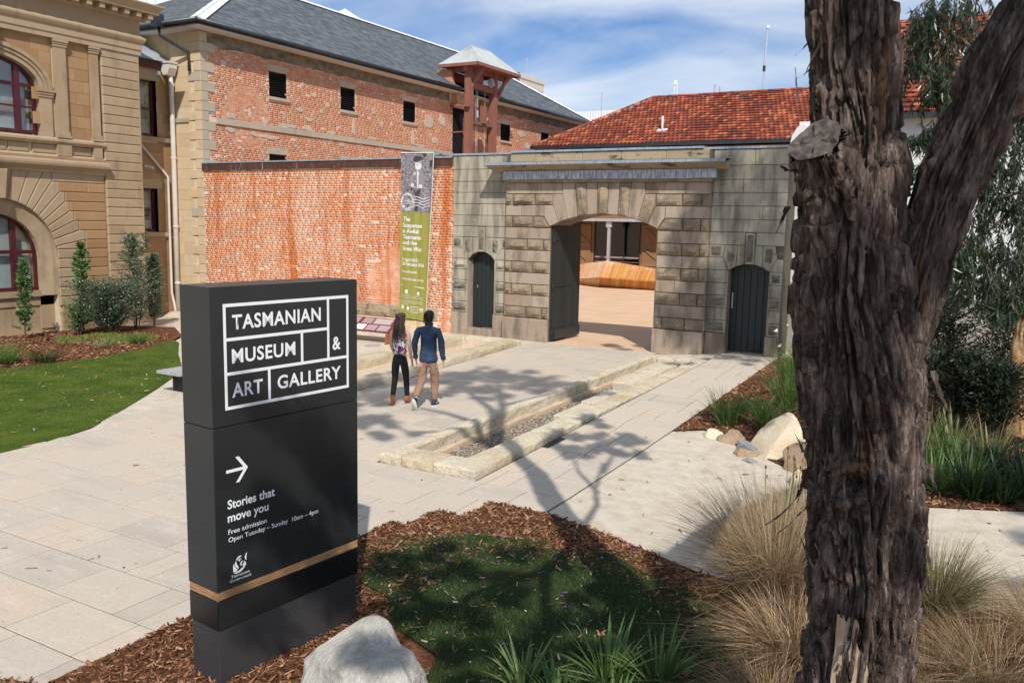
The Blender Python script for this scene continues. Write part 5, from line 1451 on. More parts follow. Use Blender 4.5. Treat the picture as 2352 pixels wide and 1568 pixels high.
# roof in folded sheets (ribs)
def fold(p0, p1, q0, q1, n, nm, h=.02):
    p0, p1, q0, q1 = map(Vector, (p0, p1, q0, q1)); b = MB()
    nrm = (p1-p0).cross(q0-p0).normalized()
    if nrm.z < 0: nrm = -nrm
    rows_ = []
    for i in range(2*n+1):
        t = i/(2*n); o = nrm*(h if i % 2 else 0)
        rows_.append((p0.lerp(p1, t)+o, q0.lerp(q1, t)+o))
    for i in range(2*n): b.add([rows_[i][0], rows_[i+1][0], rows_[i+1][1], rows_[i][1]], [(0, 1, 2, 3)])
    return b.build(nm, 'pale_metal_roof', ht)
fold((HU0, HV0, HZ), (HU1, HV0, HZ), apA, apA, 14, 'roof_sheet')
fold((HU1, HV0, HZ), (HU1, HV1, HZ), apA, apB, 22, 'roof_sheet')
fold((HU1, HV1, HZ), (HU0, HV1, HZ), apB, apB, 14, 'roof_sheet')
fold((HU0, HV1, HZ), (HU0, HV0, HZ), apB, apA, 22, 'roof_sheet')
MB().tube([apA, apB], .05, 8).build('ridge_cap', 'pale_metal_roof', ht)
for e in ((HU1, HV0, HZ), (HU0, HV0, HZ)): MB().tube([e, apA], .035, 6).build('hip_cap', 'pale_metal_roof', ht)
MB().tube([(HU1, HV1, HZ), apB], .035, 6).build('hip_cap', 'pale_metal_roof', ht)
MB().box(HU0, HU1, HV0, HV1, HZ-.09, HZ-.045).build('eaves_board', 'hoist_timber', ht)
b = MB().box(HU0-.03, HU1+.03, HV0-.05, HV0-.01, HZ-.14, HZ+.01).box(HU1+.0, HU1+.04, HV0-.05, HV1+.05, HZ-.14, HZ+.01).box(HU0-.03, HU1+.03, HV1+.01, HV1+.05, HZ-.14, HZ+.01)
b.build('fascia', 'hoist_timber', ht)
PU = -11.62; PV0, PV1 = 15.62, 17.92
for v_ in (PV0, PV1):
    MB().box(PU-.16, PU+.16, v_-.16, v_+.16, 4.0, 10.95).build('post', 'hoist_timber', ht)
    MB().box(PU-.36, PU-.2, v_+.1-.06, v_+.1+.1, 4.0, 8.7).build('inner_post', 'old_timber', ht)
MB().box(PU-.12, PU+.12, PV0+.16, PV1-.16, 9.95, 10.25).build('cross_beam', 'hoist_timber', ht)
MB().box(PU-.1, PU+.1, HV0+.1, HV1-.1, 10.72, 10.95).build('top_beam', 'hoist_timber', ht)
MB().box(HU0+.2, PU, PV0-.06, PV0+.06, 10.72, 10.95).build('top_beam', 'hoist_timber', ht)
MB().box(HU0+.2, PU, PV1-.06, PV1+.06, 10.72, 10.95).build('top_beam', 'hoist_timber', ht)
MB().bar((PU+.05, PV0+.05, 9.95), (HU1-.15, PV0+.35, 10.93), .12, .14).build('brace', 'hoist_timber', ht)
MB().bar((PU+.05, PV1+.05, 9.9), (HU1-.1, PV1+.65, 10.93), .12, .14).build('brace', 'hoist_timber', ht)
MB().bar((PU+.02, PV1+.16, 9.45), (PU+.1, HV1-.15, 10.9), .12, .14).build('brace', 'hoist_timber', ht)
MB().box(-12.9, -11.4, PV0-.35, PV0-.22, 9.0, 9.12).build('tie_beam', 'hoist_timber', ht)
MB().box(PU-.25, PU+.1, PV0+.1, PV1, 8.25, 8.38).build('platform_beam', 'old_timber', ht)
MB().box(PU+.02, PU+.18, 16.65, 17.05, 8.35, 9.2).build('winch_box', 'hoist_timber', ht)
b = MB()
for v_ in (16.35, 16.5, 17.2): b.tube([(PU-.05, v_, 6), (PU-.05, v_, 10.0)], .012, 5)
b.build('hoist_rope', 'galv_metal', ht)
b = MB().tube([(PU, 16.42, 8.6), (PU, 16.42, 8.95)], .06, 8).tube([(PU, 16.42, 9.1), (PU, 16.42, 9.7)], .025, 6).tube([(PU, 17.3, 8.55), (PU, 17.3, 8.7)], .09, 8)
b.build('pulley', 'galv_metal', ht)
MB().obox((PU+.25, 17.3, 10.4), (.10, .02, .05), (0, .12, 0), (-.05, 0, .17)).build('flood_light', 'galv_metal', ht)
MB().box(PU-.25, PU+.02, 16.0, 16.9, 10.3, 10.7).build('winch_housing', 'hoist_timber', ht)
# brick cheeks of the loading dormer, dark door and balcony rail
b = MB().prism([(-13.35, 10.85), (-12.55, 10.85), (-12.30, 9.3), (-11.95, 9.0), (-13.0, 9.6)], 15.40, 15.62)
me = b.mesh('dormer_cheek', 'warehouse_brick'); obj('dormer_cheek', me, wh)
b = MB().prism([(-13.35, 10.85), (-12.55, 10.85), (-12.35, 9.6), (-12.4, 9.0), (-13.0, 9.6)], 17.95, 18.15); obj('dormer_cheek', b.mesh('dormer_cheek', 'warehouse_brick'), wh)
MB().box(-13.4, -13.0, 15.55, 18.0, 8.9, 10.9).build('dormer_back', 'warehouse_brick', wh)
MB().box(-13.3, U0+.004, door_h[0], door_h[1], 4.9, 9.05).build('loading_recess', 'black_void', wh)
for k in range(5):
    MB().box(U0+.01, U0+.04, door_h[0]+.03+k*.2, door_h[0]+.19+k*.2, 6.6, 7.75).build('rail_board', 'louvre_black', wh)
MB().box(U0+.03, U0+.9, door_h[0]-.05, door_h[0]+.0, 7.80, 7.86).build('rail', 'hoist_timber', ht)
# ------------------------------------------------------------------ ornate sandstone museum building (left)
mu = thing('museum_building', 'ornate two storey sandstone museum building with arched maroon windows and banded corner', 'building', loc=(-13, -7, 0))
MU = -12.6
MX = Tx(MU)
V_END = -2.5; V_QS = -3.75; MZ = 9.0
WC = -7.1                         # window centre line
sid2 = [2000]
def ms(poly, T, m='sandstone_ashlar', nm='stone', **kw):
    sid2[0] += 1
    me = stone_mesh(nm, poly, T, kw.pop('proud', 0), kw.pop('back', .06), m, seed=sid2[0], **kw); return obj(nm, me, mu)
# core with openings (lower arch r=1.7, upper elliptical a=1.38 b=.815)
def ell_pts(cx_, cz_, a, b_, n, t0=math.pi, t1=0): return [(cx_+a*math.cos(t0+(t1-t0)*i/n), cz_+b_*math.sin(t0+(t1-t0)*i/n)) for i in range(n+1)]
b = MB()
x0, x1 = MU-.6, MU-.03
def slab(poly, m=b): m.prism(poly, x0, x1, plane='x')
slab([(-13, -.4), (WC-1.72, -.4), (WC-1.72, 9.9), (-13, 9.9)])
slab([(WC+1.72, -.4), (V_END+.0, -.4), (V_END, 9.9), (WC+1.72, 9.9)])
slab([(WC-1.72, 2.1)]+ell_pts(WC, 2.1, 1.72, 1.72, 20)+[(WC+1.72, 5.5), (WC-1.72, 5.5)])
slab([(WC-1.71, 5.52), (WC-1.42, 5.52), (WC-1.42, 6.95)]+ell_pts(WC, 6.95, 1.42, .84, 20)+[(WC+1.42, 5.52), (WC+1.72, 5.5), (WC+1.72, 9.9), (WC-1.72, 9.9)])
b.build('wall_core', 'stone_joint', mu)
MB().box(MU-14, MU-.6, -13, V_END, -.4, 9.9).build('building_mass', 'sandstone_warm', mu)
# plinth
MB().box(MU-.3, MU+.06, WC+1.74, V_END+.06, -.4, .50).build('plinth', 'sandstone_ashlar', mu)
MB().prism([(WC+1.78, .50), (V_END+.05, .50), (V_END+.03, .60), (V_END+.0, .655), (WC+1.78, .655)], MU-.2, MU+.03, plane='x').build('plinth_moulding', 'sandstone_ashlar', mu)
MB().prism([(V_QS, -.4), (V_END+.14, -.4), (V_END+.14, .52), (V_QS, .52)], MU-.2, MU+.12, plane='x').build('plinth', 'sandstone_ashlar', mu)
# banded rustication: stepped voussoirs round the lower arch then long courses
zs = [.655]
while zs[-1] < 4.60: zs.append(zs[-1]+.2835)
ARC = 1.70
steps = {}
for k, z in enumerate(zs):
    d = z-2.1
    if d <= .5: steps[k] = ARC+(.62 if k % 2 else .86)
outer = [(2.76, 2.62), (3.05, 2.43), (3.33, 2.28), (3.60, 2.15), (3.87, 2.02), (4.16, 1.86), (4.39, 1.63), (4.65, 1.39)]
def near(z): return min(range(len(zs)), key=lambda i: abs(zs[i]-z))
K0 = near(2.76)
XS = {K0+i: outer[i][1] for i in range(len(outer)) if K0+i < len(zs)}
Kt = max(XS)
top_z = zs[Kt]
def pr_arc(x, z):
    d = math.hypot(x, z-2.1); return (x*ARC/d, 2.1+(z-2.1)*ARC/d)
ks = sorted(XS)
def G(x, z, s=1): return (WC+s*x, z)
for s in (1, -1):
    for k in ks[:-1]:
        p0, p1 = pr_arc(XS[k], zs[k]), pr_arc(XS[k+1], zs[k+1])
        poly = [G(*p0, s), G(XS[k], zs[k], s), G(XS[k], zs[k+1], s), G(XS[k+1], zs[k+1], s), G(*p1, s)]
        if s < 0: poly = poly[::-1]
        ms(poly, MX, 'sandstone_ashlar', 'voussoir', proud=.03, ch=.025)
    # two upper voussoirs and half of the keystone
    xs = [XS[Kt], .94, .46, .22]
    for i in range(3):
        a, c = xs[i], xs[i+1]
        pa, pc = pr_arc(a, top_z), pr_arc(c, top_z)
        poly = [G(*pa, s), G(a, top_z, s), G(c, top_z, s), G(*pc, s)]
        if s < 0: poly = poly[::-1]
        ms(poly, MX, 'sandstone_ashlar', 'voussoir', proud=.03, ch=.025)
pk = pr_arc(.22, top_z)
ms([(WC-.17, 3.78), (WC+.17, 3.78), (WC+.27, top_z+.0), (WC-.27, top_z)], MX, 'sandstone_ashlar', 'keystone', proud=.20, ch=.03, back=.2)
for k in range(len(zs)-1):
    z0, z1 = zs[k], zs[k+1]
    if k in XS and k != Kt: st = XS[k]
    elif k >= Kt: st = 9
    else: st = ARC+(.62 if k % 2 else .9)
    if k in XS and k >= Kt: continue
    if k < K0:
        pl_ = rect(WC+ARC, WC+st, z0, z1)
        sl_ = (zs[K0]-2.1)/XS[K0]; pl_ = clip_poly(pl_, -sl_, 1, 2.1-sl_*WC)
        if len(pl_) > 2: ms(pl_, MX, 'sandstone_ashlar', 'band_stone', proud=.03, ch=.025)
    a = WC+st
    if k == K0-1: a = max(a, WC+XS[K0])
    while a < V_QS-.02:
        L = rng.choice((.9, 1.2, 1.5)); e_ = min(a+L, V_QS)
        if V_QS-e_ < .3: e_ = V_QS
        ms(rect(a, e_, z0, z1), MX, 'sandstone_warm' if rng.random() < .6 else 'sandstone_ashlar', 'band_stone', proud=.03, ch=.025, gap=.002); a = e_
# banded corner strip, full height
z = .52
while z < 8.45:
    z1 = z+.2835
    T = Tx(MU+.10)
    ms(rect(V_QS, V_END+.10, z, z1), T, 'sandstone_ashlar', 'corner_band', proud=.0, ch=.028, back=.12, gap=.003)
    me = stone_mesh('corner_band', rect(MU-1.0, MU+.10, z, z1), lambda a, zz, o: (a, V_END+.10+o, zz), 0.0, .1, 'sandstone_ashlar', ch=.028, gap=.003); obj('corner_band', me, mu)
    z = z1
# lower window: splayed reveal, frame, glass, blinds
def arched_window(cx_, cz_, a, b_, sill, x, nm, trans, mull, low_split):
    w = obj(nm, MB().box(x-.55, x-.5, cx_-a, cx_+a, sill, cz_+b_).mesh(nm, 'room_dark'), mu)
    def sub(mb, name, m):
        o = mb.build(name, m, None); o.parent = w; return o
    n = 20
    oa = [(cx_-a, sill)]+ell_pts(cx_, cz_, a, b_, n)+[(cx_+a, sill)]
    ia = [(cx_-a+.07, sill+.0)]+ell_pts(cx_, cz_, a-.07, b_-.07, n)+[(cx_+a-.07, sill+.0)]
    m_ = MB()
    for i in range(len(oa)-1):
        m_.add([(x+.05, *oa[i]), (x+.05, *oa[i+1]), (x+.05, *ia[i+1]), (x+.05, *ia[i]), (x-.05, *ia[i]), (x-.05, *ia[i+1])], [(0, 1, 2, 3), (3, 2, 5, 4)])
    m_.box(x-.05, x+.07, cx_-a, cx_+a, sill, sill+.09)
    sub(m_, 'frame', 'maroon_paint')
    m_ = MB()
    for q in mull:
        h = cz_+b_*math.sqrt(max(0, 1-((q-cx_)/a)**2))-.03
        m_.box(x-.05, x+.06, q-.075, q+.075, sill+.05, h)
    m_.box(x-.05, x+.045, cx_-a+.03, cx_+a-.03, trans-.05, trans+.05)
    sub(m_, 'mullion', 'maroon_paint')
    m_ = MB()
    if low_split: m_.box(x-.03, x+.03, cx_-a+.05, cx_+a-.05, low_split-.025, low_split+.025)
    sub(m_, 'meeting_rail', 'maroon_paint')
    g_ = MB(); g_.v = [(x, p[0], p[1]) for p in oa]; g_.f = [tuple(range(len(oa)))]
    sub(g_, 'pane', 'window_glass')
    m_ = MB(); z = sill+.1
    while z < cz_+b_-.1:
        hw = a*math.sqrt(max(0, 1-(max(0, z-cz_)/b_)**2))-.1
        if hw > .1 and not (trans-.02 < z < trans+.02): m_.obox((x-.16, cx_, z), (.018, 0, -.010), (0, hw, 0), (.001, 0, .001))
        z += .028
    sub(m_, 'blind', 'blind')
    return w
arched_window(WC, 2.1, 1.29, 1.29, 1.16, MU-.42, 'window', 2.28, (WC-.62, WC+.62), None)
# splayed reveal from r=1.70 to 1.17
n = 20
oa = [(WC-1.70, 1.0)]+ell_pts(WC, 2.1, 1.70, 1.70, n)+[(WC+1.70, 1.0)]
ia = [(WC-1.29, 1.0)]+ell_pts(WC, 2.1, 1.29, 1.29, n)+[(WC+1.29, 1.0)]
for i in range(len(oa)-1):
    p = [(MU-.10, *oa[i]), (MU-.10, *oa[i+1]), (MU-.40, *ia[i+1]), (MU-.40, *ia[i])]
    mid = [(MU+.0, *oa[i]), (MU+.0, *oa[i+1])]
    m_ = MB(); m_.add([mid[0], mid[1], p[1], p[0]], [(0, 1, 2, 3)]); o1 = (MU-.10, oa[i][0]*.75+ia[i][0]*.25, oa[i][1]*.75+ia[i][1]*.25); o2 = (MU-.10, oa[i+1][0]*.75+ia[i+1][0]*.25, oa[i+1][1]*.75+ia[i+1][1]*.25)
    m_.add([p[0], p[1], o2, o1, (MU-.2, ia[i][0], ia[i][1]), (MU-.2, ia[i+1][0], ia[i+1][1]), p[3], p[2]], [(0, 1, 2, 3), (3, 2, 5, 4), (4, 5, 7, 6)])
    m_.build('reveal_stone', 'sandstone_ashlar', mu)
for (z0, z1, pj) in ((.97, 1.14, -.22), (.70, .972, -.30), (-.3, .702, -.34)):
    MB().box(MU-.6, MU+pj, WC-1.7, WC+1.70, z0, z1).build('apron_stone', 'sandstone_ashlar', mu)
MB().box(MU-.5, MU-.3, WC+1.29, WC+1.71, .0, 1.0).build('apron_return', 'sandstone_ashlar', mu)
# ledge between storeys
def mould(prof, v0, v1, nm, m='sandstone_ashlar', cap=True):
    """profile (out, z) swept along the front and returned on the corner"""
    b = MB(); n = len(prof)
    V = [(MU+o, v0, z) for o, z in prof]+[(MU+o, v1+(o if cap else 0), z) for o, z in prof]
    fs = [(i, i+1, n+i+1, n+i) for i in range(n-1)]
    if cap:
        V += [(MU-1.2, v1+o, z) for o, z in prof]; fs += [(n+i, n+i+1, 2*n+i+1, 2*n+i) for i in range(n-1)]
    else: fs += [tuple(range(2*n-1, n-1, -1))]
    b.add(V, fs); return b.build(nm, m, mu)
mould([(-.05, 4.60), (.05, 4.60), (.07, 4.68), (.16, 4.74), (.27, 4.80), (.29, 4.86), (.29, 4.93), (.10, 4.99), (-.05, 4.99)], -13, V_QS+.05, 'ledge_moulding', cap=False)
mould([(-.05, 4.99), (.10, 4.99), (.12, 5.07), (.07, 5.13), (-.05, 5.13)], -13, V_QS+.0, 'panel_base', cap=False)
for (a, c) in ((-9, -7.9), (-7.8, -6.75), (-6.7, -6.1), (-6.0, -5.25), (-4.85, -4.15), (-4.1, -3.8)):
    ms(rect(a, c, 5.14, 5.42), Tx(MU+.02), 'sandstone_ashlar', 'panel_stone', proud=0, ch=.02)
for (a, c) in ((-5.30, -4.85), (-4.12, -3.84)):
    MB().box(MU-.1, MU+.12, a, c, 5.10, 5.44).build('pedestal', 'sandstone_ashlar', mu)
mould([(-.05, 5.42), (.08, 5.42), (.17, 5.50), (.17, 5.56), (.10, 5.62), (-.05, 5.62)], -13, V_QS+.0, 'sill_moulding', cap=False)
# upper ashlar panels in a warmer stone, real joints
def upper_wall(v0, v1):
    z = 5.62; k = 0
    while z < 8.40:
        z1 = min(z+.345, 8.45); a = v0 - (.25 if k % 2 else 0)
        while a < v1-.01:
            e_ = a+.55
            p, q = max(a, v0), min(e_, v1)
            def blocked(x, zz): return ((x-WC)/1.72)**2+(max(0, zz-6.95)/1.1)**2 < 1 if zz > 6.95 else abs(x-WC) < 1.72
            if q-p > .03:
                if not (blocked(p, z+.17) and blocked(q, z+.17)):
                    ms(rect(p, q, z, z1), MX, 'sandstone_warm', 'wall_stone', proud=0, ch=.004, gap=.004)
            a = e_
        z = z1; k += 1
upper_wall(-6.2, -5.30); upper_wall(-4.86, -4.12)
upper_wall(-13, -8.5)
b = MB(); oa = ell_pts(WC, 6.95, 1.72, 1.12, 20); 
ms_top = [(WC-2.0, 8.45)]
for i in range(20):
    p, q = oa[i], oa[i+1]
    b.prism([p, q, (q[0], 8.44), (p[0], 8.44)], MU-.1, MU-.004, plane='x')
b.build('spandrel', 'sandstone_warm', mu)
# archivolt mouldings round the upper window
for (ra, rb, dz, o0) in ((1.40, 1.52, 0, .03), (1.53, 1.62, 0, .07), (1.63, 1.74, 0, .11)):
    b = MB(); n = 26
    p0 = ell_pts(WC, 6.95, ra, .82+(ra-1.40), n); p1 = ell_pts(WC, 6.95, rb, .82+(rb-1.40), n)
    for i in range(n):
        b.add([(MU+o0, *p0[i]), (MU+o0, *p0[i+1]), (MU+o0, *p1[i+1]), (MU+o0, *p1[i]), (MU-.3, *p0[i]), (MU-.3, *p0[i+1]), (MU-.02, *p1[i]), (MU-.02, *p1[i+1])], [(0, 1, 2, 3), (0, 4, 5, 1), (3, 2, 7, 6)])
    b.build('archivolt', 'sandstone_ashlar', mu)
for s in (1, -1):
    a, c = sorted((WC+s*1.40, WC+s*1.74))
    MB().box(MU-.5, MU+.05, a, c, 5.62, 6.74).build('jamb_pilaster', 'sandstone_ashlar', mu)
    for j, (z0, z1, g_) in enumerate(((6.74, 6.80, .03), (6.81, 6.87, .05), (6.88, 6.95, .075))):
        MB().box(MU-.4, MU+.05+g_, a-g_, c+g_, z0, z1).build('impost', 'sandstone_ashlar', mu)
ms([(WC-.17, 7.6), (WC+.17, 7.6), (WC+.27, 8.45), (WC-.27, 8.45)], MX, 'sandstone_ashlar', 'keystone', proud=.22, ch=.02, back=.2)
arched_window(WC, 6.95, 1.38, .80, 5.68, MU-.22, 'window', 7.02, (WC-.86, WC+.86), 6.42)
# pilasters
for (a, c, nm) in ((-5.24, -4.90, 'pilaster'), (-4.10, -3.86, 'pilaster')):
    MB().box(MU-.1, MU+.11, a, c, 5.80, 8.22).build(nm, 'sandstone_ashlar', mu)
    for (z0, z1, g_) in ((5.62, 5.70, .05), (5.70, 5.80, .025), (8.22, 8.28, .025), (8.29, 8.34, .04), (8.35, 8.42, .06)):
        MB().box(MU-.1, MU+.11+g_, a-g_, c+g_, z0, z1).build('pilaster_moulding', 'sandstone_ashlar', mu)
# entablature
mould([(-.05, 8.43), (.14, 8.43), (.14, 8.58), (.17, 8.59), (.17, 8.78), (.22, 8.82), (.26, 8.90), (.26, 8.95), (.16, 9.02), (-.05, 9.02)], -13, V_END, 'architrave')
mould([(-.05, 9.02), (.13, 9.02), (.13, 9.52), (-.05, 9.52)], -13, V_END, 'frieze')
mould([(-.05, 9.50), (.16, 9.50), (.19, 9.57), (.19, 9.70), (.55, 9.70), (.55, 9.78), (.60, 9.84), (.68, 9.93), (.68, 9.97), (-.05, 10.05)], -13, V_END, 'cornice')
v = -12.8
while v < V_END+.6:
    MB().box(MU+.13, MU+.50, v, v+.16, 9.54, 9.695).build('modillion', 'sandstone_ashlar', mu)
    v += .42
for u in (MU-.2, MU-.65, MU-1.1):
    MB().box(u, u+.16, V_END+.13, V_END+.50, 9.54, 9.695).build('modillion', 'sandstone_ashlar', mu)
MB().box(MU-10, MU-.5, -13, V_END-.4, 9.9, 10.4).build('parapet', 'sandstone_ashlar', mu)
MB().box(MU-2.4, MU-1.2, -6.0, -3.6, 10.0, 11.6).build('attic_block', 'cream_stone', mu)

# ------------------------------------------------------------------ narrow link building
lk = thing('link_building', 'narrow sandstone link building with two sash windows between museum and warehouse', 'building', loc=(-14.4, -1.2, 0))
LU = -14.07
LX = Tx(LU)
def blk(nm, T, poly, m, **kw): sid2[0] += 1; me = stone_mesh(nm, poly, T, kw.pop('proud', 0), .05, m, seed=sid2[0], **kw); return obj(nm, me, lk)
MB().box(LU-3.5, LU-.5, -2.6, .0, -.4, 8.55).build('building_mass', 'stone_joint', lk)
lw = [(-1.95, -.58, 6.12, 8.02), (-1.95, -.66, 2.84, 4.35)]
ldoor = (-1.95, -.70, -.3, 1.98)
holed('wall_core', 'stone_joint', lk, LU-.5, LU-.008, -2.6, 0, -.4, 8.55, lw+[ldoor])
z = -.3; k = 0
while z < 8.5:
    z1 = z+.345
    a = -2.6+(.3 if k % 2 else 0)
    while a < -.02:
        e_ = min(a+rng.choice((.5, .62)), 0.0)
        if -e_ < .2: e_ = 0.0
        p, q = a, e_
        for (l, r_, b0, b1) in lw+[ldoor]:
            if z1 > b0+.02 and z < b1-.02:
                if p >= l and q <= r_: p = q
                elif p < r_ < q and p >= l: p = r_
                elif p < l < q: q = l
                elif l <= p and q > r_ > p: p = r_
        if q-p > .04: blk('wall_stone', LX, rect(p, q, z, z1), 'sandstone_warm', ch=.005, gap=.003)
        a = e_
    z = z1; k += 1
for i, (l, r_, b0, b1) in enumerate(lw):
    w = obj('window', MB().box(LU-.5, LU-.45, l, r_, b0, b1).mesh('window', 'room_dark'), lk)
    def sb(mb, n_, m): o = mb.build(n_, m, None); o.parent = w
    x = LU-.20
    mz = (b0+b1)/2
    sb(MB().box(x-.04, x+.04, r_-.10, r_-.0, b0, b1).box(x-.04, x+.04, l, l+.1, b0, b1).box(x-.04, x+.04, l, r_, b1-.08, b1).box(x-.04, x+.06, l, r_, b0, b0+.10).box(x-.03, x+.03, l, r_, mz-.03, mz+.03), 'sash_frame', 'maroon_paint')
    sb(MB().add([(x, l, b0), (x, r_, b0), (x, r_, b1), (x, l, b1)], [(0, 1, 2, 3)]), 'pane', 'window_glass')
    m_ = MB(); z = b0+.15
    while z < b1-.15:
        if not (mz-.35 < z < mz+.1): m_.obox((x-.12, r_-.32, z), (.015, 0, -.01), (0, .20, 0), (.001, 0, .001))
        z += .03
    sb(m_, 'blind', 'blind')
    MB().box(LU-.4, LU+.09, -2.5, r_+.42, b0-.16, b0-.01).build('window_sill', 'sandstone_ashlar', lk)
    MB().box(LU-.4, LU-.013, r_, r_+.02, b0, b1).build('window_reveal', 'sandstone_warm', lk)
    blk('lintel', LX, rect(-2.6, r_+.2, b1, b1+.34), 'sandstone_ashlar', proud=.012)
d = obj('door', MB().box(LU-.22, LU-.17, ldoor[0], ldoor[1], ldoor[2], ldoor[3]).mesh('door', 'maroon_paint'), lk)
o = MB().box(LU-.17, LU-.15, ldoor[1]-.7, ldoor[1]-.1, .2, .9).box(LU-.17, LU-.15, ldoor[1]-.7, ldoor[1]-.1, 1.1, 1.8).build('door_panel', 'maroon_paint', None); o.parent = d
blk('string_course', LX, rect(-2.6, 0, 2.60, 2.68), 'sandstone_ashlar', proud=.03)
# corrugated roof falling towards the yard
b = MB(); n = 42
for i in range(n+1):
    v_ = -2.7+2.9*i/n; o_ = .022 if i % 2 else 0
    b.v += [(LU+.25, v_, 8.66+o_), (LU-2.5, v_, 10.2+o_)]
b.f = [(2*i, 2*i+2, 2*i+3, 2*i+1) for i in range(n)]
b.build('corrugated_roof', 'corrugated_grey', lk)
MB().box(LU-.02, LU+.10, -2.7, .12, 8.42, 8.62).build('fascia', 'dark_red_fascia', lk)
pipe = thing('drain_pipe', 'cream painted drain pipe with hopper head running down between stone link and warehouse', 'drain pipe', loc=(-13.9, -.2, 0))
b = MB(); b.prism([(-13.98, 8.62), (-13.55, 8.62), (-13.55, 8.46), (-13.68, 8.22), (-13.88, 8.22), (-13.98, 8.4)], -.42, -.10); b.build('hopper_head', 'cream_pipe', pipe)
MB().box(-14.0, -13.52, -.45, -.08, 8.62, 8.68).build('hopper_lid', 'cream_pipe', pipe)
MB().tube([(-13.78, -.22, 8.25), (-13.80, -.16, 7.9), (-13.82, -.14, 4.0), (-13.85, -.14, -.15)], .085, 12).build('main_pipe', 'cream_pipe', pipe, smooth=True)
for z in (7.9, 5.4, 3.0, 1.0): MB().tube([(-13.82, -.14, z), (-13.82, -.14, z+.08)], .105, 12).build('pipe_collar', 'cream_pipe', pipe)
side = MB().tube([(-13.98, -1.6, 6.05), (-13.98, -.36, 4.85), (-13.96, -.30, 4.75), (-13.96, -.30, .7), (-13.9, -.26, .3), (-13.75, -.3, -.15)], .045, 10)
side.build('side_pipe', 'cream_pipe', pipe, smooth=True)
cctv = thing('security_camera', 'small white security camera on the stone link wall by the drain pipe', 'camera', loc=(-13.95, -1.05, 5.1))
MB().box(-14.06, -13.98, -1.2, -1.1, 5.05, 5.13).build('bracket', 'white_metal', cctv)
MB().tube([(-13.98, -1.15, 5.1), (-13.75, -1.05, 5.03)], .035, 8).build('housing', 'white_metal', cctv)
lamp = thing('wall_light', 'small white lamp box under the corrugated eave of the stone link', 'light', loc=(-13.95, -.5, 8.2))
MB().box(-14.05, -13.9, -.62, -.5, 8.22, 8.34).build('lamp_box', 'white_metal', lamp)

# ------------------------------------------------------------------ courtyard and tiled gallery beyond the gate
gl = thing('tiled_gallery', 'low gallery building with red terracotta tiled roof behind the gateway', 'building', loc=(0, 26, 0))
GV = 22.0; GU0, GU1 = -11.45, 17.2; GE = 7.66; GP_ = .60
b = MB().box(GU0+.5, GU1, GV+1.9, GV+11, 3.6, GE-.05); b.build('upper_wall', 'brown_panel', gl)
WV = GV+1.9
b = MB().box(GU0+.5, -8.38, WV, WV+.4, 0, 3.6).box(-5.6, GU1, WV, WV+.4, 0, 3.6); b.build('lower_wall', 'brown_panel', gl)
MB().box(GU0+.5, GU1, WV+3, WV+3.3, 0, 3.6).build('interior_wall', 'room_dark', gl)
r5 = random.Random(3)
for k in range(9):
    MB().box(-8.4+k*.33, -8.4+k*.33+r5.uniform(.08, .26), WV+2.6, WV+2.8, .2, r5.uniform(1.5, 3.3)).build('interior_display', rng.choice(('brown_panel', 'grey_render', 'room_dark', 'gate_pink_stone')), gl)
MB().box(-8.35, -5.6, WV+.02, WV+.03, .17, 3.55).build('glass_front', 'gallery_glass', gl)
for k in range(4):
    MB().box(-8.37+k*.91, -8.32+k*.91, WV-.04, WV+.06, .17, 3.55).build('glazing_bar', 'dark_steel', gl)
MB().box(-8.3, -5.65, WV+.0, WV+.012, 1.58, 1.66).build('glass_dots', 'panel_print', gl)
MB().box(-8.3, -5.65, WV+.0, WV+.012, 1.36, 1.38).build('glass_dots', 'panel_print', gl)
def barn_door(u0, u1):
    nb = 8
    for i in range(nb):
        MB().box(u0+(u1-u0)*i/nb+.005, u0+(u1-u0)*(i+1)/nb-.005, WV-.10, WV-.05, .2, 3.45).build('door_board', 'brown_panel', gl)
    for z in (.25, 1.2, 2.2, 3.3):
        MB().box(u0, u1, WV-.15, WV-.102, z, z+.14).build('door_rail', 'brown_panel', gl)
    for z0, z1 in ((.39, 1.2), (1.34, 2.2), (2.34, 3.3)):
        MB().bar((u0+.08, WV-.13, z1), (u1-.08, WV-.13, z0), .05, .12).build('door_brace', 'brown_panel', gl)
barn_door(-9.9, -8.55); barn_door(-5.45, -4.1); barn_door(-4.05, -2.7)
MB().box(-11, 5, GV+.5, WV, 3.64, 3.74).build('awning', 'brown_panel', gl)
MB().box(-11, 5, GV+.46, GV+.5, 3.60, 3.76).build('awning_edge', 'galv_metal', gl)
col = thing('steel_column', 'slim pale grey steel column in front of the gallery glass', 'column', loc=(-6.95, GV+.7, .17))
MB().box(-7.03, -6.87, GV+.62, GV+.77, .17, 3.6).build('post', 'galv_metal', col)
MB().box(-7.11, -6.79, GV+.58, GV+.82, 3.28, 3.58).build('cap_plate', 'galv_metal', col)
b = MB().box(GU0-.03, GU1, GV-.12, GV-.02, GE-.16, GE+.02); b.build('gutter', 'black_gutter', gl)
b = MB().box(GU0-.12, GU0-.0, GV-.12, GV+12, GE-.16, GE+.02); b.build('gutter', 'black_gutter', gl)
RN = 5.05
b = MB().add([(GU0, GV, GE-.02), (GU1, GV, GE-.02), (GU1, GV+RN, GE+RN*GP_-.02), (GU0+RN, GV+RN, GE+RN*GP_-.02), (GU0, GV+2*RN, GE-.02), (GU1, GV+2*RN, GE-.02)], [(0, 1, 2, 3), (0, 3, 4), (4, 3, 2, 5)])
b.build('roof_deck', 'terracotta_tile', gl)
slg = math.hypot(1, GP_)
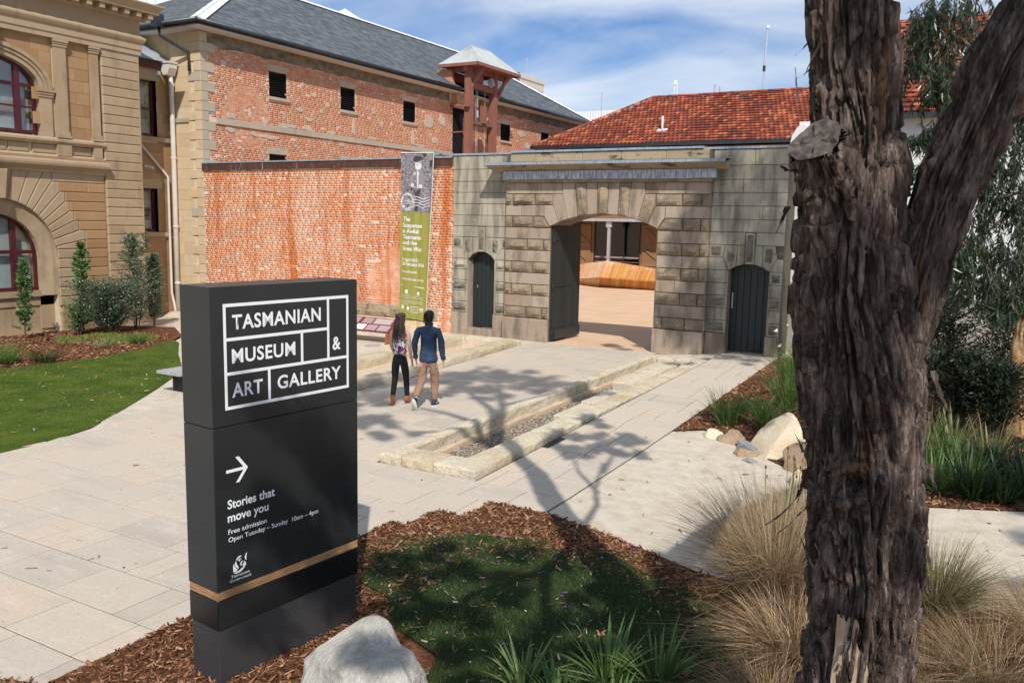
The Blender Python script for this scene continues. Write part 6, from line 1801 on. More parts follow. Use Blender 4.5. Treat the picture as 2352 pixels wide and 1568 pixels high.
shingles(gl, (0, GV, GE), (1, 0, 0), Vector((0, 1, GP_)).normalized(), Vector((0, -GP_, 1)).normalized(), int(RN*slg/.31)+1, .31, .235, lambda t: (GU0+t/slg, GU1), 'terracotta_tile', 'roof_tile', arch=.009, thick=.07,
         key=lambda q: abs(q[0]+1)+q[1]*.01)
flip = [(GU0, GV), (GU0+RN, GV+RN)]
def ridge_tiles(p, q, n, parent, m='terracotta_tile', w=.26):
    p, q = Vector(p), Vector(q)
    for i in range(n):
        a, c = p.lerp(q, i/n), p.lerp(q, (i+1.08)/n)
        d = (c-a).normalized(); s_ = d.cross(Vector((0, 0, 1))).normalized(); u_ = s_.cross(d)
        ring = lambda o, k: [o+s_*(w/2*k)*math.cos(t)+u_*(w/2*k*.75)*math.sin(t) for t in np.linspace(0, math.pi, 6)]
        b = MB(); A_, B_ = ring(a, 1.12), ring(c, .95)
        b.add(A_+B_, [(j, j+1, j+7, j+6) for j in range(5)]+[tuple(range(5, -1, -1))]); b.build('ridge_tile', m, parent)
ridge_tiles((GU0, GV, GE+.02), (GU0+RN, GV+RN, GE+RN*GP_+.02), 18, gl)
ridge_tiles((GU0+RN, GV+RN, GE+RN*GP_+.02), (5.5, GV+RN, GE+RN*GP_+.02), 40, gl)
vp = thing('vent_pipe', 'short white vent pipe standing on the red tiled roof', 'vent pipe', loc=(-4.2, 23.0, 8.25))
MB().tube([(-4.35, 23.2, 8.2), (-4.35, 23.2, 9.15)], .055, 10).build('pipe', 'white_metal', vp, smooth=True)
MB().obox((-4.35, 23.2, 8.43), (.28, 0, 0), (0, .17, .10), (0, -.008, .014)).build('flashing_plate', 'white_metal', vp)
mast = thing('flagpole_mast', 'thin grey mast rising behind the tiled roof ridge beside the tree', 'mast', loc=(-.5, 30, 8))
MB().tube([(-.65, 29, 9), (-.65, 29, 12.4)], .035, 8).build('lower_pole', 'galv_metal', mast)
MB().tube([(-.65, 29, 12.3), (-.58, 29, 14.4)], .055, 8).build('upper_pole', 'galv_metal', mast)
MB().tube([(-.58, 29, 14.4), (-.58, 29, 14.55)], .10, 8).build('top_ball', 'white_metal', mast)
MB().tube([(-.65, 29, 12.1), (-.65, 29, 12.4)], .08, 8).build('clamp', 'dark_steel', mast)
for i, (x, h, lb) in enumerate(((-3.4, 11.55, 'taller of two short grey flues behind the tiled roof ridge'), (-3.1, 11.4, 'shorter of two short grey flues behind the tiled roof ridge'))):
    f = thing('flue', lb, 'flue', loc=(x, 29, 9)); MB().tube([(x, 29, 9), (x, 29, h)], .06, 8).build('pipe', 'galv_metal', f)
w = thing('lattice_mast', 'small white lattice mast far behind the tiled roof ridge', 'mast', loc=(-20, 60, 10))
b = MB()
for dx in (-.35, .35): b.tube([(-16.6+dx, 60, 10), (-16.75+dx*.35, 60, 17.0)], .03, 5)
for k in range(10): b.bar((-16.9+k*.01, 60, 12+k*.5), (-16.4-k*.03, 60, 12.5+k*.5), .03, .03)
b.build('lattice', 'white_metal', w)
MB().box(-16.9, -16.6, 59.9, 60.1, 16.8, 17.2).build('mast_head', 'white_metal', w)
# timber slatted bench sculpture
bs = thing('timber_bench', 'long faceted honey coloured timber slat bench in the courtyard behind the arch', 'bench', loc=(-5.5, 18.5, .17))
def facet(A_, B_, C_, D_, n, nm='slat', th=.03):
    """slats across the quad A-B (bottom edge) to D-C (top edge)"""
    A_, B_, C_, D_ = map(Vector, (A_, B_, C_, D_))
    nrm = (B_-A_).cross(D_-A_).normalized()
    if nrm.y > 0: nrm = -nrm
    for i in range(n):
        t0, t1 = (i+.06)/n, (i+.94)/n
        P_ = [A_.lerp(B_, t0), A_.lerp(B_, t1), D_.lerp(C_, t1), D_.lerp(C_, t0)]
        b = MB(); b.add(P_+[p+nrm*th for p in P_], [(0, 1, 2, 3), (4, 5, 6, 7), (0, 4, 5, 1), (1, 5, 6, 2), (2, 6, 7, 3), (3, 7, 4, 0)])
        b.build(nm, 'honey_slat', bs)

pk_ = (-6.3, 20.9, 1.53); fm = (-6.05, 19.7, .73); Lt, Lb = (-9.6, 22.35, 1.05), (-9.5, 22.1, .30)
Rt, Rf = (-1.4, 21.1, .98), (-1.4, 20.1, .62)
facet(Lb, fm, pk_, Lt, 44)
facet(fm, Rf, Rt, pk_, 58)
facet((-6.45, 20.5, .19), (-1.4, 20.4, .19), Rf, fm, 58, 'front_slat')
facet((-9.5, 22.3, .19), (-6.45, 20.5, .19), fm, Lb, 34, 'front_slat')
MB().add([(-9.5, 22.3, .2), (-6.45, 20.6, .2), (-1.4, 20.5, .2), (-1.4, 21.4, .2), (-9.5, 22.5, .2), tuple(pk_), Rt, Lt], [(0, 1, 5, 7), (1, 2, 6, 5), (3, 4, 7, 5, 6)]).build('bench_frame', 'honey_slat', bs)
hoop = thing('wire_hoop', 'thin pale metal hoop rising behind the timber slat bench near the gate leaf', 'rail', loc=(-9, 22.8, .17))
MB().tube([(-9.3, 22.9, .2), (-9.0, 22.9, 2.1), (-9.6, 22.9, 2.15)], .02, 6).build('rod', 'galv_metal', hoop)

# ------------------------------------------------------------------ white building at right
wb = thing('white_building', 'white walled building with grey base and red tiled roof behind the trees', 'building', loc=(13, 3, 0))
MB().box(7.30, 30, 1.2, 9, 2.09, 6.0).build('upper_wall', 'white_wall', wb)
MB().box(7.30, 30, 1.17, 9, -.3, 2.09).build('base_wall', 'grey_render', wb)
MB().prism([(7.12, 5.3), (7.55, 5.3), (7.55, 5.85), (7.42, 5.92), (7.30, 5.86), (7.18, 5.65)], 1.0, 1.5).build('parapet_shoulder', 'white_wall', wb)
MB().box(8.0, 30, .78, .88, 5.94, 6.06).build('gutter', 'black_gutter', wb)
MB().add([(7.9, .9, 6.02), (30, .9, 6.02), (30, 7.5, 9.5), (7.9, 7.5, 9.5)], [(0, 1, 2, 3)]).build('roof_deck', 'terracotta_tile', wb)
n_before = len(bpy.data.objects)
shingles(wb, (0, .9, 6.05), (1, 0, 0), Vector((0, 1, .527)).normalized(), Vector((0, -.527, 1)).normalized(), 24, .31, .24, lambda t: (8.0, 17), 'terracotta_tile', 'roof_tile', arch=.009, thick=.07, n_ind=200)
sk = MB()
for k in range(2):
    a = 9.55+k*.47
    P_ = [(a, 3.0, 7.17), (a+.44, 3.0, 7.17), (a+.44, 3.55, 7.46), (a, 3.55, 7.46)]
    o = MB().add([(x, y, z+.10) for x, y, z in P_]+[(x, y, z) for x, y, z in P_], [(0, 1, 2, 3), (0, 4, 5, 1), (1, 5, 6, 2), (3, 2, 6, 7), (0, 3, 7, 4)]).build('skylight', 'dark_steel', wb)
    o2 = MB().add([(x+(.03 if x == a else -.03), y+(.04 if y == 3.0 else -.04), z+.115+(.02 if y == 3.0 else -.02)) for x, y, z in P_], [(0, 1, 2, 3)]).build('pane', 'skylight_glass', None); o2.parent = o
# ------------------------------------------------------------------ far buildings over the roofs
of = thing('office_tower', 'beige concrete office block with slit windows far behind the slate roof', 'building', loc=(-65, 95, 0))
MB().box(-90, -60, 80, 114.7, 0, 27.2).build('tower_wall', 'beige_office', of)
MB().box(-90.2, -59.85, 79.8, 114.9, 27.2, 27.9).build('parapet', 'beige_office', of)
for k in range(22):
    v_ = 92+k*1.03
    MB().box(-60.05, -59.9, v_, v_+.35, 23.5, 25.4).prism([(v_-.1, 25.4), (v_+.45, 25.4), (v_+.18, 26.0)], -60.05, -59.9, plane='x').build('slit_window', 'office_window', of)
MB().box(-60.05, -59.85, 104.5, 105.8, 26.2, 27.9).build('louvre_panel', 'office_window', of)
MB().tube([(-62, 112, 27), (-62, 112, 31.5)], .06, 5).build('aerial', 'galv_metal', of)
dk = thing('roof_deck_structure', 'long white ribbed plant screen on a far flat roof between the two tiled roofs', 'building', loc=(-24, 60, 0))
MB().box(-28, -14, 60.2, 70, 0, 13.9).build('building_wall', 'grey_render', dk)
for k in range(46): MB().box(-28+k*.3, -27.75+k*.3, 60, 60.1, 13.9, 14.75).build('screen_slat', 'white_metal', dk)
MB().box(-28, -14, 60.1, 60.2, 13.85, 14.8).build('screen_back', 'pale_metal_roof', dk)
for x_, z_ in ((-24.4, 16.5),): MB().tube([(x_, 60, 13), (x_, 60, z_)], .05, 5).build('aerial', 'galv_metal', dk)
an = thing('aerial_mast', 'thin dark aerial standing behind the hoist tower roof', 'aerial', loc=(-40, 50, 10))
MB().tube([(-40.5, 60, 10), (-40.5, 60, 22.2)], .03, 5).build('pole', 'dark_steel', an)
for nm_, (x_, y_, z_), lb in (('glass_pyramid_roof', (-32, 14, 13.0), 'white ribbed pyramid roof rising behind the slate hip at top left'), ('glass_pyramid_roof', (-31, 29, 13.0), 'small white ribbed roof peak just behind the slate ridge')):
    t = thing(nm_, lb, 'roof', 'white ribbed roofs behind the warehouse', loc=(x_, y_, z_))
    R_ = 7; hh = 5.5
    cs = [(x_-R_, y_-R_, z_), (x_+R_, y_-R_, z_), (x_+R_, y_+R_, z_), (x_-R_, y_+R_, z_)]; ap = (x_, y_, z_+hh)
    for k in range(4):
        p, q = Vector(cs[k]), Vector(cs[(k+1) % 4]); b = MB(); m_ = 24
        nrm = (q-p).cross(Vector(ap)-p).normalized()
        if nrm.z < 0: nrm = -nrm
        for i in range(m_):
            b.add([p.lerp(q, i/m_), p.lerp(q, (i+.5)/m_)+nrm*.12, Vector(ap)], [(0, 1, 2)]).add([p.lerp(q, (i+.5)/m_)+nrm*.12, p.lerp(q, (i+1)/m_), Vector(ap)], [(0, 1, 2)])
        b.build('roof_face', 'white_metal', t)
    MB().box(x_-R_, x_+R_, y_-R_, y_+R_, 0, z_).build('base_block', 'grey_render', t)
# ------------------------------------------------------------------ the museum sign pylon
SO = Vector((7.257, -16.929, 0)); E1 = Vector((.1122, .9937, 0)); E2 = Vector((-.9937, .1122, 0))
def SG(s_, z, o=0.0, d=0.0):
    """point on the sign: s along the wide face, z up, o out of the face, d back through the thickness"""
    p = SO+E1*s_-E2*o+E2*d; return (p.x, p.y, z)
sg = thing('museum_sign', 'tall charcoal pylon sign lettered TASMANIAN MUSEUM & ART GALLERY in the foreground', 'sign', loc=tuple(SO+E1*.69+E2*.18))
SW, ST = 1.373, .3515
def sbox(nm, m, z0, z1, inset=0.0, bev=.004):
    P_ = [SG(inset, 0, -inset), SG(SW-inset, 0, -inset), SG(SW-inset, 0, -inset, ST-2*inset), SG(inset, 0, -inset, ST-2*inset)]
    bm = bmesh.new()
    lo = [bm.verts.new((p[0], p[1], z0)) for p in P_]; hi = [bm.verts.new((p[0], p[1], z1)) for p in P_]
    bm.faces.new(lo[::-1]); bm.faces.new(hi)
    for i in range(4): bm.faces.new((lo[i], lo[(i+1) % 4], hi[(i+1) % 4], hi[i]))
    bmesh.ops.recalc_face_normals(bm, faces=bm.faces)
    if bev: bmesh.ops.bevel(bm, geom=bm.edges[:], offset=bev, segments=1, affect='EDGES')
    me = bpy.data.meshes.new(nm); bm.to_mesh(me); bm.free(); me.materials.append(MATS[m])
    return obj(nm, me, sg)
sbox('plinth', 'sign_plinth', -.15, .438, .012)
sbox('black_band', 'sign_black', .440, .662, .002)
sbox('timber_band', 'oak_strip', .664, .728, .003)
sbox('lower_panel', 'sign_charcoal', .730, 1.931, 0)
sbox('upper_panel', 'sign_charcoal', 1.935, 2.925, 0)
def SF(s_, z): return SG(s_, z, .0025)
def bar_(s0, s1, z0, z1, nm='frame_line'): flat_on([(s0, z0), (s1, z0), (s1, z1), (s0, z1)], SF, 'sign_white', nm, sg)
fl, fr, fb, ft, tw = .103, 1.274, 2.051, 2.804, .023
bar_(fl, fr, ft-tw, ft); bar_(fl, fr, fb, fb+tw); bar_(fl, fl+tw, fb+tw, ft-tw); bar_(fr-tw, fr, fb+tw, ft-tw)
bar_(fl+tw, 1.048, 2.540, 2.563); bar_(fl+tw, fr-tw, 2.296, 2.319)
bar_(1.048, 1.071, 2.319, ft-tw); bar_(.785, .808, 2.319, 2.540); bar_(.475, .498, fb+tw, 2.296)
def st(txt, s0, s1, z0, z1, bold=.02, spacing=1.0): return text_on(txt, SF, s0, s1, z0, z1, 'sign_white', 'lettering', sg, bold=bold, spacing=spacing)
st('TASMANIAN', .177, .985, 2.622, 2.720, .022, 1.08); st('MUSEUM', .168, .732, 2.382, 2.478, .022, 1.08); st('ART', .163, .427, 2.137, 2.234, .022, 1.08)
st('GALLERY', .561, 1.189, 2.141, 2.237, .022, 1.08); st('&', 1.103, 1.188, 2.379, 2.478, .022)
st('Stories that', .102, .518, 1.330, 1.392, .022); st('move you', .100, .458, 1.232, 1.294, .022)
st('Free admission', .102, .438, 1.140, 1.175, .008); st('Open Tuesday \u2013 Sunday  10am \u2013 4pm', .102, .938, 1.082, 1.116, .008)
st('Tasmanian', .115, .276, .805, .826, .004); st('Government', .103, .290, .775, .796, .004)
# arrow
flat_on([(.097, 1.5935), (.262, 1.5935), (.262, 1.6165), (.097, 1.6165)], SF, 'sign_white', 'arrow', sg)
SF2 = lambda s_, z: SG(s_, z, .0032)
flat_on([(.281, 1.605), (.205, 1.700), (.175, 1.700), (.251, 1.605)], SF2, 'sign_white', 'arrow', sg)
flat_on([(.281, 1.605), (.251, 1.605), (.176, 1.510), (.206, 1.510)], lambda s_, z: SG(s_, z, .0036), 'sign_white', 'arrow', sg)
# government emblem: striped crouching animal under leaves, as a few flat shapes
def em(*pts): flat_on([(.135+x*.125, .840+y*.118) for x, y in pts], SF, 'sign_white', 'emblem', sg)
em((0, .05), (.0, .45), (.05, .60), (.10, .40), (.16, .30), (.30, .14), (.20, .04)); em((.14, .40), (.13, .62), (.20, .74), (.25, .5), (.38, .25), (.34, .16))
em((.22, .80), (.34, .95), (.50, .99), (.62, .93), (.48, .88), (.34, .80), (.26, .70)); em((.36, .74), (.46, .80), (.60, .78), (.50, .70), (.42, .60))
em((.46, .40), (.54, .58), (.66, .62), (.62, .48), (.54, .30)); em((.0, -.02), (.40, .04), (.70, .22), (.86, .50), (.90, .30), (.74, .08), (.50, -.06), (.2, -.10))
em((.86, .58), (.80, .80), (.90, 1.0), (.98, 1.04), (.92, .84), (.93, .60)); em((.60, .30), (.74, .44), (.76, .60), (.84, .44), (.74, .26))

# ------------------------------------------------------------------ bench and lectern panel
sb_ = thing('slat_bench', 'weathered grey timber slat bench partly hidden behind the pylon sign', 'bench', loc=(-1.9, -9, 0))
for k in range(5):
    MB().box(-2.24+k*.135, -2.12+k*.135, -10.07, -7.4, .36+.0, .42).build('slat', 'weathered_slat', sb_)
for y_ in (-9.75, -8.0): MB().box(-2.18, -1.62, y_, y_+.32, gz(-2, -9)-.02, .36).build('steel_leg', 'dark_steel', sb_)
MB().box(-2.2, -1.6, -10.0, -7.5, .33, .36).build('steel_frame', 'dark_steel', sb_)
lp = thing('interpretive_panel', 'low sloping maroon information panel on rust coloured supports below the banner', 'information panel', loc=(-3.4, -2.4, 0))
pz = lambda y_: .40+(y_+2.65)*.62
P_ = [(-4.3, -2.65), (-2.36, -2.65), (-2.40, -2.15), (-4.3, -2.15)]
b = MB().add([(x, y, pz(y)) for x, y in P_]+[(x, y, pz(y)-.03) for x, y in P_], [(0, 1, 2, 3), (0, 4, 5, 1), (1, 5, 6, 2), (2, 6, 7, 3), (3, 7, 4, 0), (7, 6, 5, 4)])
b.build('panel_board', 'panel_maroon', lp)
for i, (x0, x1, y0, y1) in enumerate(((-3.95, -3.62, -2.62, -2.42), (-3.58, -3.25, -2.62, -2.42), (-3.2, -2.85, -2.62, -2.42), (-2.8, -2.42, -2.62, -2.42), (-3.95, -3.62, -2.38, -2.18), (-3.5, -3.16, -2.38, -2.18), (-3.1, -2.5, -2.38, -2.18), (-4.28, -4.0, -2.6, -2.2))):
    Q = [(x0, y0), (x1, y0), (x1, y1), (x0, y1)]
    MB().add([(x, y, pz(y)+.004) for x, y in Q], [(0, 1, 2, 3)]).build('printed_picture', 'panel_print', lp)
for x_ in (-2.42, -4.2): MB().prism([(-2.75, -.1), (-2.45, -.1), (-2.12, .50), (-2.15, .70), (-2.68, .36)], x_, x_+.05, plane='x').build('support_plate', 'corten', lp)
drain = thing('drain_cover', 'small round grey cover in the gravel beside the information panel', 'drain cover', loc=(-2.7, -3.0, .06))
MB().tube([(-2.6, -3.0, gz(-2.6, -3)+.0), (-2.6, -3.0, gz(-2.6, -3)+.02)], .22, 20).build('cover', 'galv_metal', drain)

# ------------------------------------------------------------------ people
def skin_mesh(name, joints, edges, m, sub=2, root=0):
    """joints: list of (x,y,z,rx[,ry])"""
    me = bpy.data.meshes.new(name)
    me.from_pydata([j[:3] for j in joints], edges, [])
    o = bpy.data.objects.new(name, me); COL.objects.link(o)
    sk_ = o.modifiers.new('s', 'SKIN'); sk_.use_smooth_shade = True; sk_.branch_smoothing = 0.6
    sv = me.skin_vertices[0].data
    for i, j in enumerate(joints):
        sv[i].radius = (j[3], j[4] if len(j) > 4 else j[3]); sv[i].use_root = (i == root)
    ss = o.modifiers.new('u', 'SUBSURF'); ss.levels = sub; ss.render_levels = sub
    dg = bpy.context.evaluated_depsgraph_get()
    out = bpy.data.meshes.new_from_object(o.evaluated_get(dg))
    bpy.data.objects.remove(o); bpy.data.meshes.remove(me)
    out.name = name; out.materials.clear(); out.materials.append(MATS[m])
    for p in out.polygons: p.use_smooth = True
    return out
def place(me, root, rot, loc):
    M_ = Matrix.Translation(loc) @ Matrix.Rotation(rot, 4, 'Z')
    me.transform(M_); me.update()
    return me
def loft(rings, n=20, closed=True):
    """rings: (cx,cy,cz,rx,ry) -> smooth surface"""
    b = MB()
    for (cx_, cy_, cz_, rx, ry) in rings:
        for k in range(n):
            t = 2*math.pi*k/n; b.v.append((cx_+rx*math.cos(t), cy_+ry*math.sin(t), cz_))
    for i in range(len(rings)-1):
        for k in range(n): b.f.append((i*n+k, i*n+(k+1) % n, (i+1)*n+(k+1) % n, (i+1)*n+k))
    if closed: b.f.append(tuple(range(n))[::-1]); b.f.append(tuple((len(rings)-1)*n+k for k in range(n)))
    return b
def chain(pts): return pts
def body_mesh(P, m='skin', fem=False):
    """P: dict of joint positions"""
    J = []; E = []; idx = {}
    def add(k, r, par=None, ry=None):
        idx[k] = len(J); J.append((*P[k], r, ry or r))
        if par: E.append((idx[par], idx[k]))
    k = .86 if fem else 1.0
    add('pelvis', .125*k, None, .105*k); add('waist', .115*k, 'pelvis', .09*k); add('chest', .14*k, 'waist', .105*k); add('neckb', .06*k, 'chest'); add('neck', .052*k, 'neckb')
    add('skull1', .068, 'neck', .075); add('skull2', .082, 'skull1', .094); add('skull3', .060, 'skull2', .07)
    for s in 'LR':
        add('sh'+s, .055*k, 'chest'); add('el'+s, .040*k, 'sh'+s); add('wr'+s, .026*k, 'el'+s); add('pa'+s, .030*k, 'wr'+s, .020*k)
        add('hip'+s, .088*k, 'pelvis'); add('kn'+s, .056*k, 'hip'+s); add('an'+s, .037*k, 'kn'+s); add('to'+s, .035*k, 'an'+s)
        base = Vector(P['pa'+s]); d = (base-Vector(P['wr'+s])).normalized(); side = Vector((0, 1, 0)); 
        for q in range(4):
            off = side*(.027-.018*q); L = (.062, .070, .066, .052)[q]
            a_ = base+off+d*.02; b_ = a_+d*L*.55+Vector((0, 0, -.004)); c_ = b_+d*L*.4+Vector(((.012 if s == 'L' else -.012), 0, 0))
            for nm, pt, r_ in (('f%d%sa' % (q, s), a_, .009), ('f%d%sb' % (q, s), b_, .008), ('f%d%sc' % (q, s), c_, .006)):
                P[nm] = tuple(pt)
            add('f%d%sa' % (q, s), .0095, 'pa'+s); add('f%d%sb' % (q, s), .0085, 'f%d%sa' % (q, s)); add('f%d%sc' % (q, s), .0065, 'f%d%sb' % (q, s))
        t1 = Vector(P['wr'+s])+d*.035+side*.032; t2 = t1+d*.03+side*.012
        P['th1'+s] = tuple(t1); P['th2'+s] = tuple(t2)
        add('th1'+s, .011, 'wr'+s); add('th2'+s, .009, 'th1'+s)
    return skin_mesh('body', J, E, m, 2)
def face_parts(root, P, rot, loc, fem):
    h = Vector(P['skull2'])
    b = loft([(h.x, h.y+.085, h.z-.035, .016, .012), (h.x, h.y+.098, h.z-.03, .014, .014), (h.x, h.y+.085, h.z+.015, .008, .01)], 8); me = b.mesh('nose', 'skin', True); obj('nose', place(me, root, rot, loc), root)
    for s in (-1, 1):
        b = loft([(h.x+s*.078, h.y, h.z-.035, .008, .012), (h.x+s*.088, h.y-.005, h.z, .010, .022), (h.x+s*.088, h.y-.005, h.z+.025, .006, .016)], 8); obj('ear', place(b.mesh('ear', 'skin', True), root, rot, loc), root)
        b = loft([(h.x+s*.032, h.y+.083, h.z-.002, .004, .004), (h.x+s*.032, h.y+.087, h.z+.006, .010, .006), (h.x+s*.032, h.y+.083, h.z+.014, .004, .004)], 8); obj('eye', place(b.mesh('eye', 'sole_white', True), root, rot, loc), root)
    b = loft([(h.x, h.y+.086, h.z-.068, .020, .006), (h.x, h.y+.090, h.z-.062, .022, .008), (h.x, h.y+.086, h.z-.056, .018, .006)], 10); obj('mouth', place(b.mesh('mouth', 'corten', True), root, rot, loc), root)
def shoe(P, s, toe, yaw, m_up, m_sole, root, rot, loc, pitch=0.0, boot=False, k=1.0):
    """shoe pointing +y, heel under the ankle"""
    a = Vector(P['an'+s])
    M_ = Matrix.Translation(a) @ Matrix.Rotation(yaw, 4, 'Z') @ Matrix.Rotation(pitch, 4, 'X')
    o1 = loft([(0, .06, -.085, .042*k, .135*k), (0, .06, -.06, .046*k, .138*k)], 20)
    me = o1.mesh('sole', m_sole, True); me.transform(M_); so_ = obj('sole', place(me, root, rot, loc), root)
    rings = [(0, .06, -.062, .043*k, .132*k), (0, .045, -.035, .044*k, .115*k), (0, .02, -.005, .040*k, .075*k), (0, .0, .02, .040*k, .05*k)]
    if boot: rings += [(0, 0, .06, .042*k, .05*k), (0, 0, .085, .045*k, .052*k)]
    me = loft(rings, 20).mesh('shoe', m_up, True); me.transform(M_); obj('shoe', place(me, root, rot, loc), root)
def strands(root, rot, loc, h, n, L, r0, m):
    a = NR.uniform(-2.6, -.5, n); b0 = np.stack([h.x+r0*np.cos(a), h.y-.03+r0*np.sin(a)*.9, h.z+NR.uniform(-.04, .07, n)], 1)
    d = np.stack([np.cos(a)*.12+NR.normal(0, .07, n), np.sin(a)*.12+NR.normal(0, .06, n), -np.ones(n)], 1)
    v_, f_ = blades(b0, d, L*NR.uniform(.5, 1.05, n), .007, NR.uniform(-.1, .15, n), seg=3)
    obj('hair_strands', place(mesh_np('hair_strands', v_, f_, m), root, rot, loc), root)
def person_man():
    gx, gy = 3.12, -8.50; g0 = gz(gx, gy)+.012
    loc = Vector((gx, gy, g0)); rot = RAD(18)
    root = thing('person', 'man in denim blue shirt and tan trousers walking away beside the woman', 'person', 'couple walking to the gate', loc=loc)
    P = dict(pelvis=(0, 0, .93), waist=(0, .01, 1.10), chest=(0, .02, 1.33), neckb=(0, .02, 1.46), neck=(0, .03, 1.52), skull1=(0, .05, 1.58), skull2=(0, .045, 1.635), skull3=(0, .03, 1.69),
             shL=(-.19, .01, 1.40), elL=(-.255, -.03, 1.13), wrL=(-.25, .03, .89), paL=(-.245, .05, .82), shR=(.19, .01, 1.40), elR=(.26, -.05, 1.13), wrR=(.27, .02, .88), paR=(.27, .04, .81),
             hipL=(-.095, 0, .88), knL=(-.11, -.03, .50), anL=(-.12, -.36, .20), toL=(-.12, -.34, .10), hipR=(.095, 0, .88), knR=(.10, .10, .48), anR=(.09, .08, .10), toR=(.09, .16, .05))
    me = body_mesh(P); obj('body', place(me, root, rot, loc), root); face_parts(root, P, rot, loc, False)
    # shirt: torso and sleeves in one surface
    J = [(0, 0, .78, .196, .150), (0, 0, .92, .182, .130), (0, .01, 1.10, .160, .110), (0, .02, 1.28, .178, .118), (0, .02, 1.40, .150, .095), (0, .025, 1.485, .070, .070),
         (-.19, .01, 1.405, .070), (-.255, -.03, 1.13, .060), (-.25, .03, .905, .043), (.19, .01, 1.405, .070), (.26, -.05, 1.13, .060), (.27, .02, .895, .043)]
    E = [(0, 1), (1, 2), (2, 3), (3, 4), (4, 5), (4, 6), (6, 7), (7, 8), (4, 9), (9, 10), (10, 11)]
    me = skin_mesh('shirt', J, E, 'denim_shirt', 2, 2)
    for v in me.vertices: v.co += Vector((mnoise.noise(Vector((v.co.x*16, v.co.y*16, v.co.z*7)))*.016, mnoise.noise(v.co*13+Vector((5, 0, 0)))*.018, 0))
    obj('shirt', place(me, root, rot, loc), root)
    b = loft([(0, .028, 1.47, .075, .078), (0, .03, 1.515, .068, .070), (0, .03, 1.535, .066, .068), (0, .028, 1.50, .080, .082)], 20, closed=False); obj('collar', place(b.mesh('collar', 'denim_shirt', True), root, rot, loc), root)
    for s in (-1, 1):
        b = loft([((-.25 if s < 0 else .27), .03, .87, .044, .046), ((-.25 if s < 0 else .27), .028, .93, .048, .050)], 16); obj('cuff', place(b.mesh('cuff', 'denim_shirt', True), root, rot, loc), root)
    J = [(0, 0, .95, .150, .125), (0, 0, .86, .145, .125), (-.095, -.005, .80, .100), (-.11, -.03, .50, .078), (-.118, -.20, .345, .070), (-.12, -.34, .23, .064), (.095, .005, .80, .100), (.10, .10, .48, .078), (.095, .09, .28, .072), (.09, .08, .10, .068)]
    E = [(0, 1), (1, 2), (2, 3), (3, 4), (4, 5), (1, 6), (6, 7), (7, 8), (8, 9)]
    me = skin_mesh('trousers', J, E, 'tan_chino', 2, 0)
    for v in me.vertices: v.co += Vector((mnoise.noise(Vector((v.co.x*9, v.co.y*9, v.co.z*18)))*.018, mnoise.noise(v.co*15+Vector((5, 0, 0)))*.018, 0))
    obj('trousers', place(me, root, rot, loc), root)
    h = Vector(P['skull2'])
    b = loft([(0, h.y-.03, h.z-.085, .060, .060), (0, h.y-.028, h.z-.045, .078, .082), (0, h.y-.018, h.z, .088, .096), (0, h.y-.008, h.z+.045, .088, .100), (0, h.y-.002, h.z+.085, .074, .085), (0, h.y, h.z+.110, .045, .05), (0, h.y, h.z+.117, .01, .01)], 22)
    me = b.mesh('hair', 'dark_hair', True)
    for v in me.vertices:
        if v.co.y > h.y+.055 and v.co.z < h.z+.04: v.co.y = h.y+.055
        v.co += Vector((mnoise.noise(v.co*40)*.008, mnoise.noise(v.co*40+Vector((3, 0, 0)))*.008, mnoise.noise(v.co*40+Vector((0, 9, 0)))*.006))
    obj('hair', place(me, root, rot, loc), root)
    strands(root, rot, loc, h, 260, .12, .090, 'dark_hair')
    P['anL'] = (-.12, -.37, .19); shoe(P, 'L', 0, RAD(-4), 'navy_canvas', 'sole_white', root, rot, loc, pitch=RAD(-62))
    P['anR'] = (.09, .08, .085); shoe(P, 'R', 0, RAD(-12), 'navy_canvas', 'sole_white', root, rot, loc)
    b = MB().obox((.138, .12, .045), (.002, 0, 0), (0, .012, .012), (0, .03, -.03)); obj('shoe_stripe', place(b.mesh('shoe_stripe', 'sole_white'), root, rot, loc), root)
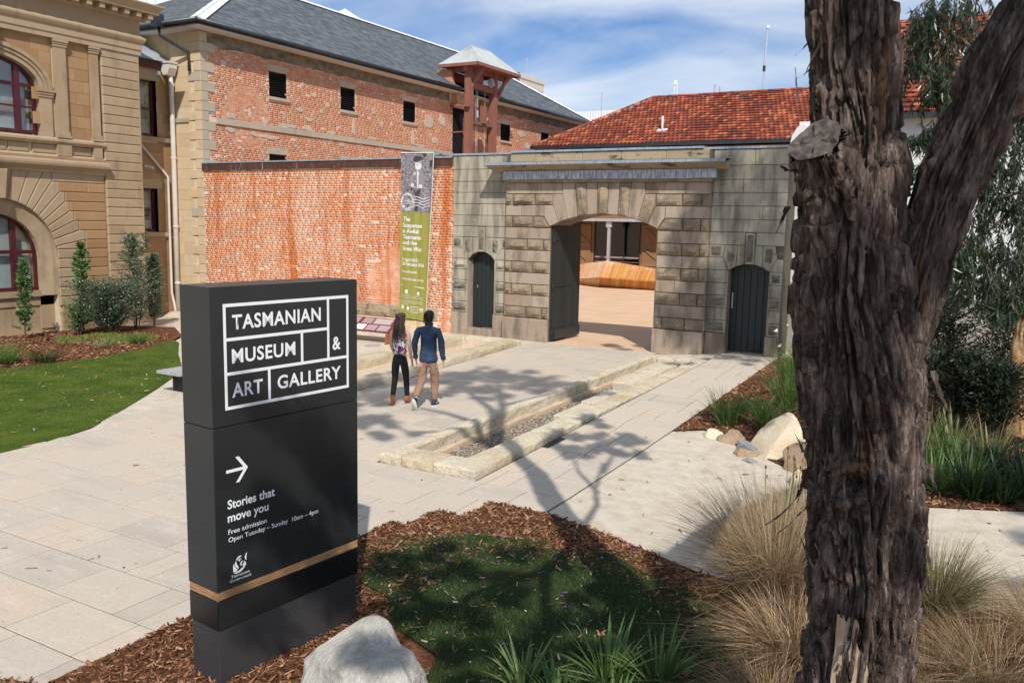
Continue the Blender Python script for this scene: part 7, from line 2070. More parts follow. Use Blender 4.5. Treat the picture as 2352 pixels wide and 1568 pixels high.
def person_woman():
    gx, gy = 2.50, -8.52; g0 = gz(gx, gy)+.012
    loc = Vector((gx, gy, g0)); rot = RAD(14)
    root = thing('person', 'long haired woman in floral blouse and black jeans walking away beside the man', 'person', 'couple walking to the gate', loc=loc)
    P = dict(pelvis=(0, 0, .93), waist=(0, .01, 1.10), chest=(0, .02, 1.28), neckb=(0, .02, 1.40), neck=(0, .03, 1.46), skull1=(0, .05, 1.53), skull2=(0, .045, 1.585), skull3=(0, .03, 1.635),
             shL=(-.155, .01, 1.345), elL=(-.19, .04, 1.09), wrL=(-.17, .14, .90), paL=(-.165, .17, .84), shR=(.155, .01, 1.345), elR=(.21, -.06, 1.09), wrR=(.235, -.02, .87), paR=(.24, .0, .80),
             hipL=(-.085, 0, .87), knL=(-.09, -.01, .47), anL=(-.10, -.10, .12), toL=(-.10, -.03, .05), hipR=(.085, 0, .87), knR=(.09, .09, .48), anR=(.10, .10, .12), toR=(.10, .2, .06))
    me = body_mesh(P, fem=True); obj('body', place(me, root, rot, loc), root); face_parts(root, P, rot, loc, True)
    J = [(0, 0, .93, .150, .118), (0, 0, 1.02, .148, .114), (0, .015, 1.14, .128, .098), (0, .02, 1.25, .130, .100), (0, .02, 1.33, .118, .085), (0, .02, 1.40, .062, .060), (-.135, .01, 1.345, .052), (.135, .01, 1.345, .052)]
    E = [(0, 1), (1, 2), (2, 3), (3, 4), (4, 5), (4, 6), (4, 7)]
    me = skin_mesh('blouse', J, E, 'floral_blouse', 2, 2)
    for v in me.vertices: v.co += Vector((mnoise.noise(Vector((v.co.x*16, v.co.y*16, v.co.z*7)))*.016, mnoise.noise(v.co*13+Vector((5, 0, 0)))*.018, 0))
    obj('blouse', place(me, root, rot, loc), root)
    J = [(0, 0, .99, .118, .098), (0, -.005, .88, .135, .115), (-.085, 0, .80, .092), (-.09, -.01, .47, .060), (-.095, -.06, .30, .056), (-.10, -.10, .13, .042), (.085, 0, .80, .092), (.09, .09, .48, .060), (.095, .10, .30, .056), (.10, .10, .13, .042)]
    E = [(0, 1), (1, 2), (2, 3), (3, 4), (4, 5), (1, 6), (6, 7), (7, 8), (8, 9)]
    me = skin_mesh('jeans', J, E, 'black_jeans', 2, 0); obj('jeans', place(me, root, rot, loc), root)
    h = Vector(P['skull2'])
    b = loft([(.01, h.y-.065, h.z-.46, .022, .014), (.01, h.y-.075, h.z-.40, .060, .026), (.005, h.y-.078, h.z-.30, .082, .034), (0, h.y-.07, h.z-.20, .088, .045), (0, h.y-.055, h.z-.11, .084, .058), (0, h.y-.035, h.z-.05, .088, .078), (0, h.y-.018, h.z, .091, .096), (0, h.y-.008, h.z+.045, .090, .100), (0, h.y-.002, h.z+.080, .074, .086), (0, h.y, h.z+.100, .045, .05), (0, h.y, h.z+.106, .01, .01)], 26)
    me = b.mesh('hair', 'brown_hair', True)
    for v in me.vertices:
        if v.co.y > h.y+.05 and v.co.z < h.z+.03: v.co.y = h.y+.05
        v.co += Vector((mnoise.noise(Vector((v.co.x*50, v.co.y*50, v.co.z*4)))*.012, mnoise.noise(Vector((v.co.x*50+9, v.co.y*50, v.co.z*4)))*.010, 0))
    obj('hair', place(me, root, rot, loc), root)
    strands(root, rot, loc, h, 420, .50, .088, 'brown_hair')
    P['anL'] = (-.10, -.11, .105); shoe(P, 'L', 0, RAD(14), 'tan_leather', 'corten', root, rot, loc, boot=True, k=.86)
    P['anR'] = (.10, .11, .13); shoe(P, 'R', 0, RAD(-8), 'tan_leather', 'corten', root, rot, loc, boot=True, k=.86, pitch=RAD(-28))
    b = loft([(.232, -.02, .885, .026, .024), (.233, -.02, .90, .027, .025)], 12); obj('bracelet', place(b.mesh('bracelet', 'corten', True), root, rot, loc), root)
person_man(); person_woman()
# ------------------------------------------------------------------ foreground ironbark tree
def vnoise(P_, seed=0):
    """vectorised value noise on (N,3)"""
    P_ = P_+seed*17.31
    i = np.floor(P_).astype(np.int64); f = P_-i; f = f*f*(3-2*f)
    def h(a, b_, c):
        n_ = (a*374761393+b_*668265263+c*2147483647+seed*1274126177) & 0xffffffff
        n_ = ((n_ ^ (n_ >> 13))*1274126177) & 0xffffffff
        return ((n_ ^ (n_ >> 16)) & 0xffff)/65535.0
    r = 0
    for dx in (0, 1):
        for dy in (0, 1):
            for dz in (0, 1):
                w_ = (f[:, 0] if dx else 1-f[:, 0])*(f[:, 1] if dy else 1-f[:, 1])*(f[:, 2] if dz else 1-f[:, 2])
                r = r+w_*h(i[:, 0]+dx, i[:, 1]+dy, i[:, 2]+dz)
    return r
def limb(name, path, m, parent, nu=90, nv=200, fur=.03, ell=None, scale=1.0, seed=1, amp2=.02, smooth=False):
    """path: list of (x,y,z,r); furrowed bark displaced geometry"""
    p = np.array(path, float); s_ = np.concatenate([[0], np.cumsum(np.linalg.norm(np.diff(p[:, :3], axis=0), axis=1))])
    t = np.linspace(0, s_[-1], nv)
    # smooth interpolation
    q = np.stack([np.interp(t, s_, p[:, k]) for k in range(4)], 1)
    ker = np.ones(7)/7
    for k in range(4):
        e = np.concatenate([np.full(3, q[0, k]), q[:, k], np.full(3, q[-1, k])]); q[:, k] = np.convolve(e, ker, 'valid')
    d = np.gradient(q[:, :3], axis=0); d /= np.linalg.norm(d, axis=1, keepdims=True)
    ref = np.array([0.33, 0.94, 0.05]); a = np.cross(d, ref); a /= np.linalg.norm(a, axis=1, keepdims=True); b_ = np.cross(a, d)
    th = np.linspace(0, 2*math.pi, nu, endpoint=False)
    C_, S_ = np.cos(th), np.sin(th)
    T_, H_ = np.meshgrid(t, th, indexing='ij')
    rad = q[:, 3][:, None]*np.ones((1, nu))
    # furrows: ridged noise stretched along the grain, wandering sideways
    wx = vnoise(np.stack([C_[None]*2+0*T_, S_[None]*2+0*T_, T_*1.6], -1).reshape(-1, 3), seed).reshape(T_.shape)
    hh = H_+(wx-.5)*.8
    def fn(k, l, sd): return vnoise(np.stack([np.cos(hh)*k, np.sin(hh)*k, T_*l], -1).reshape(-1, 3), sd).reshape(T_.shape)
    f1 = fn(6.5*scale, 1.9, seed+1); f2 = fn(14*scale, 5, seed+2); f3 = fn(36*scale, 16, seed+3); f5 = fn(5*scale, 11, seed+6); f0 = fn(2.2, 1.1, seed+4)
    c1 = np.clip(1-np.abs(f1-.5)/.10, 0, 1)**.7; c2 = np.clip(1-np.abs(f2-.5)/.11, 0, 1)
    disp = (.35*f1+.35*f2+.28*f3-.30-c1*.95-c2*.55-.30*np.clip(1-np.abs(f5-.5)/.05, 0, 1)+.35*(f5 > .56))*fur+(f0-.5)*amp2*2
    R_ = rad+disp
    P_ = q[:, None, :3]+a[:, None, :]*(R_*C_[None])[..., None]+b_[:, None, :]*(R_*S_[None])[..., None]
    V = P_.reshape(-1, 3)
    i = np.arange(nv-1)[:, None]*nu; k = np.arange(nu)[None]; k2_ = (k+1) % nu
    F = np.stack([i+k, i+k2_, i+nu+k2_, i+nu+k], -1).reshape(-1, 4)
    me = mesh_np(name, V, F, m, smooth=smooth)
    return me, (q, a, b_, R_, t, th)
tree = thing('ironbark_tree', 'big rough dark barked tree with sawn off stub and forking limb in the foreground', 'tree', loc=(11.48, -16.62, 0))
TP = [(11.47, -16.62, -.2, .34), (11.475, -16.62, .6, .30), (11.476, -16.622, 1.16, .275), (11.485, -16.617, 1.55, .272), (11.481, -16.619, 1.77, .278), (11.457, -16.633, 1.99, .270), (11.427, -16.65, 2.43, .274),
      (11.405, -16.653, 2.64, .283), (11.38, -16.66, 2.85, .288), (11.34, -16.69, 3.05, .275), (11.315, -16.71, 3.36, .250), (11.315, -16.71, 3.66, .235), (11.31, -16.715, 3.87, .205), (11.295, -16.726, 4.04, .200), (11.255, -16.748, 4.42, .202),
      (11.2, -16.8, 5.2, .195), (11.15, -16.85, 6.2, .18), (11.2, -16.95, 7.5, .16)]
TP = [(a, b_, c, (d*.955-.012)*(1-.08*min(1, max(0, (c-3.2)/.8)))) for a, b_, c, d in TP]
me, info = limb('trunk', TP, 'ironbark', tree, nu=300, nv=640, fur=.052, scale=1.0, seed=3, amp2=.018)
# bare strip near the base where the bark has fallen away, and the knot
q_, a__, b__, R__, t__, th__ = info
vs_ = np.empty(len(me.vertices)*3, np.float32); me.vertices.foreach_get('co', vs_); vs_ = vs_.reshape(-1, 3)
fwc = np.array([CAM.x, CAM.y, 0]); 
kn = np.array([11.44, -16.89, 2.24])
d_ = np.linalg.norm((vs_-kn)*np.array([.78, .6, 1.0]), axis=1)
out_ = vs_-np.array([11.45, -16.63, 0]); out_[:, 2] = 0; out_ /= np.linalg.norm(out_, axis=1, keepdims=True)
w2_ = np.arctan2((vs_-kn)[:, 2], (vs_-kn)[:, 0])
vs_ += out_*((.050+.014*np.sin(w2_*5+d_*60))*np.exp(-((d_-.088)/.034)**2)+.016*np.exp(-((d_-.15)/.016)**2)-.13*np.exp(-(d_/.042)**2))[:, None]*(d_ < .3)[:, None]
me.vertices.foreach_set('co', vs_.ravel()); me.update()
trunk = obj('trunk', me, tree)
# darker swirl ring of the knot
# limb leaving to the upper right
LP = [(11.44, -16.62, 2.55, .17), (11.52, -16.60, 2.85, .15), (11.585, -16.56, 3.06, .135), (11.64, -16.53, 3.37, .125), (11.69, -16.50, 3.6, .128), (11.775, -16.45, 3.86, .145), (11.86, -16.40, 4.15, .150), (12.0, -16.33, 4.44, .145), (12.6, -15.9, 5.3, .12), (13.6, -15.2, 6.3, .10), (14.5, -14.6, 7.2, .07)]
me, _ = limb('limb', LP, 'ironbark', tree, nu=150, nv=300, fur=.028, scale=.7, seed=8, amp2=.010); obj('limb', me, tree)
# sawn stub at the left shoulder
SPt = [(11.30, -16.74, 3.34, .19), (11.27, -16.80, 3.50, .175), (11.235, -16.89, 3.66, .145), (11.195, -16.98, 3.77, .122)]
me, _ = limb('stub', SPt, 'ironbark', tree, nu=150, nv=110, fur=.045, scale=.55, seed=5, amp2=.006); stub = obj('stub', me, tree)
c_ = Vector((11.188, -16.994, 3.782)); ax_ = Vector((-.30, -.74, .62)).normalized()
u_ = ax_.cross(Vector((0, 0, 1))).normalized(); w_ = ax_.cross(u_)
b = MB(); n = 40; rn = 5
for j in range(rn+1):
    for i in range(n):
        t = 2*math.pi*i/n; r_ = .116*(1-j/rn)*(1+.06*math.sin(3*t)+.035*math.sin(5*t+1)+.02*math.sin(11*t))+.0005
        crack = -.012 if (abs(math.sin(t*2.5+.6)) > .97 and 0 < j < 4) else 0
        b.v.append(tuple(c_+ax_*(.006+.004*math.sin(j*2.5)+crack)+u_*r_*math.cos(t)+w_*r_*math.sin(t)))
for j in range(rn):
    for i in range(n): b.f.append((j*n+i, j*n+(i+1) % n, (j+1)*n+(i+1) % n, (j+1)*n+i))
o = b.build('cut_face', 'cut_wood', None); o.parent = stub
# pale exposed wood strip
def surf(i_t, ang, off):
    i = int(np.argmin(np.abs(q_[:, 2]-i_t))); k = int(ang/(2*math.pi)*len(th__)) % len(th__)
    return q_[i, :3]+a__[i]*((R__[i, k]+off)*math.cos(th__[k]))+b__[i]*((R__[i, k]+off)*math.sin(th__[k]))
camd = np.array([CAM.x-11.47, CAM.y+16.62, 0.0]); camd /= np.linalg.norm(camd)
i0 = int(np.argmin(np.abs(q_[:, 2]-1.5)))
ANG0 = math.atan2(float(camd@b__[i0]), float(camd@a__[i0])) % (2*math.pi)
sgn = 1.0
tst = surf(1.5, ANG0+.5, 0)-surf(1.5, ANG0, 0)
if float(tst@np.array([.869, .495, 0])) < 0: sgn = -1.0
b = MB(); H0, H1_ = .3, 1.62; nn = 60; mm = 14
for j in range(nn+1):
    z = H0+(H1_-H0)*j/nn; tt = (z-H0)/(H1_-H0)
    lo = -.42+.10*mnoise.noise(Vector((z*6, 0, 0))); hi = (.62-1.05*max(0, tt-.35)) + .22*mnoise.noise(Vector((z*7, 3, 0)))
    hi = max(lo+.03, hi)
    i_ = int(np.argmin(np.abs(q_[:, 2]-z)))
    for k in range(mm+1):
        an = ANG0+sgn*(lo+(hi-lo)*k/mm)
        r_ = q_[i_, 3]+.018+.004*mnoise.noise(Vector((k*.8, z*3, 0)))
        p = q_[i_, :3]+a__[i_]*(r_*math.cos(an))+b__[i_]*(r_*math.sin(an)); b.v.append(tuple(p))
for j in range(nn):
    for k in range(mm): b.f.append((j*(mm+1)+k, j*(mm+1)+k+1, (j+1)*(mm+1)+k+1, (j+1)*(mm+1)+k))
b.build('bare_wood_patch', 'bare_wood', tree, smooth=True)
# loose strips of bark along the silhouettes
def strip(p0, d0, L, w, curl, m='ironbark', n=9):
    p = Vector(p0); d = Vector(d0).normalized(); side = Vector((.869, .495, 0)); b = MB()
    for i in range(n):
        t = i/(n-1); wv = w*(1-.75*t)*(1+.3*math.sin(i*2.1+p0[2]*9))
        s_ = side.cross(d).normalized().cross(d)*-1
        s_ = (side*math.cos(t*curl*2)+Vector((-.495, .869, 0))*math.sin(t*curl*2)).normalized()
        b.v += [tuple(p-s_*wv/2), tuple(p+s_*wv/2+Vector((0, 0, .004)))]
        d = (d+Vector((-.06*curl, .02, -.03*curl))+Vector((rng.uniform(-.1, .1), rng.uniform(-.1, .1), rng.uniform(-.1, .1)))).normalized(); p = p+d*L/(n-1)
    b.f = [(2*i, 2*i+1, 2*i+3, 2*i+2) for i in range(n-1)]
    return b
for (p0, d0, L, w, cu) in (((11.205, -16.80, 2.26), (-.1, -.1, -1), .20, .035, .6), ((11.19, -16.81, 2.16), (-.25, -.1, -1), .26, .022, 1.6), ((11.20, -16.81, 2.05), (-.35, -.15, -.8), .16, .014, 1.0), ((11.19, -16.80, 2.34), (-.15, -.1, .6), .10, .02, .8), ((11.07, -16.85, 3.97), (-.2, -.1, .9), .16, .012, .2),
        ((11.06, -16.87, 3.50), (-.2, -.1, -1), .14, .03, .4), ((11.05, -16.86, 3.66), (-.5, -.2, .5), .08, .03, .5), ((11.11, -16.83, 4.25), (-.5, -.2, -.6), .10, .02, .6), ((11.12, -16.83, 4.12), (-.6, -.2, -.5), .08, .02, .6), ((11.06, -16.86, 3.28), (-.7, -.2, .1), .07, .02, .1),
        ((11.70, -16.52, 2.75), (.25, .1, -1), .22, .03, -.4), ((11.72, -16.50, 2.3), (.2, .1, -1), .18, .025, -.5), ((11.73, -16.50, 1.9), (.25, .15, -1), .15, .02, -.5), ((11.55, -16.60, 3.5), (.3, .1, -1), .22, .02, -.3), ((11.56, -16.60, 3.32), (.2, .1, -1), .18, .015, -.3), ((11.70, -16.50, 2.55), (.2, .1, -1), .2, .02, -.2)):
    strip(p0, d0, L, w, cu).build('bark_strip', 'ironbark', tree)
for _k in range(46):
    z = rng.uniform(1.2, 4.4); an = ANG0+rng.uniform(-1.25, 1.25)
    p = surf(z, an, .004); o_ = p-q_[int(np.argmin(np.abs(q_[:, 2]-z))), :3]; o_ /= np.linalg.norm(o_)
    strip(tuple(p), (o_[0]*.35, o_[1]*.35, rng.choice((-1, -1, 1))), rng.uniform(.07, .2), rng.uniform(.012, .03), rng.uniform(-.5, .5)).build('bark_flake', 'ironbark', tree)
# upper branches above the frame, placed so that their shade falls where it does on the paving
def shade_pt(g, h): return (g[0]+.613*h, g[1]-.81*h, h)
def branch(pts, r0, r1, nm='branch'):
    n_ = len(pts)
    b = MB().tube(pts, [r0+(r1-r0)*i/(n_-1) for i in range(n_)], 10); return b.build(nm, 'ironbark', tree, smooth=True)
top = (11.2, -16.95, 7.5)
branch([top, shade_pt((5.25, -9.75), 9.2), shade_pt((4.45, -9.1), 10.2), shade_pt((3.7, -8.75), 11.2), shade_pt((3.0, -8.6), 12)], .13, .03)
branch([top, shade_pt((5.2, -9.6), 9.4), shade_pt((4.2, -8.1), 11.0), shade_pt((3.0, -6.95), 12.4), shade_pt((2.0, -6.2), 13.2)], .13, .03)
branch([top, shade_pt((5.45, -9.9), 9.0), shade_pt((4.25, -7.8), 11.4), shade_pt((2.6, -5.2), 13.8)], .14, .04)
branch([shade_pt((4.2, -7.8), 11.4), shade_pt((4.6, -6.2), 12.4), shade_pt((4.7, -5.6), 13)], .07, .02)
branch([shade_pt((5.0, -9.5), 9.5), shade_pt((3.9, -10.1), 10.2), shade_pt((2.9, -9.8), 10.9)], .06, .02)
branch([(11.2, -16.78, 4.75), shade_pt((8.02, -12.3), 5.25), shade_pt((7.86, -11.6), 5.9), shade_pt((7.6, -11.1), 6.4), shade_pt((7.2, -9.95), 7.2)], .055, .025)
branch([shade_pt((7.7, -11.2), 6.3), shade_pt((7.1, -10.55), 6.8), shade_pt((6.7, -9.9), 7.3)], .04, .012)
branch([shade_pt((7.4, -10.4), 6.8), shade_pt((7.1, -9.3), 7.6), shade_pt((7.2, -8.7), 8.0)], .04, .012)
branch([(11.22, -16.75, 4.9), (11.9, -18.6, 5.9), (12.9, -20.2, 6.6), (13.5, -21.6, 7.0)], .09, .03)
branch([(11.9, -18.6, 5.9), (11.9, -19.8, 6.4), (12.1, -21.2, 6.8)], .06, .03)
branch([(12.9, -20.2, 6.6), (13.9, -20.0, 7.0), (14.6, -19.6, 7.4)], .05, .03)
parts_ = []
def leafcloud(c, r, n, L=.11, Wd=.022, hang=.6, sq=.6):
    c = np.array(c)
    p = NR.normal(size=(n, 3)); p /= np.linalg.norm(p, axis=1, keepdims=True); p *= (NR.uniform(0, 1, (n, 1))**.45)*r
    p[:, 2] *= sq
    d = NR.normal(size=(n, 3)); d[:, 2] -= hang*1.6
    return leaves(c+p, d, L*vary(n, .7, 1.3), Wd)
def shade(g, h, r, n, **k):
    c = shade_pt(g, h)
    nn_ = int(n*(3.0 if g[1] > -11 else 1.6)); kk = max(3, nn_//90)
    for _ in range(kk):
        o_ = NR.normal(size=3); o_ *= r*.85*NR.uniform(0, 1)**.4/np.linalg.norm(o_)
        parts_.append(leafcloud(np.array(c)+o_*np.array([1, 1, .6]), r*.30, nn_//kk, L=.15, Wd=.042, **k))
for (g, h, r, n) in (((1.55, -7.94), 12.2, .8, 420), ((2.84, -9.79), 11.0, .55, 300), ((3.7, -10.2), 10.5, .45, 200), ((1.33, -5.69), 13.2, .8, 480), ((1.9, -4.9), 13.5, .8, 500), ((2.99, -5.0), 13.8, .9, 560), ((4.34, -5.7), 13, .75, 420),
        ((3.0, -6.5), 12.6, .8, 440), ((2.4, -7.2), 12.4, .6, 260), ((.88, -6.67), 13, .6, 300), ((.9, -7.4), 12.8, .5, 260), ((4.9, -5.4), 13, .5, 240), ((3.6, -5.8), 13.2, .7, 360), ((2.2, -5.9), 13, .7, 360), ((2.0, -8.9), 11.6, .5, 200), ((3.6, -7.2), 12, .5, 150),
        ((6.3, -8.9), 8.0, .42, 200), ((6.8, -8.6), 8.0, .42, 220), ((6.5, -9.7), 7.5, .40, 180), ((7.1, -8.65), 8.1, .36, 180), ((6.1, -7.9), 8.4, .36, 170), ((6.9, -9.3), 7.6, .36, 170), ((7.3, -9.3), 7.5, .3, 120), ((6.2, -9.4), 7.6, .3, 120),
        ((3.1, .4), 14.5, .6, 240), ((3.6, .9), 14.6, .5, 200), ((5.38, -1.62), 14, .55, 220), ((6.2, -.6), 14, .5, 160), ((6.8, -.9), 14, .4, 140)):
    shade(g, h, r, n)
# unseen leaf masses, placed to shade the lawn, the sign foot and the trunk
for (g, h, r, n) in (((6.95, -14.4), 7.6, .42, 240), ((7.1, -13.8), 7.6, .36, 200), ((7.7, -13.9), 7.8, .45, 300), ((8.1, -13.5), 7.8, .30, 150), ((7.84, -15.0), 7.4, .50, 330), ((8.4, -14.7), 7.4, .5, 330), ((8.9, -14.4), 7.5, .42, 260), ((8.3, -15.6), 7.0, .42, 270), ((8.9, -15.3), 7.0, .5, 320), ((9.4, -15.2), 7.0, .32, 200),
        ((7.5, -15.2), 7.6, .3, 150), ((8.05, -16.1), 6.8, .30, 150), ((8.8, -16.0), 6.8, .45, 280), ((9.6, -15.8), 6.6, .45, 280), ((10.2, -15.9), 6.6, .30, 160), ((7.45, -14.6), 7.6, .3, 140),
        ((12.9, -13.6), 8.5, .4, 200), ((12.9, -10.2), 9.5, .8, 520), ((12.7, -9.0), 9.8, .6, 360), ((13.6, -9.6), 9.8, .8, 460), ((12.1, -15), 8, .6, 350)):
    shade(g, h, r, n)
for (p, s_, r, n) in (((7.35, -16.2, .9), 6.5, .33, 170), ((7.35, -16.0, 1.7), 6.5, .26, 110), ((7.4, -15.75, 1.3), 6.3, .24, 100), ((7.3, -16.6, .5), 6.4, .26, 120), ((7.35, -16.45, 1.3), 6.6, .16, 60), ((7.3, -16.5, 2.05), 6.4, .16, 60), ((7.4, -15.8, .45), 6.4, .3, 150), ((8.1, -16.3, .2), 6.6, .22, 90)):
    parts_.append(leafcloud((p[0]+.613*s_, p[1]-.81*s_, p[2]+s_), r, int(n*1.7), L=.15, Wd=.042))
for (lt, z, r, n) in ((-.10, 4.15, .13, 150), (-.08, 4.45, .15, 180), (.16, 3.40, .13, 180), (.14, 3.02, .16, 220), (-.16, 3.12, .15, 200), (-.14, 2.75, .20, 300), (.0, 2.5, .10, 120), (-.16, 2.3, .17, 230), (-.18, 1.85, .17, 230), (.0, 1.95, .11, 110), (.22, 1.75, .11, 110), (-.1, 1.45, .12, 110),
        (.32, 3.3, .13, 160), (.42, 3.65, .16, 220), (.50, 4.05, .18, 260), (.6, 4.4, .2, 280), (.05, 3.8, .10, 100)):
    s_ = 4.5; parts_.append(leafcloud((11.36+.869*lt+.613*s_, -16.7+.495*lt-.81*s_, z+s_), r, int(n*1.5), L=.12, Wd=.038, sq=1.0))
for (g, h, r, n) in (((11.5, -8.6), 9.5, .5, 500), ((12.1, -8.4), 9.6, .5, 500), ((12.5, -8.0), 9.8, .5, 500), ((11.9, -7.2), 9.8, .5, 450), ((12.6, -11.6), 9, .4, 350), ((12.3, -5.4), 10.5, .4, 300)):  # unseen leaf clumps added to darken the bed and path at right
    shade(g, h, r, n)
v_, f_ = join(parts_)
obj('crown', mesh_np('crown', v_, f_, 'eucalypt_leaf'), tree)

# ------------------------------------------------------------------ weeping eucalypt behind, right
eu = thing('eucalypt_tree', 'weeping gum tree with orange flaking trunk and long hanging leaves at right', 'tree', loc=(12.42, -4.9, .2))
EP = [(12.40, -4.95, -.1, .30), (12.38, -4.93, .5, .24), (12.33, -4.95, 1.1, .21), (12.36, -5.0, 1.8, .20), (12.5, -5.2, 3.0, .18), (12.7, -5.6, 5.0, .15), (12.6, -6.2, 7.5, .12), (12.3, -6.6, 10, .08)]
me, _ = limb('trunk', EP, 'orange_bark', eu, nu=80, nv=200, fur=.022, scale=.4, seed=12, amp2=.02); obj('trunk', me, eu)
def eb(pts, r0, r1): return MB().tube(pts, [r0+(r1-r0)*i/(len(pts)-1) for i in range(len(pts))], 7).build('branch', 'twig', eu, smooth=True)
eb([(12.7, -5.6, 5.0), (12.5, -7.5, 6.3), (12.0, -9.4, 6.6), (11.5, -10.2, 6.2)], .08, .02)
eb([(12.5, -5.2, 3.4), (12.6, -7.2, 4.6), (12.3, -9.0, 4.9), (12.0, -9.9, 4.7)], .07, .02)
eb([(12.5, -5.2, 3.2), (12.7, -8.0, 3.9), (12.2, -9.8, 3.9), (11.75, -10.3, 3.75)], .05, .012)
eb([(12.2, -9.8, 3.9), (11.7, -10.3, 3.35), (11.3, -10.5, 3.15)], .02, .006)
eb([(12.3, -9.0, 4.9), (11.7, -10.1, 4.7), (11.25, -10.6, 4.5)], .025, .006)
EC = [(10.9, -10.64, 5.56, 0.27), (11.13, -10.51, 5.7, 0.27), (11.34, -9.82, 5.87, 0.28), (10.97, -10.6, 5.25, 0.24), (11.2, -10.47, 5.34, 0.27), (11.43, -9.76, 5.55, 0.25), (11.15, -10.5, 4.98, 0.17), (11.33, -10.16, 5.07, 0.22), (11.2, -10.47, 4.87, 0.19), (11.37, -10.37, 4.72, 0.22), (11.54, -9.93, 5.0, 0.22), (11.16, -10.72, 4.44, 0.17), (11.33, -10.62, 4.33, 0.17), (11.05, -10.79, 4.37, 0.12), (11.14, -10.85, 4.02, 0.13), (11.26, -10.66, 4.19, 0.14), (11.79, -9.56, 4.55, 0.28), (11.95, -10.04, 4.18, 0.24), (11.74, -9.82, 4.15, 0.22), (11.68, -10.19, 3.89, 0.22), (11.9, -10.07, 3.8, 0.27), (12.07, -9.97, 3.48, 0.27), (11.71, -10.18, 3.56, 0.22), (11.58, -10.6, 3.28, 0.19), (11.82, -10.34, 3.24, 0.24), (12.04, -10.22, 3.1, 0.26), (11.52, -10.86, 3.1, 0.18), (11.74, -10.74, 2.92, 0.21), (11.98, -10.6, 2.84, 0.23), (12.13, -10.51, 2.7, 0.18), (11.45, -10.9, 3.24, 0.14), (11.92, -10.75, 2.62, 0.14), (11.59, -10.82, 2.78, 0.11), (12.19, -9.91, 3.81, 0.29), (12.25, -9.87, 3.1, 0.29), (12.13, -9.6, 4.54, 0.3), (11.78, -9.56, 5.13, 0.25), (11.97, -9.45, 4.9, 0.25),
      (12.4, -9.2, 4.4, .5), (12.6, -9.0, 3.4, .5), (12.7, -8.6, 5.2, .5)]
parts_ = []; tw = MB()
for (x, y, z, r_) in EC:
    nt = max(6, int(r_*95))
    for k in range(nt):
        p = Vector((x+NR.normal(0, r_*.5), y+NR.normal(0, r_*.7), z+r_*rng.uniform(-.2, .9)))
        d = Vector((NR.normal(0, .5), NR.normal(0, .5), -.4)).normalized(); L = r_*rng.uniform(.9, 1.5); n_ = 12
        pts = []
        for i in range(n_):
            pts.append(p.copy()); d = (d+Vector((0, 0, -.22))).normalized(); p = p+d*L/n_
        tw.tube(pts[::5], .0022, 3, cap=False)
        P_ = np.array([list(q) for q in pts])[1:]
        P_ = np.repeat(P_, 2, 0); n2 = len(P_)
        dd = NR.normal(0, .42, (n2, 3))+np.array([0, 0, -1.0])
        parts_.append(leaves(P_, dd, .10*vary(n2, .7, 1.35), .017*vary(n2, .7, 1.2)))
for (c, r_, n_) in (((10.8, -6.4, 9.3), .9, 1000), ((11.6, -6.8, 10.4), .9, 1000), ((10.2, -5.8, 8.6), .6, 600), ((12.4, -7.2, 9.0), 1.0, 1100), ((11.2, -8.0, 11.5), 1.0, 1100), ((9.6, -5.2, 8.2), .5, 450), ((12.6, -8.6, 10.8), 1.0, 900)):
    parts_.append(leafcloud(c, r_, n_, L=.13, Wd=.03, hang=1.2, sq=1.0))
# crown parts whose shade mottles the right bay of the gate
for (u, z) in ((5.9, 4.7), (6.6, 4.3), (6.1, 3.7), (7.0, 3.4), (6.4, 2.6), (7.1, 2.0), (5.8, 2.0), (6.6, 1.3), (5.2, 1.6), (5.0, .9), (4.9, 2.9), (7.2, 4.9), (5.9, .8), (7.1, .8), (6.9, 2.8), (5.3, 3.9)):
    s_ = 11.0
    parts_.append(leafcloud((u+.613*s_, -.81*s_, z+s_), .50, 800, L=.15, Wd=.042, hang=1.2, sq=1.2))
ol = [leafcloud(c_q, .22, 260, L=.08, Wd=.012, hang=1.0) for c_q in ((11.0, -10.6, 5.45), (11.15, -10.5, 5.1), (11.1, -10.55, 5.7), (11.2, -10.5, 4.95))]
v_, f_ = join(ol); obj('old_foliage', mesh_np('old_foliage', v_, f_, 'olive_leaf'), eu)
tw.build('twigs', 'twig', eu)
v_, f_ = join(parts_); obj('crown', mesh_np('crown', v_, f_, 'eucalypt_leaf'), eu)

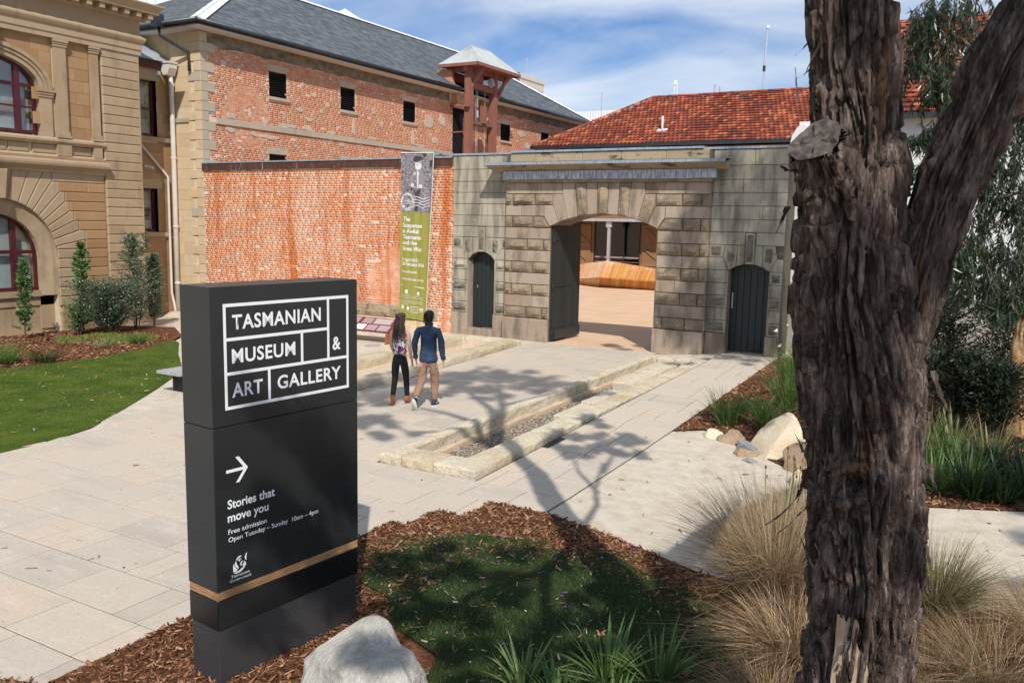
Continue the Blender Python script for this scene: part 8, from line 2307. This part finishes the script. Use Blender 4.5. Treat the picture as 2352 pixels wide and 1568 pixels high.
# ------------------------------------------------------------------ shrubs
def shrub(name, label, loc, h, r, n, m, L=.05, Wd=.02, cone=True, stems=3, cat='shrub', group=None, up=.5, flowers=0):
    t = thing(name, label, cat, group, loc=loc)
    x, y, z = loc; b = MB(); ps = []; 
    for k in range(stems):
        ox, oy = rng.uniform(-r*.25, r*.25), rng.uniform(-r*.25, r*.25)
        pts = [(x+ox*.2, y+oy*.2, z-.05), (x+ox, y+oy, z+h*.4), (x+ox*1.4+rng.uniform(-.1, .1)*r, y+oy*1.4, z+h*.93)]
        b.tube(pts, [.018, .012, .004], 6)
        m_ = n//stems
        # short side shoots with leaves along them
        for j in range(m_//10):
            tt = rng.random()**.8; hz_ = h*(.08+.9*tt)
            wr = r*(.55+.75*vnoise(np.array([[tt*7, k*3.3, x]]), 4)[0])*((1-tt)**.6 if cone else math.sqrt(max(.05, 1-(tt*1.0-.35)**2*1.3)))*rng.uniform(.25, 1.05)
            a = rng.uniform(0, 6.28); s0 = Vector(pts[1]) if tt > .4 else Vector(pts[0])
            base = Vector((x+ox*tt*1.3, y+oy*tt*1.3, z+hz_)); dd = Vector((math.cos(a), math.sin(a), up)).normalized()
            b.tube([base, base+dd*wr], [.004, .0015], 3, cap=False)
            P_ = np.array([list(base+dd*wr*q) for q in np.linspace(.25, 1, 10)])
            D_ = NR.normal(0, .7, (10, 3))+np.array([dd.x, dd.y, dd.z+.2]); ps.append(leaves(P_, D_, L*vary(10, .7, 1.3), Wd))
    b.build('stem', 'twig', t)
    v_, f_ = join(ps); obj('foliage', mesh_np('foliage', v_, f_, m), t)
    if flowers:
        p = v_[NR.integers(0, len(v_), flowers)]; a = NR.normal(size=(flowers, 3)); v2, f2 = leaves(p, a, .03, .03); obj('flowers', mesh_np('flowers', v2, f2, 'white_petal'), t, kind='stuff')
    return t
G_ = lambda x, y: gz(x, y)
shrub('slim_shrub', 'slim upright green shrub in front of the lower arched window', (-11.55, -7.15, G_(-11.5, -7.1)), 2.25, .42, 1100, 'shrub_leaf', L=.12, Wd=.05, stems=2)
shrub('slim_shrub', 'slim upright green shrub in front of the banded stone wall', (-11.3, -5.55, G_(-11.3, -5.5)), 2.7, .50, 1500, 'shrub_leaf', L=.12, Wd=.05, stems=2)
shrub('open_shrub', 'tall wispy grey green shrub before the museum corner', (-11.0, -4.0, G_(-11, -4)), 3.0, .95, 3600, 'grey_green_leaf', L=.09, Wd=.03, stems=5)
shrub('open_shrub', 'dark grey green shrub standing before the red door', (-11.3, -3.15, G_(-11.3, -3.2)), 2.3, .70, 3000, 'grey_green_leaf', L=.09, Wd=.03, stems=4)
shrub('flowering_bush', 'rounded low bush with tiny white flowers against the plinth', (-10.9, -4.95, G_(-11.1, -5)), 1.35, 1.35, 12000, 'grey_green_leaf', L=.07, Wd=.028, cone=False, stems=8, flowers=500)
shrub('flowering_bush', 'small leafy bush low beside the slim shrub foot', (-11.2, -5.75, G_(-11.1, -5)), .85, .6, 2600, 'shrub_leaf', L=.06, Wd=.022, cone=False, stems=5, flowers=60)
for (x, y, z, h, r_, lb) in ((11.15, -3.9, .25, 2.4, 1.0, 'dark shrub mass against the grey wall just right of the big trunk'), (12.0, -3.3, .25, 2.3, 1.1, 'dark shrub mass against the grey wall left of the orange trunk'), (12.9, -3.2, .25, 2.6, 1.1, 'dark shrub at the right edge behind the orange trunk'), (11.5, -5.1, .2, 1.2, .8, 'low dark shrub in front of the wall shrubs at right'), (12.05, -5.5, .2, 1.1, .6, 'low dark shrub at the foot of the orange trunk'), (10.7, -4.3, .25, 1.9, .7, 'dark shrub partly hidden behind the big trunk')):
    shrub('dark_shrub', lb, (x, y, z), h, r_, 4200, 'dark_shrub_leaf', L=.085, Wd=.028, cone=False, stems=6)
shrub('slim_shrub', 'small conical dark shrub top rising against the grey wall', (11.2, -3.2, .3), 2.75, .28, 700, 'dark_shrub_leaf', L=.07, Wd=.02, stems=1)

# ------------------------------------------------------------------ grasses and strappy plants
def tuft(name, label, loc, n, h, spread, w, m, bend=.6, cat='grass', group=None, rad=.12, ext=(), seg=5, seeds=0):
    t = thing(name, label, cat, group, loc=loc)
    x, y, z = loc
    def one(n, h, spread, w, bend, rad):
        a = vary(n, 0, 2*math.pi); rr_ = rad*np.sqrt(vary(n, 0, 1))
        base = np.stack([x+rr_*np.cos(a), y+rr_*np.sin(a), np.full(n, z-.02)], 1)
        a2 = a+NR.normal(0, .5, n); tl = np.abs(NR.normal(0, spread, n))
        d = np.stack([np.cos(a2)*tl, np.sin(a2)*tl, np.ones(n)], 1)
        return blades(base, d, h*vary(n, .55, 1.1), w*vary(n, .6, 1.2), bend*vary(n, .2, 1.6), seg=seg)
    v_, f_ = one(n, h, spread, w, bend, rad)
    obj('blades', mesh_np('blades', v_, f_, m), t)
    for (n2, h2, s2_, w2, m2, b2) in ext:
        v_, f_ = one(n2, h2, s2_, w2, b2, rad); obj('stalks', mesh_np('stalks', v_, f_, m2), t)
    return t
tuft('tussock_grass', 'tall pale straw tussock spilling over the sandy path left of the big trunk', (10.38, -13.3, .03), 3300, 1.28, .22, .0085, 'straw', bend=.55, rad=.22, ext=((900, .8, .5, .007, 'straw_brown', .9), (300, 1.0, .3, .006, 'straw_green', .4)))
tuft('tussock_grass', 'straw tussock with brown seed stalks just behind the largest tussock', (10.45, -12.35, .02), 1500, .95, .30, .0085, 'straw_green', bend=.6, rad=.2, ext=((700, 1.0, .35, .0075, 'straw', .6),))
tuft('tussock_grass', 'golden brown tussock drooping against the foot of the big trunk', (10.8, -14.35, .03), 1700, .70, .45, .008, 'straw_brown', bend=.9, rad=.22, ext=((700, .75, .4, .007, 'straw', .8),))
tuft('tussock_grass', 'low brown matted tussock at the bottom edge left of the trunk', (10.8, -15.2, .02), 1200, .45, .7, .008, 'straw_brown', bend=1.0, rad=.25, ext=((500, .6, .5, .005, 'straw', .9),))
tuft('tussock_grass', 'loose straw tussock between the pale boulder and the trunk', (10.3, -11.2, .02), 2000, .75, .5, .0045, 'straw', bend=.8, rad=.2, ext=((700, .7, .5, .0045, 'straw_green', .7),))
tuft('tussock_grass', 'upright green and straw tussock right of the trunk on the sandy path edge', (11.66, -12.9, .02), 1500, .90, .20, .0085, 'straw_green', bend=.5, rad=.16, ext=((600, .8, .3, .007, 'straw', .7),))
tuft('tussock_grass', 'straw tussock at the right edge of the photo', (12.5, -12.75, .02), 900, .70, .42, .008, 'straw', bend=.8, rad=.2, ext=((300, .6, .5, .007, 'straw_brown', .8),))
tuft('tussock_grass', 'dark brown tangled tussock at the bottom right corner', (12.15, -13.9, .02), 1500, .62, .55, .008, 'straw_brown', bend=.9, rad=.3, ext=((600, .7, .5, .005, 'straw', .8),))
tuft('tussock_grass', 'short brown tussock at the bottom just right of the trunk', (11.75, -14.3, .02), 1100, .5, .6, .008, 'straw_brown', bend=.9, rad=.25, ext=((500, .7, .5, .005, 'straw_green', .8),))
tuft('tussock_grass', 'brown tussock low at the far right edge of the photo', (12.75, -13.4, .02), 1100, .6, .5, .008, 'straw_brown', bend=.9, rad=.25)
b = MB()
st_ = thing('seed_stalks', 'thin green stalks with brown seed heads rising from the tussock by the trunk', 'grass', loc=(10.4, -12.6, 0))
for k in range(11):
    x, y = 10.28+rng.uniform(-.18, .22), -12.5+rng.uniform(-.25, .2); h = rng.uniform(.95, 1.25)
    tp_ = (x+rng.uniform(-.1, .1), y+rng.uniform(-.1, .1), h)
    b.tube([(x, y, 0), tp_], [.004, .003], 5)
    MB().tube([tp_, (tp_[0], tp_[1], tp_[2]+.03)], [.012, .004], 6).tube([(tp_[0]+.015, tp_[1], tp_[2]-.10), (tp_[0]+.02, tp_[1], tp_[2]-.06)], [.009, .004], 5).build('seed_head', 'straw_brown', st_)
b.build('stalk', 'rush_leaf', st_)
rushes = [(8.15, -6.95, .75, 320, 'green rush clump nearest the cream boulders in the mulch'), (8.85, -7.05, .72, 300, 'green rush clump directly behind the big pale boulder'), (8.45, -6.0, .5, 160, 'small sparse rush clump between the two larger rush clumps'), (8.75, -5.2, .85, 360, 'green rush clump halfway up the mulch bed'), (9.15, -4.4, .95, 420, 'dense rush clump against the left edge of the big trunk'),
          (8.45, -3.4, .95, 380, 'rush clump in the upper part of the mulch bed'), (8.8, -2.3, 1.0, 460, 'tall rush clump near the right gate door'), (8.3, -1.7, .85, 340, 'rush clump at the top of the mulch bed by the gate'), (9.6, -5.8, .8, 260, 'rush clump seen just beside the left edge of the trunk')]
for i, (x, y, h, n, lb) in enumerate(rushes):
    tuft('rush_clump', lb, (x, y, gz(x, y)+.01), n, h, .26, .014, 'rush_leaf', bend=.35, rad=.16, cat='rush', ext=((n//8, h*.95, .4, .012, 'straw', .6),), seg=4)
for k, (x, y, h) in enumerate(((8.05, -1.5, 1.15), (7.85, -2.6, 1.0), (8.0, -2.2, 1.05), (8.25, -3.9, .9))):
    t = thing('iris_flower', 'white iris flower on a thin stalk, '+('the one nearest the right gate door', 'the lowest of three near the mulch edge', 'the middle one of three near the mulch edge', 'among the rushes beside the trunk')[k], 'flower', 'white flowers above the rushes', loc=(x, y, gz(x, y)))
    MB().tube([(x, y, gz(x, y)), (x+.03, y, gz(x, y)+h)], .006, 5).build('stalk', 'rush_leaf', t)
    v_, f_ = leaves(np.tile(np.array([[x+.03, y, gz(x, y)+h]]), (7, 1)), NR.normal(size=(7, 3))+np.array([0, 0, .3]), .06, .04); obj('petals', mesh_np('petals', v_, f_, 'white_petal'), t)
tuft('strappy_clump', 'green grassy clump in the far bed at the left edge', (-7.9, -10.0, -.05), 500, .75, .45, .014, 'rush_leaf', bend=.6, rad=.35, cat='grass plant')
tuft('strappy_clump', 'small dark tuft beside the grassy clump at the left edge', (-7.3, -9.2, -.05), 240, .5, .45, .014, 'strap_leaf_dark', bend=.6, rad=.2, cat='grass plant')
tuft('strappy_clump', 'bright green tuft in the mulch near the curved lawn edge', (-8.35, -5.9, -.08), 220, .5, .4, .014, 'rush_leaf', bend=.6, rad=.12, cat='grass plant')
tuft('strappy_clump', 'short pale tuft in the mulch left of the bright green tuft', (-8.2, -7.1, -.08), 160, .42, .4, .014, 'straw_green', bend=.6, rad=.12, cat='grass plant')
def strappy(name, label, loc, n, L, w, m, indiv=False, lean=.5, rad=.12, cat='strappy plant', bend=.45):
    t = thing(name, label, cat, None, loc=loc); x, y, z = loc
    ps = []
    for k in range(n):
        a = rng.uniform(0, 6.28); sp = abs(rng.gauss(0, lean)); d = Vector((math.cos(a)*sp, math.sin(a)*sp, 1)).normalized()
        rr_ = rad*math.sqrt(rng.random()); p = Vector((x+rr_*math.cos(a), y+rr_*math.sin(a), z-.02)); LL = L*rng.uniform(.55, 1.15); ww = w*rng.uniform(.7, 1.15); sgm = 7
        side = Vector((-math.sin(a), math.cos(a), 0)); b = MB(); bd = bend*rng.uniform(.3, 1.6)
        nrm = side.cross(d).normalized()
        for i in range(sgm+1):
            tt = i/sgm; wv = ww*(1-tt**2.2*.96)*(.7+.3*min(1, tt*4))
            b.v += [tuple(p-side*wv/2+nrm*wv*.18), tuple(p), tuple(p+side*wv/2+nrm*wv*.18)]
            d = (d+Vector((math.cos(a)*.12, math.sin(a)*.12, -.34))*bd*.5).normalized(); p = p+d*LL/sgm; nrm = side.cross(d).normalized()
        for i in range(sgm):
            q = 3*i; b.f += [(q, q+1, q+4, q+3), (q+1, q+2, q+5, q+4)]
        if indiv: b.build('leaf', m, t)
        else: ps.append((np.array(b.v), np.array(b.f)))
    if not indiv:
        v_, f_ = join(ps); obj('leaves', mesh_np('leaves', v_, f_, m), t)
    return t
for i, (x, y, n, L, lb) in enumerate(((9.62, -15.35, 46, .52, 'broad strappy leaved plant at the bottom centre of the lawn'), (9.98, -15.2, 40, .48, 'strappy leaved plant at the bottom just right of the centre one'), (9.12, -15.75, 34, .38, 'low strappy leaved plant at the bottom between boulder and centre plant'), (9.85, -15.75, 32, .40, 'strappy leaved plant cut by the bottom edge'), (9.45, -15.8, 30, .34, 'small strappy leaved plant cut by the bottom edge near the boulder'))):
    strappy('strappy_plant', lb, (x, y, .03), n, L, .032, 'strap_leaf', indiv=True, lean=.65, rad=.09)
W_ = [(11.42, -8.7, 1), (11.5, -7.4, 0), (11.2, -6.5, 0), (11.85, -8.75, 2), (12.2, -8.7, 2), (12.5, -8.3, 2), (12.05, -7.5, 2), (11.75, -8.0, 1), (12.35, -7.6, 2), (11.15, -7.9, 0), (12.0, -6.7, 3), (11.5, -6.2, 3)]
for i, (x, y, k) in enumerate(W_):
    lb = ['bright strappy plant at the path edge touching the right side of the big trunk', 'bright strappy plant half way up the right edge of the big trunk', 'uppermost bright strappy plant along the right edge of the trunk', 'dark strappy plant at the path edge next to the bright ones by the trunk', 'dark strappy plant at the middle of the right path edge', 'dark strappy plant nearest the right edge of the photo', 'dark strappy plant behind the middle of the right path edge',
          'bright green strappy plant between the trunk side clumps and the dark ones', 'dark strappy plant at the right edge, one row back from the path', 'strappy plant almost hidden behind the trunk edge', 'low pale grassy plant in front of the orange tree trunk', 'low pale grassy plant below the dark shrubs beside the big trunk'][i]
    t = strappy('strappy_plant', lb, (x, y, gz(x, y)+.01), 110, .62, .026, ['strap_leaf', 'strap_leaf', 'strap_leaf_dark', 'straw_green'][k], lean=.75, rad=.22)
    t['group'] = 'strappy plants in the right bed'
# purple flowers and fallen plane leaves
FL = [(7.12, -13.45), (7.45, -13.3), (7.13, -13.99), (7.41, -14.19), (7.41, -14.3), (7.83, -13.93), (7.43, -14.52), (6.87, -14.65), (8.31, -13.96), (8.33, -13.91), (8.62, -13.58), (8.66, -13.27), (8.82, -13.31), (8.85, -12.88), (8.72, -14.3), (8.85, -14.49), (9.44, -14.66), (8.73, -15.36), (10.3, -14.75), (10.6, -14.55)]
for (x, y) in FL:
    n_ = 16; p = np.tile(np.array([[x, y, gz(x, y)+.065]]), (n_, 1)); a = np.linspace(0, 6.28, n_, endpoint=False)
    v_, f_ = leaves(p, np.stack([np.cos(a), np.sin(a), np.full(n_, .25)], 1), .018, .006)
    tag(obj('purple_flower', mesh_np('purple_flower', v_, f_, 'purple_petal')), 'tiny purple flower open in the shaded foreground lawn', 'flower', 'purple flowers in the lawn')
for i, (x, y) in enumerate(((10.24, -14.77), (10.34, -14.55), (10.5, -14.62), (10.62, -14.5), (11.77, -13.97), (9.5, -15.05), (10.1, -15.0), (9.3, -14.75))):
    n_ = 9; pts = []
    for k in range(18):
        t = 2*math.pi*k/18; r_ = .045*(1.0 if k % 2 else .55)*(1+.3*math.cos(t)); pts.append((x+r_*math.cos(t), y+r_*math.sin(t), gz(x, y)+.055+.02*math.sin(t*2+i)+.01*(k % 2)))
    b = MB(); b.v = [(x, y, gz(x, y)+.05)]+pts; b.f = [(0, 1+k, 1+(k+1) % 18) for k in range(18)]
    tag(b.build('fallen_leaf', 'dry_leaf'), ['large curled brown leaf, leftmost of the group of four left of the trunk foot', 'large curled brown leaf, second from the left in the group by the trunk foot', 'large curled brown leaf, third from the left in the group by the trunk foot', 'large curled brown leaf touching the trunk side of the group of four', 'large curled brown leaf on the ground right of the big trunk', 'brown leaf lying by the strappy plants at the bottom centre', 'brown leaf alone between the strappy plants and the brown tussocks', 'brown leaf on the lawn above the bottom centre strappy plants'][i], 'leaf', 'large fallen leaves at the bottom')
# ------------------------------------------------------------------ rocks
def rock(name, label, c, dims, m, seed, sub=4, rough=.22, flat=.0, cuts=(), rot=0.0):
    bm = bmesh.new(); bmesh.ops.create_icosphere(bm, subdivisions=sub, radius=1)
    for v in bm.verts:
        n_ = v.co.normalized(); s_ = Vector((seed*3.1, seed, 0))
        r_ = 1+rough*mnoise.noise(n_*1.3+s_)+rough*.4*mnoise.noise(n_*3.1+s_)+rough*.08*mnoise.noise(n_*11+s_)
        v.co = n_*r_
        for (nx, ny, nz, d_) in cuts:
            N_ = Vector((nx, ny, nz)).normalized(); e_ = v.co.dot(N_)-d_
            if e_ > 0: v.co -= N_*e_*(.93)
        v.co = Vector((v.co.x*dims[0], v.co.y*dims[1], v.co.z*dims[2]))
        v.co = Matrix.Rotation(rot, 3, 'Z') @ v.co + Vector(c)
    me = bpy.data.meshes.new(name); bm.to_mesh(me); bm.free(); me.materials.append(MATS[m])
    for p in me.polygons: p.use_smooth = rough < .15
    return tag(obj(name, me), label, 'rock')
rock('boulder', 'large pale grey boulder with carved hatching beside the foot of the sign', (8.10, -16.32, .02), (.57, .45, .38), 'grey_boulder', 3, sub=5, rough=.24, cuts=((-.15, -.3, .9, .84), (.8, -.4, .3, .84), (-.8, -.2, .5, .82)), rot=RAD(-20))
rock('boulder', 'big cream angular boulder at the edge of the mulch bed', (9.33, -8.2, .14), (.52, .42, .52), 'cream_boulder', 5, sub=4, rough=.2, cuts=((-.75, -.5, .62, .5), (.1, -.9, .3, .55), (.9, .2, .3, .6)), rot=RAD(10))
rock('boulder', 'brown angular boulder leaning against the cream one beside the trunk', (9.86, -8.75, .08), (.42, .38, .40), 'brown_boulder', 9, rough=.25, cuts=((-.4, -.8, .5, .55),))
rock('boulder', 'pale brown rock below the brown boulder at the trunk edge', (10.05, -9.45, .05), (.35, .3, .28), 'cream_boulder', 11, rough=.2, cuts=((-.3, -.7, .6, .6),))
rock('stone', 'small rounded cream stone at the corner of the mulch bed', (8.12, -7.72, .08), (.20, .14, .12), 'cream_boulder', 13, sub=4, rough=.35, cuts=((.2, -.5, .7, .7), (-.7, -.3, .4, .7)))
rock('stone', 'rounded pinkish stone beside the blue grey slab', (8.50, -7.85, .08), (.22, .19, .17), 'brown_boulder', 15, sub=4, rough=.35, cuts=((-.2, -.6, .6, .65), (.7, -.3, .3, .7)))
rock('stone', 'flat blue grey stone slab before the big cream boulder', (8.85, -8.18, .09), (.24, .19, .14), 'blue_rock', 17, sub=4, rough=.4, cuts=((0.1, -.1, 1, .5), (-.7, -.5, .2, .6)))
rock('stone', 'small brown stone just in front of the blue grey slab', (8.85, -8.48, .05), (.17, .13, .12), 'brown_boulder', 19, sub=4, rough=.4, cuts=((.3, -.6, .6, .6),))
rock('stone', 'tiny grey stone low in front of the brown stones', (8.98, -8.72, .03), (.12, .09, .06), 'blue_rock', 21, sub=3, rough=.4)
for k, (x, y) in enumerate(((-8.9, -8.0), (-9.4, -7.2))):
    pass
